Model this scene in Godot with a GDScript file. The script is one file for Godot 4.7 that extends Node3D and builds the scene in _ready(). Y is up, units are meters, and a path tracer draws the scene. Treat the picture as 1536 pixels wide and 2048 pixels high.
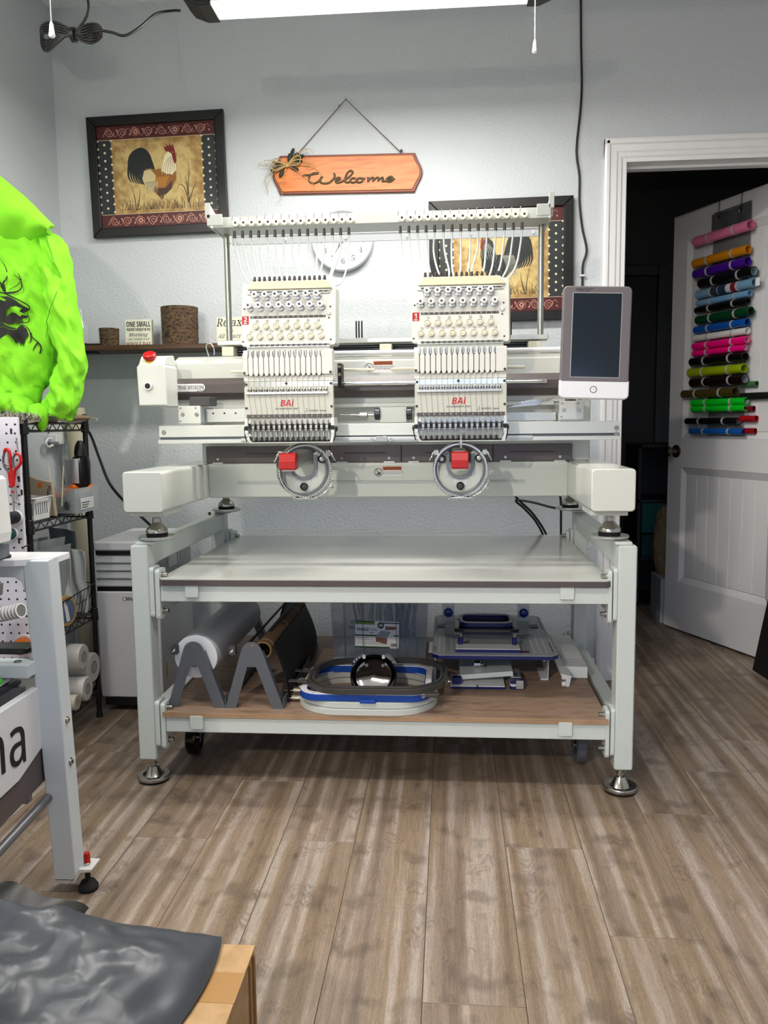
extends Node3D

# ------------------------------------------------------------------ mesh builder
class MB:
	var v := PackedVector3Array()
	var n := PackedVector3Array()
	var u := PackedVector2Array()
	var xf := Transform3D.IDENTITY

	func tri(a: Vector3, b: Vector3, c: Vector3, na: Vector3, nb: Vector3, nc: Vector3, ua := Vector2.ZERO, ub := Vector2.ZERO, uc := Vector2.ZERO) -> void:
		if (b - a).cross(c - a).dot(na + nb + nc) > 0.0:
			v.append(xf * a); v.append(xf * c); v.append(xf * b)
			n.append((xf.basis * na).normalized()); n.append((xf.basis * nc).normalized()); n.append((xf.basis * nb).normalized())
			u.append(ua); u.append(uc); u.append(ub)
		else:
			v.append(xf * a); v.append(xf * b); v.append(xf * c)
			n.append((xf.basis * na).normalized()); n.append((xf.basis * nb).normalized()); n.append((xf.basis * nc).normalized())
			u.append(ua); u.append(ub); u.append(uc)

	func quad(a: Vector3, b: Vector3, c: Vector3, d: Vector3, nn: Vector3, ua := Vector2(0, 0), ub := Vector2(1, 0), uc := Vector2(1, 1), ud := Vector2(0, 1)) -> void:
		tri(a, b, c, nn, nn, nn, ua, ub, uc)
		tri(a, c, d, nn, nn, nn, ua, uc, ud)

	func squad(a: Vector3, b: Vector3, c: Vector3, d: Vector3, na: Vector3, nb: Vector3, nc: Vector3, nd: Vector3, ua := Vector2(0, 0), ub := Vector2(1, 0), uc := Vector2(1, 1), ud := Vector2(0, 1)) -> void:
		tri(a, b, c, na, nb, nc, ua, ub, uc)
		tri(a, c, d, na, nc, nd, ua, uc, ud)

	# chamfered box between two corners
	func box(a: Vector3, b: Vector3, e := 0.0) -> MB:
		var lo := Vector3(minf(a.x, b.x), minf(a.y, b.y), minf(a.z, b.z))
		var hi := Vector3(maxf(a.x, b.x), maxf(a.y, b.y), maxf(a.z, b.z))
		var m := (lo + hi) * 0.5
		var h := (hi - lo) * 0.5
		e = minf(e, minf(h.x, minf(h.y, h.z)) * 0.95)
		var ax := [Vector3.RIGHT, Vector3.UP, Vector3.BACK]
		for i in 3:
			var j := (i + 1) % 3
			var k := (i + 2) % 3
			for s: float in [-1.0, 1.0]:
				var c: Vector3 = m + ax[i] * h[i] * s
				var p: Vector3 = ax[j] * (h[j] - e)
				var q: Vector3 = ax[k] * (h[k] - e)
				quad(c - p - q, c + p - q, c + p + q, c - p + q, ax[i] * s)
			if e > 0.0:
				for s: float in [-1.0, 1.0]:
					for t: float in [-1.0, 1.0]:
						var p1: Vector3 = m + ax[i] * h[i] * s + ax[j] * (h[j] - e) * t
						var p2: Vector3 = m + ax[i] * (h[i] - e) * s + ax[j] * h[j] * t
						var q: Vector3 = ax[k] * (h[k] - e)
						squad(p1 - q, p1 + q, p2 + q, p2 - q, ax[i] * s, ax[i] * s, ax[j] * t, ax[j] * t)
		if e > 0.0:
			for s: float in [-1.0, 1.0]:
				for t: float in [-1.0, 1.0]:
					for r: float in [-1.0, 1.0]:
						var g := Vector3(s, t, r)
						tri(m + Vector3(h.x, h.y - e, h.z - e) * g, m + Vector3(h.x - e, h.y, h.z - e) * g, m + Vector3(h.x - e, h.y - e, h.z) * g, Vector3(s, 0, 0), Vector3(0, t, 0), Vector3(0, 0, r))
		return self

	# lathe: profile of (radius, height) along axis from origin o; corners sharper than 35 degrees stay sharp
	func lathe(o: Vector3, axis: Vector3, prof: Array, seg := 20, from := 0.0, to := TAU) -> MB:
		var w := axis.normalized()
		var s := w.cross(Vector3.UP if absf(w.y) < 0.9 else Vector3.RIGHT).normalized()
		var t := w.cross(s)
		var np := prof.size()
		var fn: Array[Vector2] = []
		for i in np - 1:
			var d: Vector2 = prof[i + 1] - prof[i]
			fn.append(Vector2(d.y, -d.x).normalized() if d.length() > 1e-9 else Vector2(1, 0))
		for i in np - 1:
			var n0 := fn[i]
			var n1 := fn[i]
			if i > 0 and fn[i].dot(fn[i - 1]) > 0.8:
				n0 = (fn[i] + fn[i - 1]).normalized()
			if i < np - 2 and fn[i].dot(fn[i + 1]) > 0.8:
				n1 = (fn[i] + fn[i + 1]).normalized()
			var p0: Vector2 = prof[i]
			var p1: Vector2 = prof[i + 1]
			for k in seg:
				var a0 := from + (to - from) * k / seg
				var a1 := from + (to - from) * (k + 1) / seg
				var d0 := s * cos(a0) + t * sin(a0)
				var d1 := s * cos(a1) + t * sin(a1)
				var u0 := float(k) / seg
				var u1 := float(k + 1) / seg
				var A := o + d0 * p0.x + w * p0.y
				var B := o + d1 * p0.x + w * p0.y
				var C := o + d1 * p1.x + w * p1.y
				var D := o + d0 * p1.x + w * p1.y
				if p0.x > 1e-7:
					tri(A, B, C, d0 * n0.x + w * n0.y, d1 * n0.x + w * n0.y, d1 * n1.x + w * n1.y, Vector2(u0, p0.y), Vector2(u1, p0.y), Vector2(u1, p1.y))
				if p1.x > 1e-7:
					tri(A, C, D, d0 * n0.x + w * n0.y, d1 * n1.x + w * n1.y, d0 * n1.x + w * n1.y, Vector2(u0, p0.y), Vector2(u1, p1.y), Vector2(u0, p1.y))
		return self

	func cyl(a: Vector3, b: Vector3, r: float, seg := 16, e := 0.0, r2 := -1.0) -> MB:
		var h := (b - a).length()
		var q := r if r2 < 0.0 else r2
		if e > 0.0:
			return lathe(a, b - a, [Vector2(0, 0), Vector2(r - e, 0), Vector2(r, e), Vector2(q, h - e), Vector2(q - e, h), Vector2(0, h)], seg)
		return lathe(a, b - a, [Vector2(0, 0), Vector2(r, 0), Vector2(q, h), Vector2(0, h)], seg)

	# hollow tube
	func pipe(a: Vector3, b: Vector3, r: float, ri: float, seg := 20) -> MB:
		var h := (b - a).length()
		return lathe(a, b - a, [Vector2(ri, 0), Vector2(r, 0), Vector2(r, h), Vector2(ri, h), Vector2(ri, 0)], seg)

	func ball(c: Vector3, r: Vector3, seg := 16, rings := 10) -> MB:
		for i in rings:
			var p0 := PI * i / rings - PI / 2
			var p1 := PI * (i + 1) / rings - PI / 2
			for k in seg:
				var a0 := TAU * k / seg
				var a1 := TAU * (k + 1) / seg
				var q := [Vector3(cos(a0) * cos(p0), sin(p0), sin(a0) * cos(p0)), Vector3(cos(a1) * cos(p0), sin(p0), sin(a1) * cos(p0)), Vector3(cos(a1) * cos(p1), sin(p1), sin(a1) * cos(p1)), Vector3(cos(a0) * cos(p1), sin(p1), sin(a0) * cos(p1))]
				var nn := []
				for z in q:
					nn.append((z / r).normalized())
				if i > 0:
					tri(c + q[0] * r, c + q[1] * r, c + q[2] * r, nn[0], nn[1], nn[2])
				if i < rings - 1:
					tri(c + q[0] * r, c + q[2] * r, c + q[3] * r, nn[0], nn[2], nn[3])
		return self

	# round tube along a list of points
	func tube(pts: Array, r: float, seg := 8, closed := false, r2 := -1.0, flat := 1.0) -> MB:
		var m := pts.size()
		var rg := []
		var side := Vector3.ZERO
		for i in m:
			var d: Vector3
			if closed:
				d = pts[(i + 1) % m] - pts[(i + m - 1) % m]
			else:
				d = pts[mini(i + 1, m - 1)] - pts[maxi(i - 1, 0)]
			d = d.normalized()
			if side == Vector3.ZERO:
				side = d.cross(Vector3.UP if absf(d.y) < 0.9 else Vector3.RIGHT).normalized()
			side = (side - d * side.dot(d)).normalized()
			var up := d.cross(side)
			var rr := r if r2 < 0.0 else lerpf(r, r2, float(i) / maxi(m - 1, 1))
			var ring := []
			for k in seg:
				var a := TAU * k / seg
				var dir := side * cos(a) + up * sin(a) * flat
				ring.append([pts[i] + dir * rr, (side * cos(a) + up * sin(a)).normalized()])
			rg.append(ring)
		var last := m if closed else m - 1
		for i in last:
			var A: Array = rg[i]
			var B: Array = rg[(i + 1) % m]
			var shift := 0
			if closed and i == m - 1:
				var best := 1e9
				for q in seg:
					var dd: float = (A[0][0] - B[q][0]).length()
					if dd < best:
						best = dd; shift = q
			for k in seg:
				var k1 := (k + 1) % seg
				var b0: Array = B[(k + shift) % seg]
				var b1: Array = B[(k1 + shift) % seg]
				squad(A[k][0], A[k1][0], b1[0], b0[0], A[k][1], A[k1][1], b1[1], b0[1])
		if not closed:
			for e in [0, m - 1]:
				var nn: Vector3 = (pts[0] - pts[1]).normalized() if e == 0 else (pts[m - 1] - pts[m - 2]).normalized()
				for k in range(1, seg - 1):
					tri(rg[e][0][0], rg[e][k][0], rg[e][k + 1][0], nn, nn, nn)
		return self

	# extrude polygon pts (in plane spanned by ex, ey from o) by depth d along ex x ey, chamfer e on both faces
	func prism(pts: Array, o: Vector3, ex: Vector3, ey: Vector3, d: float, e := 0.0, smooth := false) -> MB:
		var poly := PackedVector2Array(pts)
		if Geometry2D.is_polygon_clockwise(poly):
			poly.reverse()
		var m := poly.size()
		var w := ex.cross(ey).normalized()
		var sg := signf(d)
		var ins := PackedVector2Array()
		var en: Array[Vector2] = []
		for i in m:
			var t := (poly[(i + 1) % m] - poly[i]).normalized()
			en.append(Vector2(t.y, -t.x))
		for i in m:
			var bis := (en[i] + en[(i + m - 1) % m])
			bis = bis / maxf(bis.length_squared() * 0.5, 0.2)
			ins.append(poly[i] - bis * e)
		var idx := Geometry2D.triangulate_polygon(ins)
		for face in 2:
			var off := w * (d if face == 1 else 0.0)
			var nn := w * (sg if face == 1 else -sg)
			for i in range(0, idx.size(), 3):
				var A := ins[idx[i]]
				var B := ins[idx[i + 1]]
				var C := ins[idx[i + 2]]
				tri(o + ex * A.x + ey * A.y + off, o + ex * B.x + ey * B.y + off, o + ex * C.x + ey * C.y + off, nn, nn, nn, A, B, C)
		for i in m:
			var j := (i + 1) % m
			var e2 := ex * en[i].x + ey * en[i].y
			var ni := e2
			var nj := e2
			if smooth:
				var pr := en[(i + m - 1) % m]
				var nx := en[j]
				if pr.dot(en[i]) > 0.7:
					ni = (ex * (pr.x + en[i].x) + ey * (pr.y + en[i].y)).normalized()
				if nx.dot(en[i]) > 0.7:
					nj = (ex * (nx.x + en[i].x) + ey * (nx.y + en[i].y)).normalized()
			var a0 := o + ex * poly[i].x + ey * poly[i].y
			var b0 := o + ex * poly[j].x + ey * poly[j].y
			var z0 := w * e * sg
			var z1 := w * (d - e * sg)
			squad(a0 + z0, b0 + z0, b0 + z1, a0 + z1, ni, nj, nj, ni)
			if e > 0.0:
				var c0 := o + ex * ins[i].x + ey * ins[i].y
				var c1 := o + ex * ins[j].x + ey * ins[j].y
				squad(a0 + z0, b0 + z0, c1, c0, ni, nj, -w * sg, -w * sg)
				squad(a0 + z1, b0 + z1, c1 + w * d, c0 + w * d, ni, nj, w * sg, w * sg)
		return self

	# profile of (z, y) points extruded along x from x0 to x1
	func ext(pts: Array, x0: float, x1: float, e := 0.0, smooth := false) -> MB:
		return prism(pts, Vector3(x0, 0, 0), Vector3(0, 0, 1), Vector3(0, 1, 0), x0 - x1, e, smooth)

	# parametric sheet f(i/nu, j/nv) with smooth normals; thick > 0 gives it a back and rims
	func sheet(f: Callable, nu: int, nv: int, thick := 0.0, wrap_u := false) -> MB:
		var P := []
		for j in nv + 1:
			for i in nu + 1:
				P.append(f.call(float(i) / nu, float(j) / nv))
		var N := []
		var W := nu + 1
		for j in nv + 1:
			for i in nu + 1:
				var l: Vector3 = P[j * W + (i - 1 if i > 0 else (nu - 1 if wrap_u else 0))]
				var r: Vector3 = P[j * W + (i + 1 if i < nu else (1 if wrap_u else nu))]
				var dn: Vector3 = P[maxi(j - 1, 0) * W + i]
				var up: Vector3 = P[mini(j + 1, nv) * W + i]
				var g := (r - l).cross(up - dn)
				N.append(g.normalized() if g.length() > 1e-12 else Vector3.UP)
		for j in nv:
			for i in nu:
				var a := j * W + i
				var q := [a, a + 1, a + W + 1, a + W]
				var uv := [Vector2(float(i) / nu, float(j) / nv), Vector2(float(i + 1) / nu, float(j) / nv), Vector2(float(i + 1) / nu, float(j + 1) / nv), Vector2(float(i) / nu, float(j + 1) / nv)]
				squad(P[q[0]], P[q[1]], P[q[2]], P[q[3]], N[q[0]], N[q[1]], N[q[2]], N[q[3]], uv[0], uv[1], uv[2], uv[3])
				if thick > 0.0:
					squad(P[q[0]] - N[q[0]] * thick, P[q[1]] - N[q[1]] * thick, P[q[2]] - N[q[2]] * thick, P[q[3]] - N[q[3]] * thick, -N[q[0]], -N[q[1]], -N[q[2]], -N[q[3]], uv[0], uv[1], uv[2], uv[3])
		if thick > 0.0:
			var rim := []
			for i in nu:
				rim.append([i, i + 1, Vector2(0, -1)]); rim.append([nv * W + i, nv * W + i + 1, Vector2(0, 1)])
			if not wrap_u:
				for j in nv:
					rim.append([j * W, (j + 1) * W, Vector2(-1, 0)]); rim.append([j * W + nu, (j + 1) * W + nu, Vector2(1, 0)])
			for e in rim:
				var a: int = e[0]
				var b: int = e[1]
				var nn: Vector3 = (P[b] - P[a]).cross(N[a]).normalized()
				var c: Vector3 = P[clampi(a / W - int(e[2].y), 0, nv) * W + clampi(a % W - int(e[2].x), 0, nu)]
				if nn.dot(P[a] - c) < 0:
					nn = -nn
				squad(P[a], P[b], P[b] - N[b] * thick, P[a] - N[a] * thick, nn, nn, nn, nn)
		return self

	func mesh(origin := Vector3.ZERO) -> ArrayMesh:
		var m := ArrayMesh.new()
		if v.is_empty():
			return m
		var vv := v
		if origin != Vector3.ZERO:
			vv = PackedVector3Array()
			vv.resize(v.size())
			for i in v.size():
				vv[i] = v[i] - origin
		var arr := []
		arr.resize(Mesh.ARRAY_MAX)
		arr[Mesh.ARRAY_VERTEX] = vv
		arr[Mesh.ARRAY_NORMAL] = n
		arr[Mesh.ARRAY_TEX_UV] = u
		m.add_surface_from_arrays(Mesh.PRIMITIVE_TRIANGLES, arr)
		return m

# ------------------------------------------------------------------ node helpers
var org := {}
var taken := {}

func V(x: float, y: float, z: float) -> Vector3:
	return Vector3(x, y, z)

func mb() -> MB:
	return MB.new()

func numbered(called: String) -> String:
	if not taken.has(called):
		taken[called] = 0
		return called
	taken[called] += 1
	return "%s_%03d" % [called, taken[called]]

func tag(o: Node3D, label: String, category: String, group := "", kind := "") -> Node3D:
	if label: o.set_meta("label", label)
	if category: o.set_meta("category", category)
	if group: o.set_meta("group", group)
	if kind: o.set_meta("kind", kind)
	return o

func thing(called: String, label: String, category: String, at: Vector3, group := "", kind := "") -> Node3D:
	var o := Node3D.new()
	o.name = numbered(called)
	o.position = at
	add_child(o)
	org[o] = at
	return tag(o, label, category, group, kind)

# commits world-space geometry as one named mesh below parent (or at top level)
func obj(called: String, b: MB, m: Material, parent: Node3D = null, label := "") -> MeshInstance3D:
	var o := MeshInstance3D.new()
	if parent:
		o.mesh = b.mesh(org[parent])
		org[o] = org[parent]
		o.name = called
		parent.add_child(o, true)
		if label: o.set_meta("label", label)
	else:
		var lo := b.v[0]
		var hi := b.v[0]
		for p in b.v:
			lo = lo.min(p); hi = hi.max(p)
		var at := V((lo.x + hi.x) / 2, lo.y, (lo.z + hi.z) / 2)
		o.mesh = b.mesh(at)
		o.position = at
		org[o] = at
		o.name = numbered(called)
		add_child(o)
	o.material_override = m
	o.cast_shadow = GeometryInstance3D.SHADOW_CASTING_SETTING_ON
	return o

# a shared mesh (built about its own origin) placed at a world point
func inst(called: String, mesh: Mesh, m: Material, parent: Node3D, at: Vector3, basis := Basis.IDENTITY, label := "") -> MeshInstance3D:
	var o := MeshInstance3D.new()
	o.mesh = mesh
	o.material_override = m
	if parent:
		o.name = called
		o.transform = Transform3D(basis, at - org[parent])
		parent.add_child(o, true)
		org[o] = at
		if label: o.set_meta("label", label)
	else:
		o.name = numbered(called)
		o.transform = Transform3D(basis, at)
		add_child(o)
		org[o] = at
	return o

func single(called: String, b: MB, m: Material, label: String, category: String, group := "") -> MeshInstance3D:
	var o := obj(called, b, m)
	tag(o, label, category, group)
	return o

func struct(called: String, b: MB, m: Material, parent: Node3D = null) -> MeshInstance3D:
	var o := obj(called, b, m, parent)
	if parent == null: o.set_meta("kind", "structure")
	return o

func curve(pts: Array, n := 8) -> Array:
	# Catmull-Rom through pts
	var out := []
	for i in pts.size() - 1:
		var p0 = pts[maxi(i - 1, 0)]
		var p1 = pts[i]
		var p2 = pts[i + 1]
		var p3 = pts[mini(i + 2, pts.size() - 1)]
		for k in n:
			var t := float(k) / n
			out.append(p1.cubic_interpolate(p2, p0, p3, t))
	out.append(pts[-1])
	return out

func rrect(x0: float, y0: float, x1: float, y1: float, r: float, k := 5) -> Array:
	var out := []
	var cs := [[x1 - r, y1 - r, 0.0], [x0 + r, y1 - r, PI / 2], [x0 + r, y0 + r, PI], [x1 - r, y0 + r, PI * 1.5]]
	for c in cs:
		for i in k + 1:
			var a: float = c[2] + PI / 2 * i / k
			out.append(Vector2(c[0] + cos(a) * r, c[1] + sin(a) * r))
	return out

func text_mesh(s: String, size: float, depth := 0.0006, font := "Droid Sans", bold := false, italic := false) -> TextMesh:
	var t := TextMesh.new()
	var f := SystemFont.new()
	f.font_names = PackedStringArray([font])
	if bold: f.font_weight = 700
	t.font = f
	t.text = s
	t.font_size = 64
	t.pixel_size = size / 64.0
	t.depth = depth
	t.curve_step = 2.0
	return t

func text(called: String, s: String, size: float, at: Vector3, m: Material, parent: Node3D, basis := Basis.IDENTITY, bold := false, font := "Droid Sans", depth := 0.0006) -> MeshInstance3D:
	var o := MeshInstance3D.new()
	o.mesh = text_mesh(s, size, depth, font, bold)
	o.material_override = m
	o.name = called
	o.transform = Transform3D(basis, at - org[parent])
	parent.add_child(o, true)
	org[o] = at
	return o

# ------------------------------------------------------------------ materials
func mat(c: Color, rough := 0.5, metal := 0.0) -> StandardMaterial3D:
	var m := StandardMaterial3D.new()
	m.albedo_color = c
	m.roughness = rough
	m.metallic = metal
	return m

func hexm(h: String, rough := 0.5, metal := 0.0) -> StandardMaterial3D:
	return mat(Color(h), rough, metal)

func noise_image(w: int, h: int, freq: float, octaves: int, sd: int, seamless := true) -> Image:
	var f := FastNoiseLite.new()
	f.seed = sd
	f.frequency = freq
	f.fractal_octaves = octaves
	f.noise_type = FastNoiseLite.TYPE_SIMPLEX_SMOOTH
	var im := f.get_seamless_image(w, h) if seamless else f.get_image(w, h)
	im.convert(Image.FORMAT_L8)
	return im

func bump_tex(size: int, freq: float, octaves: int, sd: int, strength: float) -> ImageTexture:
	var im := noise_image(size, size, freq, octaves, sd)
	im.convert(Image.FORMAT_RGBA8)
	im.bump_map_to_normal_map(strength)
	return ImageTexture.create_from_image(im)

func bumpy(m: StandardMaterial3D, tex: Texture2D, per_m: float, k := 1.0) -> StandardMaterial3D:
	m.normal_enabled = true
	m.normal_texture = tex
	m.normal_scale = k
	m.uv1_triplanar = true
	m.uv1_world_triplanar = true
	m.uv1_scale = Vector3.ONE * per_m
	return m

# colour ramp over noise, triplanar
func mottled(cols: Array, size: int, freq: float, octaves: int, sd: int, per_m: Vector3, rough := 0.6, world := true) -> StandardMaterial3D:
	var im := noise_image(size, size, freq, octaves, sd)
	var src := im.get_data()
	var dst := PackedByteArray()
	dst.resize(src.size() * 3)
	var lut := PackedByteArray()
	for i in 256:
		var t := i / 255.0 * (cols.size() - 1)
		var k := mini(int(t), cols.size() - 2)
		var c: Color = Color(cols[k]).lerp(Color(cols[k + 1]), t - k)
		lut.append(int(c.r * 255)); lut.append(int(c.g * 255)); lut.append(int(c.b * 255))
	for i in src.size():
		var b := src[i] * 3
		dst[i * 3] = lut[b]; dst[i * 3 + 1] = lut[b + 1]; dst[i * 3 + 2] = lut[b + 2]
	var m := StandardMaterial3D.new()
	m.albedo_texture = ImageTexture.create_from_image(Image.create_from_data(size, size, false, Image.FORMAT_RGB8, dst))
	m.roughness = rough
	m.uv1_triplanar = true
	m.uv1_world_triplanar = world
	m.uv1_scale = per_m
	return m

func glass(c: Color, alpha: float, rough := 0.05) -> StandardMaterial3D:
	var m := StandardMaterial3D.new()
	m.transparency = BaseMaterial3D.TRANSPARENCY_ALPHA
	m.albedo_color = Color(c.r, c.g, c.b, alpha)
	m.roughness = rough
	m.cull_mode = BaseMaterial3D.CULL_DISABLED
	return m

# ------------------------------------------------------------------ flat print (painted into images)
func fill_poly(im: Image, pts: Array, c: Color) -> void:
	var h := im.get_height()
	var y0 := h
	var y1 := 0
	for p in pts:
		y0 = mini(y0, int(floor(p.y))); y1 = maxi(y1, int(ceil(p.y)))
	for y in range(maxi(y0, 0), mini(y1, h)):
		var xs := []
		var yy := y + 0.5
		for i in pts.size():
			var a: Vector2 = pts[i]
			var b: Vector2 = pts[(i + 1) % pts.size()]
			if (a.y <= yy) != (b.y <= yy):
				xs.append(a.x + (yy - a.y) / (b.y - a.y) * (b.x - a.x))
		xs.sort()
		for i in range(0, xs.size() - 1, 2):
			var l := int(round(xs[i]))
			var r := int(round(xs[i + 1]))
			if r > l:
				im.fill_rect(Rect2i(l, y, r - l, 1), c)

func dot(im: Image, p: Vector2, r: float, c: Color) -> void:
	for y in range(int(p.y - r), int(p.y + r) + 1):
		var d := r * r - (y + 0.5 - p.y) * (y + 0.5 - p.y)
		if d > 0:
			var w := sqrt(d)
			im.fill_rect(Rect2i(int(round(p.x - w)), y, maxi(1, int(round(2 * w))), 1), c)

func stroke(im: Image, pts: Array, w0: float, w1: float, c: Color) -> void:
	var q := curve(pts, 10)
	for i in q.size() - 1:
		var a: Vector2 = q[i]
		var b: Vector2 = q[i + 1]
		var steps := maxi(1, int((b - a).length() / 1.0))
		for k in steps:
			var t := (i + float(k) / steps) / (q.size() - 1)
			dot(im, a.lerp(b, float(k) / steps), maxf(0.6, lerpf(w0, w1, t) * 0.5), c)
# ------------------------------------------------------------------ shared materials
var M := {}
const WZ := -3.33      # face of the back wall
const LX := -1.575     # face of the left wall
const CY := 2.70       # ceiling

func _ready() -> void:
	set_camera()
	set_light()
	make_materials()
	build_room()
	build_floor()
	build_door()
	build_hall()
	build_table()
	build_machine()
	build_cap_frames()
	build_under_table()
	build_wall_things()
	build_shelf_things()
	build_door_rolls()
	build_rack()
	build_rack_things()
	build_hoodie()
	build_left_stand()
	build_foreground()
	build_cables()

func set_camera() -> void:
	var cam := Camera3D.new()
	cam.name = "camera"
	cam.position = Vector3(0, 1.063, 0)
	cam.rotation = Vector3(deg_to_rad(-6.31), deg_to_rad(4.62), deg_to_rad(-0.65))
	cam.fov = rad_to_deg(2.0 * atan(1024.0 / 1640.0))
	cam.near = 0.05
	cam.far = 60.0
	add_child(cam)
	cam.current = true

func set_light() -> void:
	var we := WorldEnvironment.new()
	we.name = "environment"
	var e := Environment.new()
	var sky := Sky.new()
	var ps := ProceduralSkyMaterial.new()
	ps.sky_top_color = Color(0.52, 0.64, 0.86)
	ps.sky_horizon_color = Color(0.72, 0.80, 0.92)
	ps.ground_bottom_color = Color(0.35, 0.36, 0.38)
	ps.ground_horizon_color = Color(0.60, 0.64, 0.70)
	ps.sky_energy_multiplier = 1.0
	sky.sky_material = ps
	e.background_mode = Environment.BG_SKY
	e.sky = sky
	e.background_energy_multiplier = 3.2
	e.ambient_light_source = Environment.AMBIENT_SOURCE_SKY
	e.tonemap_mode = Environment.TONE_MAPPER_LINEAR
	e.tonemap_exposure = 0.98
	e.sdfgi_enabled = true
	e.ssao_enabled = true
	e.ssil_enabled = true
	we.environment = e
	add_child(we)
	# the shop lights' tubes (their housings are built in build_room)
	lamp_light("shop_lamp", V(-0.232, 2.282, -2.55), 0.925, 0.09, false, 2.9)
	lamp_light("shop_lamp", V(-1.27, 2.30, -1.45), 0.98, 0.09, true, 1.6)
	lamp_light("shop_lamp", V(0.0, 2.32, -1.30), 1.1, 0.10, false, 1.9)

	var bulb := OmniLight3D.new()
	bulb.name = "pendant_lamp_glow"
	bulb.position = V(-1.0, 2.06, 0.9)
	bulb.light_energy = 4.2
	bulb.light_color = Color(1.0, 0.96, 0.90)
	bulb.light_size = 0.05
	bulb.omni_range = 9.0
	bulb.omni_attenuation = 2.0
	bulb.shadow_enabled = true
	add_child(bulb)

func lamp_light(called: String, at: Vector3, length: float, width: float, along_z: bool, energy: float) -> void:
	var l := AreaLight3D.new()
	l.name = called + "_glow"
	l.area_size = Vector2(width, length) if along_z else Vector2(length, width)
	l.light_energy = energy
	l.light_color = Color(1.0, 0.985, 0.95)
	l.area_range = 8.0
	l.area_attenuation = 2.0
	l.shadow_enabled = true
	l.rotation = Vector3(-PI / 2, 0, 0)
	l.position = at - V(0, 0.004, 0)
	add_child(l, true)

func make_materials() -> void:
	M.frame = mat(Color(0.80, 0.83, 0.82), 0.38)            # powder coated table frame
	M.cream = mat(Color(0.835, 0.845, 0.82), 0.28)            # machine enamel
	M.cream.clearcoat_enabled = true
	M.cream.clearcoat = 0.4
	M.cream.clearcoat_roughness = 0.12
	M.plate = mat(Color(0.88, 0.88, 0.855), 0.35)
	M.beige = mat(Color(0.87, 0.84, 0.71), 0.45)
	M.rack = mat(Color(0.70, 0.715, 0.70), 0.4)
	M.rack_rear = mat(Color(0.62, 0.635, 0.65), 0.4, 0.4)
	M.ivory = mat(Color(0.88, 0.865, 0.79), 0.4)
	M.white = mat(Color(0.88, 0.88, 0.88), 0.35)
	M.gloss_white = mat(Color(0.90, 0.90, 0.92), 0.2)
	M.taupe = mat(Color(0.335, 0.30, 0.30), 0.32)
	M.taupe_dark = mat(Color(0.22, 0.195, 0.19), 0.4)
	M.alu = mat(Color(0.78, 0.79, 0.78), 0.36, 0.75)
	M.alu_white = mat(Color(0.85, 0.86, 0.84), 0.34, 0.35)
	M.steel = mat(Color(0.72, 0.71, 0.68), 0.22, 1.0)
	M.chrome = mat(Color(0.86, 0.86, 0.86), 0.08, 1.0)
	M.black = mat(Color(0.035, 0.035, 0.037), 0.5)
	M.rubber = mat(Color(0.03, 0.03, 0.03), 0.75)
	M.blackgloss = mat(Color(0.03, 0.03, 0.033), 0.18)
	M.grey_metal = mat(Color(0.38, 0.40, 0.43), 0.42, 0.3)
	M.red = mat(Color(0.70, 0.05, 0.06), 0.3)
	M.ink = mat(Color(0.05, 0.05, 0.055), 0.6)
	M.darkgrey = mat(Color(0.25, 0.25, 0.26), 0.5)
	M.print_white = mat(Color(0.92, 0.92, 0.92), 0.6)
	M.yellow = mat(Color(0.85, 0.65, 0.08), 0.4)
	M.orange = mat(Color(0.85, 0.42, 0.12), 0.5)
	M.clear_tube = glass(Color(0.82, 0.85, 0.84), 0.78, 0.14)
	M.wall = bumpy(mat(Color(0.77, 0.79, 0.81), 0.55), bump_tex(512, 0.045, 2, 11, 5.0), 3.0, 0.32)
	M.ceiling = bumpy(mat(Color(0.88, 0.89, 0.90), 0.8), bump_tex(256, 0.05, 2, 12, 5.0), 1.6, 0.6)
	M.trim = mat(Color(0.90, 0.90, 0.91), 0.3)
	M.door = mat(Color(0.84, 0.84, 0.85), 0.42)
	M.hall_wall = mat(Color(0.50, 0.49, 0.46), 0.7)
	M.bed = mat(Color(0.80, 0.82, 0.79), 0.3)
	M.cover = mat(Color(0.80, 0.80, 0.76), 0.3)
	M.logo_red = mat(Color(0.75, 0.06, 0.10), 0.4)
	M.top = mat(Color(0.80, 0.805, 0.79), 0.10)
	M.plywood = mottled(["77614f", "977c68", "a08674", "87705e"], 256, 0.02, 3, 21, Vector3(1.2, 3.0, 6.0), 0.55)
	M.ply_edge = mat(Color(0.72, 0.58, 0.42), 0.7)
	M.grey_wheel = mat(Color(0.35, 0.36, 0.38), 0.5)
	M.diffuser = mat(Color(1, 1, 1), 0.5)
	M.diffuser.emission_enabled = true
	M.diffuser.emission = Color(1.0, 0.99, 0.96)
	M.diffuser.emission_energy_multiplier = 1.6

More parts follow.
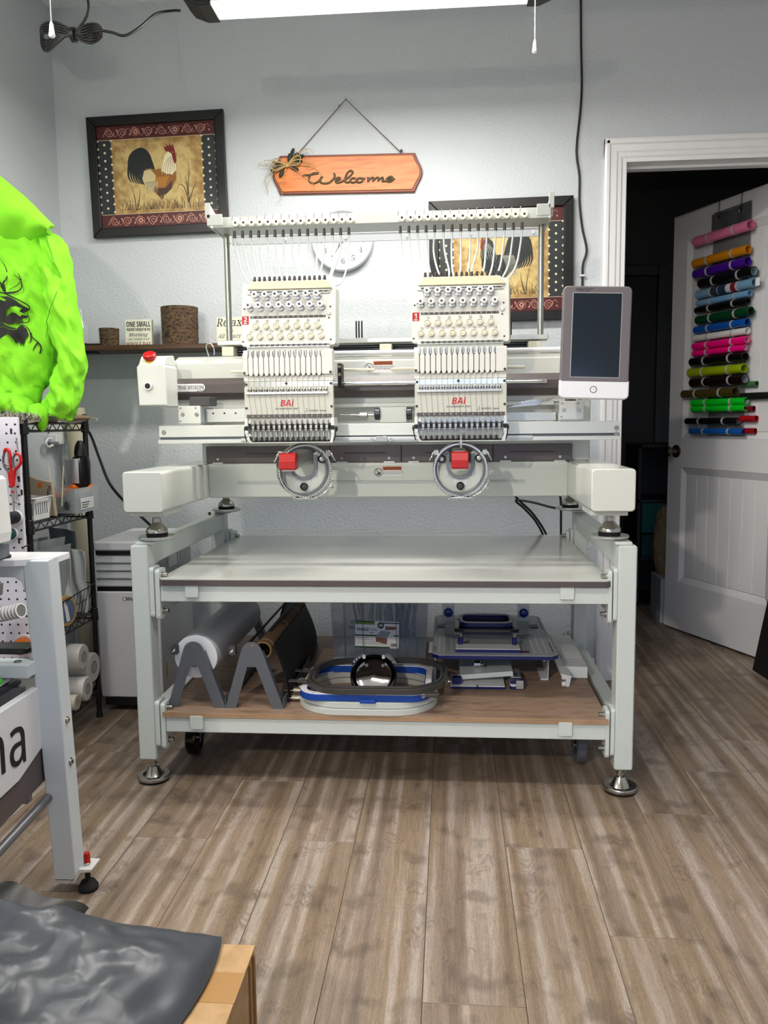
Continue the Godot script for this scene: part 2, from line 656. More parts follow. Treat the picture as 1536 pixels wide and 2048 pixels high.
# ------------------------------------------------------------------ room shell
func build_room() -> void:
	var t := 0.13
	var rx := 2.25
	var fz := 1.9
	struct("wall_left", mb().box(V(LX - t, 0, WZ - t), V(LX, CY, fz + t)), M.wall)
	struct("wall_right", mb().box(V(rx, 0, WZ), V(rx + t, CY, fz + t)), M.wall)
	struct("wall_back", mb().box(V(LX, 0, WZ - t), V(0.665, CY, WZ)).box(V(1.49, 0, WZ - t), V(rx + t, CY, WZ)).box(V(0.665, 2.055, WZ - t), V(1.49, CY, WZ)), M.wall)
	struct("ceiling", mb().box(V(LX - t, CY, WZ - t), V(rx + t, CY + 0.12, fz + t)), M.ceiling)
	# glazed shop front behind the camera
	struct("wall_front", mb().box(V(LX, 0, fz), V(-1.0, CY, fz + t)).box(V(1.2, 0, fz), V(rx, CY, fz + t)).box(V(-1.0, 2.1, fz), V(1.2, CY, fz + t)).box(V(-1.0, 0, fz), V(1.2, 0.12, fz + t)), M.wall)
	var w := thing("window_1", "", "", V(0.1, 0.12, fz), "", "structure")
	obj("window_frame", mb().box(V(-1.0, 0.12, fz + 0.03), V(-0.94, 2.1, fz + 0.09), 0.004).box(V(1.14, 0.12, fz + 0.03), V(1.2, 2.1, fz + 0.09), 0.004).box(V(0.07, 0.18, fz + 0.03), V(0.13, 2.04, fz + 0.09), 0.004).box(V(-0.94, 2.04, fz + 0.03), V(1.14, 2.1, fz + 0.09), 0.004).box(V(-0.94, 0.12, fz + 0.03), V(1.14, 0.18, fz + 0.09), 0.004), M.alu, w)
	obj("pane", mb().box(V(-0.94, 0.18, fz + 0.055), V(0.07, 2.04, fz + 0.061)), glass(Color(0.95, 0.98, 1.0), 0.06), w)
	obj("pane", mb().box(V(0.13, 0.18, fz + 0.055), V(1.14, 2.04, fz + 0.061)), glass(Color(0.95, 0.98, 1.0), 0.06), w)
	# door opening: casing and jamb
	var prof := [Vector2(0, 0), Vector2(0.07, 0), Vector2(0.07, 0.018), Vector2(0.062, 0.021), Vector2(0.052, 0.021), Vector2(0.046, 0.015), Vector2(0.024, 0.014), Vector2(0.018, 0.010), Vector2(0.006, 0.009), Vector2(0, 0.005)]
	var c := mb()
	c.prism(prof, V(0.662, 0, WZ), V(-1, 0, 0), V(0, 0, 1), 2.122, 0.0)
	c.prism(prof, V(1.493, 2.122, WZ), V(1, 0, 0), V(0, 0, 1), 2.122, 0.0)
	c.prism(prof, V(0.592, 2.052, WZ), V(0, 1, 0), V(0, 0, 1), 0.971, 0.0)
	struct("trim_1", c, M.trim)
	var j := mb()
	j.box(V(0.660, 0, WZ - t - 0.004), V(0.678, 2.055, WZ + 0.004), 0.002)
	j.box(V(1.477, 0, WZ - t - 0.004), V(1.495, 2.055, WZ + 0.004), 0.002)
	j.box(V(0.678, 2.037, WZ - t - 0.004), V(1.477, 2.055, WZ + 0.004), 0.002)
	j.box(V(0.678, 0, WZ - 0.085), V(0.69, 2.037, WZ - 0.05), 0.002)
	j.box(V(0.678, 2.025, WZ - 0.085), V(1.477, 2.037, WZ - 0.05), 0.002)
	struct("trim_2", j, M.trim)
	var bp := [Vector2(0, 0), Vector2(0.012, 0), Vector2(0.012, 0.07), Vector2(0.006, 0.09), Vector2(0, 0.09)]
	struct("baseboard_back", mb().prism(bp, V(LX, 0, WZ), V(0, 0, 1), V(0, 1, 0), -(0.59 - LX), 0.0), M.trim)
	struct("baseboard_left", mb().prism(bp, V(LX, 0, WZ), V(1, 0, 0), V(0, 1, 0), (1.9 - WZ), 0.0), M.trim)
	shop_lamp(V(-0.232, 2.282, -2.55), 0.925, false, "black-capped LED shop light hanging above the embroidery machine", true)
	shop_lamp(V(-1.27, 2.30, -1.45), 0.98, true, "LED shop light running along the left wall", false)
	shop_lamp(V(0.0, 2.32, -1.30), 1.1, false, "LED shop light hanging over the middle of the room", false)

	var gl := thing("pendant_lamp", "shaded pendant lamp hanging from the ceiling behind the camera", "lamp", V(-1.0, 2.01, 0.9))
	obj("bulb", mb().ball(V(-1.0, 2.06, 0.9), Vector3.ONE * 0.05, 24, 16), M.diffuser, gl)
	obj("shade", mb().lathe(V(-1.0, 2.055, 0.9), V(0, 1, 0), [Vector2(0.160, 0.0), Vector2(0.158, 0.012), Vector2(0.11, 0.085), Vector2(0.04, 0.13), Vector2(0.0, 0.132), Vector2(0.0, 0.128), Vector2(0.038, 0.126), Vector2(0.106, 0.083), Vector2(0.154, 0.011), Vector2(0.156, 0.0), Vector2(0.160, 0.0)], 32), M.white, gl)
	obj("stem", mb().cyl(V(-1.0, 2.187, 0.9), V(-1.0, CY, 0.9), 0.006, 10), M.steel, gl)
	var pc := thing("pull_chain", "white beaded pull chain in front of the coiled cable, upper left", "pull chain", V(-0.943, 1.982, -2.0))
	pull_chain(pc, V(-0.943, CY, -2.0), 1.982)

func shop_lamp(at: Vector3, length: float, along_z: bool, label: String, chain: bool) -> void:
	var o := thing("shop_lamp", label, "lamp", at)
	var h := length / 2
	var bs := Basis(Vector3.UP, -PI / 2) if along_z else Basis.IDENTITY
	var b := mb()
	b.xf = Transform3D(bs, at)
	b.prism([Vector2(-0.055, 0.008), Vector2(0.055, 0.008), Vector2(0.055, 0.02), Vector2(0.035, 0.05), Vector2(-0.035, 0.05), Vector2(-0.055, 0.02)], V(-h, 0, 0), V(0, 0, -1), V(0, 1, 0), h * 2, 0.001)
	obj("housing", b, M.white, o)
	var d := mb()
	d.xf = Transform3D(bs, at)
	d.prism([Vector2(-0.05, 0.008), Vector2(-0.046, 0.0), Vector2(0.046, 0.0), Vector2(0.05, 0.008)], V(-h, 0, 0), V(0, 0, -1), V(0, 1, 0), h * 2, 0.0005)
	obj("diffuser", d, M.diffuser, o)
	for s: float in [-1.0, 1.0]:
		var e := mb()
		e.xf = Transform3D(bs, at)
		e.prism([Vector2(h, -0.004), Vector2(h + 0.035, -0.004), Vector2(h + 0.075, 0.012), Vector2(h + 0.09, 0.03), Vector2(h + 0.09, 0.052), Vector2(h, 0.056)], V(0, 0, 0.06 * 1.0), V(s, 0, 0), V(0, 1, 0), -0.12 * s, 0.006)
		obj("end_cap", e, M.black, o)
		var hang := mb()
		hang.xf = Transform3D(bs, at)
		hang.tube([V(s * h * 0.8, 0.05, 0.03), V(s * h * 0.8, 0.16, 0.0), V(s * h * 0.8, CY - at.y, 0.0)], 0.0015, 6)
		hang.tube([V(s * h * 0.8, 0.05, -0.03), V(s * h * 0.8, 0.16, 0.0)], 0.0015, 6)
		obj("hanging_wire", hang, M.steel, o)
	if chain:
		pull_chain(o, V(0.250, 2.285, -2.55), 2.125)

# beaded pull chain with a bell-shaped clear pull at its end
func pull_chain(o: Node3D, top: Vector3, bottom: float) -> void:
	var c := mb()
	var n := int((top.y - bottom - 0.03) / 0.0045)
	c.cyl(top, V(top.x, bottom + 0.03, top.z), 0.0007, 5)
	for i in n:
		c.ball(V(top.x, top.y - i * 0.0045, top.z), Vector3.ONE * 0.0017, 6, 4)
	obj("bead_chain", c, M.gloss_white, o)
	obj("pull_bell", mb().lathe(V(top.x, bottom, top.z), V(0, 1, 0), [Vector2(0, 0.002), Vector2(0.0055, 0), Vector2(0.008, 0.004), Vector2(0.0065, 0.012), Vector2(0.0045, 0.03), Vector2(0.002, 0.036), Vector2(0, 0.036)], 12), M.gloss_white, o)

# ------------------------------------------------------------------ floor planks
func wood_image(w: int, h: int, sd: int) -> Image:
	var r := RandomNumberGenerator.new()
	r.seed = sd
	var layer := func(iw: int, ih: int, fr: float, oc: int, s2: int) -> PackedByteArray:
		var im := noise_image(iw, ih, fr, oc, sd * 31 + s2, false)
		im.resize(w, h, Image.INTERPOLATE_CUBIC)
		return im.get_data()
	var broad: PackedByteArray = layer.call(w / 40, h, 0.022, 2, 1)
	var tone: PackedByteArray = layer.call(w / 30, h, 0.012, 2, 2)
	var grain: PackedByteArray = layer.call(w / 14, h, 0.16, 2, 3)
	var pore: PackedByteArray = layer.call(w / 5, h, 0.35, 1, 4)
	var blot: PackedByteArray = layer.call(w / 4, h / 4, 0.025, 3, 5)
	var ripm: PackedByteArray = layer.call(w / 8, h / 8, 0.05, 2, 6)
	var dst := PackedByteArray()
	dst.resize(w * h * 3)
	var knots := []
	for i in r.randi_range(1, 3):
		knots.append([r.randf_range(0.05, 0.95) * w, r.randf_range(0.1, 0.9) * h, r.randf_range(5, 11)])
	var base := Vector3(147, 129, 115)
	var light := Vector3(186, 174, 166)
	var dark := Vector3(100, 85, 73)
	var warm := Vector3(144, 124, 103)
	var i := 0
	for y in h:
		for x in w:
			var b := broad[i] / 255.0
			var g := grain[i] / 255.0 - 0.5
			var p := pore[i] / 255.0 - 0.5
			var c := base.lerp(warm, clampf(tone[i] / 128.0 - 0.5, 0.0, 1.0))
			c = c.lerp(light, clampf((b - 0.55) * 2.2, 0.0, 0.7))
			c = c.lerp(dark, clampf((0.42 - b) * 1.5, 0.0, 0.4))
			var q := blot[i] / 255.0
			var k := clampf((0.34 - q) * 1.6, 0.0, 0.35)
			if ripm[i] > 178:
				k += pow(sin(x * 0.21 + y * 0.10 + b * 22.0 + q * 18.0) * 0.5 + 0.5, 2.0) * minf((ripm[i] - 178) / 80.0, 0.26)
			for kn in knots:
				var dx: float = (x - kn[0]) * 0.4
				var dy: float = y - kn[1]
				if absf(dx) < 44 and absf(dy) < 44:
					var d: float = sqrt(dx * dx + dy * dy) / kn[2]
					if d < 3.2:
						k += exp(-d * d * 1.6) * 0.55 + maxf(0.0, sin(d * 9.0 + g * 4.0)) * 0.16 * maxf(0.0, 1.0 - d / 3.2)
			c = c.lerp(dark * 0.85, clampf(k, 0.0, 0.8))
			var s := 1.0 + g * 0.17 + p * 0.15
			dst[i * 3] = clampi(int(c.x * s), 0, 255)
			dst[i * 3 + 1] = clampi(int(c.y * s), 0, 255)
			dst[i * 3 + 2] = clampi(int(c.z * s), 0, 255)
			i += 1
	return Image.create_from_data(w, h, false, Image.FORMAT_RGB8, dst)

func build_floor() -> void:
	var f := thing("floor", "", "", V(0, -0.012, 0), "", "structure")
	obj("underlay", mb().box(V(LX - 0.3, -0.06, -6.4), V(2.7, -0.011, 2.1)), M.taupe_dark, f)
	var mats := []
	for k in 6:
		var m := StandardMaterial3D.new()
		m.albedo_texture = ImageTexture.create_from_image(wood_image(1216, 190, 100 + k))
		m.albedo_color = Color(0.93, 0.93, 0.93)
		m.roughness = 0.42
		mats.append(m)
	var L := 1.22
	var plank := mb().box(V(-0.0947, -0.012, -L / 2 + 0.0003), V(0.0947, 0, L / 2 - 0.0003), 0.0009).mesh()
	var joints := {-2: -1.967, 1: -1.967, -4: -1.963, 0: -1.400, -1: -2.54, 3: -2.165, 4: -2.447, 5: -2.702, -6: -2.495, -5: -1.707, 2: -1.62, -3: -2.31, -7: -1.9}
	var r := RandomNumberGenerator.new()
	r.seed = 5
	for k in range(-9, 14):
		var z0: float = joints[k] if joints.has(k) else -r.randf_range(1.3, 2.5)
		while z0 > -6.0:
			z0 -= L
		var x := -0.0533 + 0.19 * k + 0.095
		while z0 < 1.6:
			var turn := PI if r.randf() < 0.5 else 0.0
			inst("plank", plank, mats[r.randi() % 6], f, V(x, 0, z0 + L / 2), Basis(Vector3.UP, turn))
			z0 += L

# ------------------------------------------------------------------ door leaf and hall
func build_door() -> void:
	# leaf from hinge (1.42, -3.49) to its free edge (1.107, -4.23)
	var d := thing("door_1", "", "", V(1.42, 0.012, -3.49), "", "structure")
	var fr := V(1.107, 0, -4.23) - V(1.42, 0, -3.49)
	var L := 0.80
	var ex := fr.normalized()
	var nz := ex.cross(Vector3.UP)
	if nz.x > 0: nz = -nz       # faces the camera side
	var o := V(1.42, 0.012, -3.49)
	var T := func(x: float, y: float, z: float) -> Vector3: return o + ex * x + V(0, y, 0) + nz * z
	var H := 2.02
	var xf := Transform3D(Basis(ex, Vector3.UP, ex.cross(Vector3.UP)), o)
	var s := 1.0 if ex.cross(Vector3.UP).dot(nz) > 0 else -1.0
	# stiles and rails around two recessed panels
	var st := 0.103
	var b := mb()
	b.xf = xf
	var zf := 0.0175
	var leaf := func(bb: MB, x0: float, y0: float, x1: float, y1: float) -> void: bb.box(V(x0, y0, -zf), V(x1, y1, zf), 0.0015)
	leaf.call(b, 0, 0, st, H)
	leaf.call(b, L - st, 0, L, H)
	leaf.call(b, st, 0, L - st, 0.24)
	leaf.call(b, st, 0.81, L - st, 0.955)
	leaf.call(b, st, H - 0.13, L - st, H)
	b.box(V(st, 0.2, -0.006), V(L - st, H - 0.1, 0.006))
	obj("frame", b, M.door, d)
	for pn in [[0.24, 0.81], [0.955, H - 0.13]]:
		var m := mb()
		m.xf = xf
		# sloped moulding round the recess
		var x0 := st
		var x1 := L - st
		var y0: float = pn[0]
		var y1: float = pn[1]
		for side: float in [-1.0, 1.0]:
			var zo: float = zf * side
			var zi := 0.009 * side
			var w := 0.032
			m.squad(V(x0, y0, zo), V(x1, y0, zo), V(x1 - w, y0 + w, zi), V(x0 + w, y0 + w, zi), V(0, 0.6, side), V(0, 0.6, side), V(0, 0.6, side), V(0, 0.6, side))
			m.squad(V(x0, y1, zo), V(x1, y1, zo), V(x1 - w, y1 - w, zi), V(x0 + w, y1 - w, zi), V(0, -0.6, side), V(0, -0.6, side), V(0, -0.6, side), V(0, -0.6, side))
			m.squad(V(x0, y0, zo), V(x0, y1, zo), V(x0 + w, y1 - w, zi), V(x0 + w, y0 + w, zi), V(0.6, 0, side), V(0.6, 0, side), V(0.6, 0, side), V(0.6, 0, side))
			m.squad(V(x1, y0, zo), V(x1, y1, zo), V(x1 - w, y1 - w, zi), V(x1 - w, y0 + w, zi), V(-0.6, 0, side), V(-0.6, 0, side), V(-0.6, 0, side), V(-0.6, 0, side))
		obj("panel_moulding", m, M.door, d)
		var n := 7
		var wd := (L - 2 * st - 0.064) / n
		for k in n:
			var p := mb()
			p.xf = xf
			p.box(V(st + 0.032 + wd * k, pn[0] + 0.032, -0.0105), V(st + 0.032 + wd * (k + 1), pn[1] - 0.032, 0.0105), 0.0028)
			obj("plank", p, M.door, d)
	# knob on both faces
	var kx := L - 0.065
	var ky := 0.90
	for side: float in [-1.0, 1.0]:
		var kb := mb()
		var at: Vector3 = o + ex * kx + V(0, ky - 0.012, 0) + xf.basis.z * zf * side
		kb.lathe(at, xf.basis.z * side, [Vector2(0, 0), Vector2(0.032, 0), Vector2(0.031, 0.006), Vector2(0.013, 0.010), Vector2(0.012, 0.028), Vector2(0.020, 0.034), Vector2(0.027, 0.046), Vector2(0.026, 0.056), Vector2(0.018, 0.063), Vector2(0, 0.064)], 24)
		obj("door_handle", kb, mat(Color(0.55, 0.52, 0.47), 0.25, 1.0), d)
	set_meta("door_xf", xf)
	set_meta("door_side", s)

func build_hall() -> void:
	var t := 0.1
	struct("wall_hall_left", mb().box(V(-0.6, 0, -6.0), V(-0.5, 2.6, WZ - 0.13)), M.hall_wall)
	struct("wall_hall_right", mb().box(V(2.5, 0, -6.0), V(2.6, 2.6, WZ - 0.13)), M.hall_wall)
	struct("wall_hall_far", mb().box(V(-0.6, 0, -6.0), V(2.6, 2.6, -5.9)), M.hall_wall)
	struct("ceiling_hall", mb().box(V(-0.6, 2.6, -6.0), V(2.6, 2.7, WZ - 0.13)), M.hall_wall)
	# dark second door on the far wall
	var d := thing("door_2", "", "", V(1.04, 0, -5.88), "", "structure")
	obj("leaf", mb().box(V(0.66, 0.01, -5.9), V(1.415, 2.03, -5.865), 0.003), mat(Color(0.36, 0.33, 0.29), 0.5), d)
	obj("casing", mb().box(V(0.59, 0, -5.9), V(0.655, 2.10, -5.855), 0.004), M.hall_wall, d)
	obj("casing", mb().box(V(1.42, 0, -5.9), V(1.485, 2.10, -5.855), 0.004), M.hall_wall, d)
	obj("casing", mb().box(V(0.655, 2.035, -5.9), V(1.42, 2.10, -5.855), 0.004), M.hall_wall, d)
# ------------------------------------------------------------------ worktable
func level_foot(at: Vector3, stem_to: float, p: Node3D, r := 0.048) -> void:
	var f := obj("leveling_foot", mb().lathe(at, V(0, 1, 0), [Vector2(0, 0.008), Vector2(r * 0.98, 0.008), Vector2(r, 0.011), Vector2(r, 0.017), Vector2(r * 0.97, 0.019), Vector2(r * 0.68, 0.019), Vector2(r * 0.62, 0.014), Vector2(r * 0.56, 0.016), Vector2(0.016, 0.040), Vector2(0.014, 0.044), Vector2(0.0, 0.044)], 32), M.steel, p)
	obj("rubber_pad", mb().lathe(at, V(0, 1, 0), [Vector2(0, 0), Vector2(r * 0.92, 0), Vector2(r * 0.97, 0.009), Vector2(0, 0.009)], 32), M.rubber, f)
	obj("stem", mb().cyl(at + V(0, 0.04, 0), V(at.x, at.y + stem_to, at.z), 0.0075, 14).cyl(at + V(0, 0.047, 0), at + V(0, 0.056, 0), 0.012, 6, 0.001), M.steel, f)

func bolt(p: Node3D, at: Vector3, dir: Vector3, r := 0.006, h := 0.006, m: Material = null) -> void:
	obj("bolt", mb().lathe(at, dir, [Vector2(r * 1.5, 0), Vector2(r * 1.5, 0.001), Vector2(r, 0.001), Vector2(r, h - 0.001), Vector2(r * 0.85, h), Vector2(r * 0.45, h), Vector2(r * 0.4, h * 0.5), Vector2(0, h * 0.5)], 12), m if m else M.steel, p)

func build_table() -> void:
	var t := thing("work_table", "white powder-coated steel table under the two-head embroidery machine", "table", V(-0.20, 0, -2.7))
	var xl := [-0.915, -0.863]
	var xr := [0.459, 0.511]
	var zs := [[-2.258, -2.322], [-3.06, -3.12]]
	var lx := (xl[0] + xl[1]) / 2.0 as float
	var rx := (xr[0] + xr[1]) / 2.0 as float
	for x in [xl, xr]:
		for k in 2:
			var z: Array = zs[k]
			var b := mb().box(V(x[0], 0.078, z[0]), V(x[1], 0.718, z[1]), 0.005)
			var leg := obj("post", b, M.frame, t)
			# top plate on which the machine's foot stands
			obj("top_plate", mb().box(V(x[0] - 0.006 if x == xr else x[0] + 0.012, 0.718, z[0] - 0.012), V(x[1] - 0.012 if x == xr else x[1] + 0.02, 0.727, z[1] - 0.02), 0.002), M.frame, leg)
			level_foot(V((x[0] + x[1]) / 2.0, 0.0, (z[0] + z[1]) / 2.0 - 0.012), 0.09, t)
	# side rails
	for x: Array in [xl, xr]:
		var m: float = (x[0] + x[1]) / 2.0
		obj("side_rail", mb().box(V(m - 0.022, 0.655, -2.322), V(m + 0.022, 0.716, -3.06), 0.003), M.frame, t)
		obj("side_rail", mb().box(V(m - 0.022, 0.49, -2.322), V(m + 0.022, 0.545, -3.06), 0.003), M.frame, t)
		obj("side_rail", mb().box(V(m - 0.022, 0.165, -2.322), V(m + 0.022, 0.212, -3.06), 0.003), M.frame, t)
	# front and back rails with their end brackets
	for zf: float in [-2.262, -3.08]:
		for yy in [[0.553, 0.602, 0.500, 0.647], [0.164, 0.211, 0.112, 0.250]]:
			obj("cross_rail", mb().box(V(-0.832, yy[0], zf), V(0.440, yy[1], zf - 0.04), 0.003), M.frame, t)
			for s in [[-0.863, -0.849, -0.846, -0.832], [0.459, 0.448, 0.445, 0.434]]:
				var br := mb()
				for q in [[s[0], s[1], 0.006, 0.0], [s[2], s[3], 0.0, 0.0]]:
					br.ext(rrect(zf - 0.053, yy[2] + q[2], zf + 0.002, yy[3] + q[2], 0.01, 3), minf(q[0], q[1]), maxf(q[0], q[1]), 0.001)
				var bo := obj("bracket", br, M.frame, t)
				var dir := signf(s[3] - s[0])
				for by: float in [yy[2] + 0.022, yy[3] - 0.018]:
					bolt(bo, V(s[3], by, zf - 0.022), V(dir, 0, 0), 0.0065, 0.016)
			for cx in ([-0.737, 0.322] if zf > -2.5 else []):
				obj("clip", mb().prism(rrect(cx - 0.0195, yy[1] - 0.0345, cx + 0.0195, yy[1] + 0.006, 0.005, 3), V(0, 0, zf + 0.001), V(1, 0, 0), V(0, 1, 0), 0.007, 0.0015), M.frame, t)
	# tabletop and shelf board
	var tx0 := -0.832
	var tx1 := 0.441
	var top := obj("table_top", mb().prism(rrect(tx0, 2.252, tx1, 3.165, 0.016, 5), V(0, 0.604, 0), V(1, 0, 0), V(0, 0, -1), 0.0185, 0.0), M.top, t)
	obj("edge_band", mb().prism(rrect(tx0 - 0.001, 2.2505, tx1 + 0.001, 3.166, 0.017, 5), V(0, 0.603, 0), V(1, 0, 0), V(0, 0, -1), 0.0165, 0.001), M.taupe, top)
	var ply := obj("shelf_board", mb().box(V(-0.838, 0.2115, -2.256), V(0.441, 0.2270, -3.12)), M.plywood, t)
	for k in 3:
		obj("ply_layer", mb().box(V(-0.8382, 0.2130 + k * 0.0048, -2.2555), V(0.4412, 0.2152 + k * 0.0048, -3.1)), M.ply_edge, ply)
	# casters behind the front posts
	for s in [[-0.825, -2.50, M.blackgloss], [0.402, -2.50, M.grey_wheel]]:
		var c := V(s[0], 0.055, s[1])
		var w := obj("caster", mb().lathe(c - V(0.016, 0, 0), V(1, 0, 0), [Vector2(0.0, 0.003), Vector2(0.040, 0.003), Vector2(0.043, 0.0), Vector2(0.051, 0.0), Vector2(0.055, 0.005), Vector2(0.055, 0.027), Vector2(0.051, 0.032), Vector2(0.043, 0.032), Vector2(0.040, 0.029), Vector2(0.0, 0.029)], 32), s[2], t)
		obj("hub", mb().cyl(c - V(0.024, 0, 0), c + V(0.024, 0, 0), 0.011, 14, 0.002), M.steel, w)
		obj("fork", mb().box(c + V(-0.024, -0.012, -0.012), c + V(-0.020, 0.085, 0.012), 0.001).box(c + V(0.020, -0.012, -0.012), c + V(0.024, 0.085, 0.012), 0.001).box(c + V(-0.024, 0.082, -0.02), c + V(0.024, 0.088, 0.02), 0.001).box(c + V(-0.03, 0.088, -0.03), c + V(0.03, 0.108, 0.03), 0.001), M.grey_metal, w)

# ------------------------------------------------------------------ two-head embroidery machine
func build_machine() -> void:
	var o := thing("embroidery_machine", "cream two-head embroidery machine with tubes, dark trim and tablet control panel", "machine", V(-0.21, 0.727, -2.6))
	# bed: two arms reaching forward and the beam between them
	for s in [[-0.913, -0.797, -1], [0.377, 0.494, 1]]:
		var arm := obj("bed_arm", mb().prism(rrect(s[0], 0.8155, s[1], 0.931, 0.011, 5), V(0, 0, -3.12), V(1, 0, 0), V(0, 1, 0), 0.90, 0.004, true), M.cream, o)
		obj("base_plate", mb().box(V(s[0] + 0.004, 0.801, -2.255), V(s[1] - 0.012, 0.8155, -2.40), 0.002).box(V(s[0] + 0.012, 0.801, -2.98), V(s[1] - 0.012, 0.8155, -3.12), 0.002), M.cream, arm)
	for f in [[-0.853, -2.315], [0.448, -2.335], [-0.853, -3.065], [0.448, -3.09]]:
		var c := V(f[0], 0.727, f[1])
		var g := obj("machine_foot", mb().lathe(c, V(0, 1, 0), [Vector2(0, 0.019), Vector2(0.029, 0.019), Vector2(0.031, 0.021), Vector2(0.031, 0.030), Vector2(0.029, 0.033), Vector2(0.016, 0.046), Vector2(0.012, 0.05), Vector2(0, 0.05)], 28).cyl(c + V(0, 0.05, 0), c + V(0, 0.064, 0), 0.0125, 6, 0.001).cyl(c + V(0, 0.064, 0), c + V(0, 0.079, 0), 0.009, 14), M.steel, o)
		obj("rubber_ring", mb().lathe(c, V(0, 1, 0), [Vector2(0, 0.008), Vector2(0.03, 0.008), Vector2(0.031, 0.019), Vector2(0, 0.019)], 28), M.rubber, g)
		obj("foot_dish", mb().lathe(c, V(0, 1, 0), [Vector2(0, 0.001), Vector2(0.048, 0.001), Vector2(0.054, 0.005), Vector2(0.054, 0.011), Vector2(0.051, 0.012), Vector2(0.047, 0.008), Vector2(0, 0.008)], 32), M.alu, g)
	obj("bed_beam", mb().box(V(-0.80, 0.8165, -2.66), V(0.38, 0.930, -2.94), 0.006), M.bed, o)
	obj("slide_strip", mb().box(V(-0.70, 0.862, -2.657), V(0.24, 0.871, -2.665), 0.002), mat(Color(0.72, 0.75, 0.74), 0.2), o)
	# dark service covers above the bed beam
	var cv := [[-0.806, -0.392], [-0.392, -0.157], [-0.157, 0.139], [0.139, 0.392]]
	for k in 4:
		var c := obj("service_cover", mb().box(V(cv[k][0] + 0.0008, 0.9305, -2.668), V(cv[k][1] - 0.0008, 0.986, -2.70), 0.0015), M.taupe, o)
		var a: float = cv[k][0]
		var b: float = cv[k][1]
		var mid := (a + b) / 2
		obj("slot", mb().box(V(mid - 0.07, 0.960, -2.667), V(mid + 0.07, 0.9625, -2.669)), M.black, c)
		for q: float in [a + 0.04, b - 0.04]:
			obj("hinge_tab", mb().box(V(q - 0.018, 0.9285, -2.664), V(q + 0.018, 0.9335, -2.670), 0.001), M.alu, c)
			bolt(c, V(q, 0.944, -2.668), V(0, 0, 1), 0.003, 0.004)
	obj("body_column", mb().box(V(-0.828, 0.930, -2.70), V(0.452, 1.125, -2.94), 0.005), M.cream, o)
	# upper beam
	obj("upper_beam", mb().ext([Vector2(-2.66, 1.120), Vector2(-2.66, 1.256), Vector2(-2.668, 1.270), Vector2(-2.70, 1.282), Vector2(-2.92, 1.282), Vector2(-2.92, 1.120)], -0.9, 0.375, 0.004), M.cream, o)
	obj("lower_ledge", mb().box(V(-0.86, 1.108, -2.648), V(0.33, 1.122, -2.92), 0.003), M.cream, o)
	obj("trim_stripe", mb().ext([Vector2(-2.66, 1.140), Vector2(-2.648, 1.140), Vector2(-2.622, 1.160), Vector2(-2.622, 1.187), Vector2(-2.638, 1.208), Vector2(-2.66, 1.208)], -0.892, 0.348, 0.003), M.taupe, o)
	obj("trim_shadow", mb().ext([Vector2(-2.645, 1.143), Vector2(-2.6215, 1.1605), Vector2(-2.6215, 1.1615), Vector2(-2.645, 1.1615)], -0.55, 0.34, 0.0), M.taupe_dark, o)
	obj("guide_rod", mb().cyl(V(-0.56, 1.182, -2.60), V(0.30, 1.182, -2.60), 0.0062, 14), M.chrome, o)
	obj("top_rod", mb().cyl(V(-0.62, 1.283, -2.668), V(0.36, 1.283, -2.668), 0.008, 14), M.gloss_white, o)
	for q in [[-0.70, -0.60], [-0.335, -0.235], [-0.185, -0.11], [0.17, 0.235]]:
		obj("guard_bar", mb().box(V(q[0], 1.222, -2.61), V(q[1], 1.231, -2.62), 0.002), M.ivory, o)
	for q in [-0.338, -0.098, -0.602, 0.166]:
		var sp := obj("side_bracket", mb().box(V(q - 0.006, 1.168, -2.54), V(q + 0.006, 1.242, -2.60), 0.001), M.black, o)
		bolt(sp, V(q, 1.232, -2.54), V(0, 0, 1), 0.0035, 0.003)
		bolt(sp, V(q, 1.208, -2.54), V(0, 0, 1), 0.0035, 0.003)
	# oval badge
	var bz := -2.619
	var badge := obj("badge", mb().prism(rrect(-0.888, 1.165, -0.787, 1.190, 0.0124, 6), V(0, 0, bz - 0.004), V(1, 0, 0), V(0, 1, 0), 0.004, 0.001), M.print_white, o)
	text("lettering", "THE VISION", 0.0165, V(-0.833, 1.1785, bz + 0.0003), M.ink, badge)
	text("lettering", "by B A i", 0.005, V(-0.802, 1.1685, bz + 0.0003), M.ink, badge)
	# warning stickers on the upper beam and on the bed
	for w in [[-0.218, 1.2475, -2.6595], [-0.192, 0.9090, -2.6595]]:
		var wx: float = w[0]
		var wy: float = w[1]
		var wz: float = w[2]
		var st := obj("warning_sticker", mb().box(V(wx - 0.028, wy - 0.030 if wy > 1 else wy - 0.022, wz), V(wx + 0.036, wy + 0.008, wz + 0.0006)), M.print_white, o)
		obj("orange_band", mb().box(V(wx - 0.026, wy - 0.0045, wz + 0.0006), V(wx + 0.036, wy + 0.008, wz + 0.0009)), mat(Color(0.72, 0.36, 0.12), 0.5), st)
		obj("warning_triangle", mb().prism([Vector2(wx - 0.022, wy - 0.002), Vector2(wx - 0.0135, wy - 0.002), Vector2(wx - 0.01775, wy + 0.0055)], V(0, 0, wz + 0.0009), V(1, 0, 0), V(0, 1, 0), 0.0003), M.ink, st)
		text("lettering", "WARNING", 0.0098, V(wx + 0.011, wy + 0.0018, wz + 0.0011), M.ink, st, Basis.IDENTITY, true)
		text("lettering", "Hands may cause injury", 0.0046, V(wx + 0.006, wy - 0.0095, wz + 0.0008), M.ink, st)
		text("lettering", "during the operation.", 0.0046, V(wx + 0.004, wy - 0.0155, wz + 0.0008), M.ink, st)
		var cc := V(wx - 0.040, wy - 0.011, wz)
		var ring := []
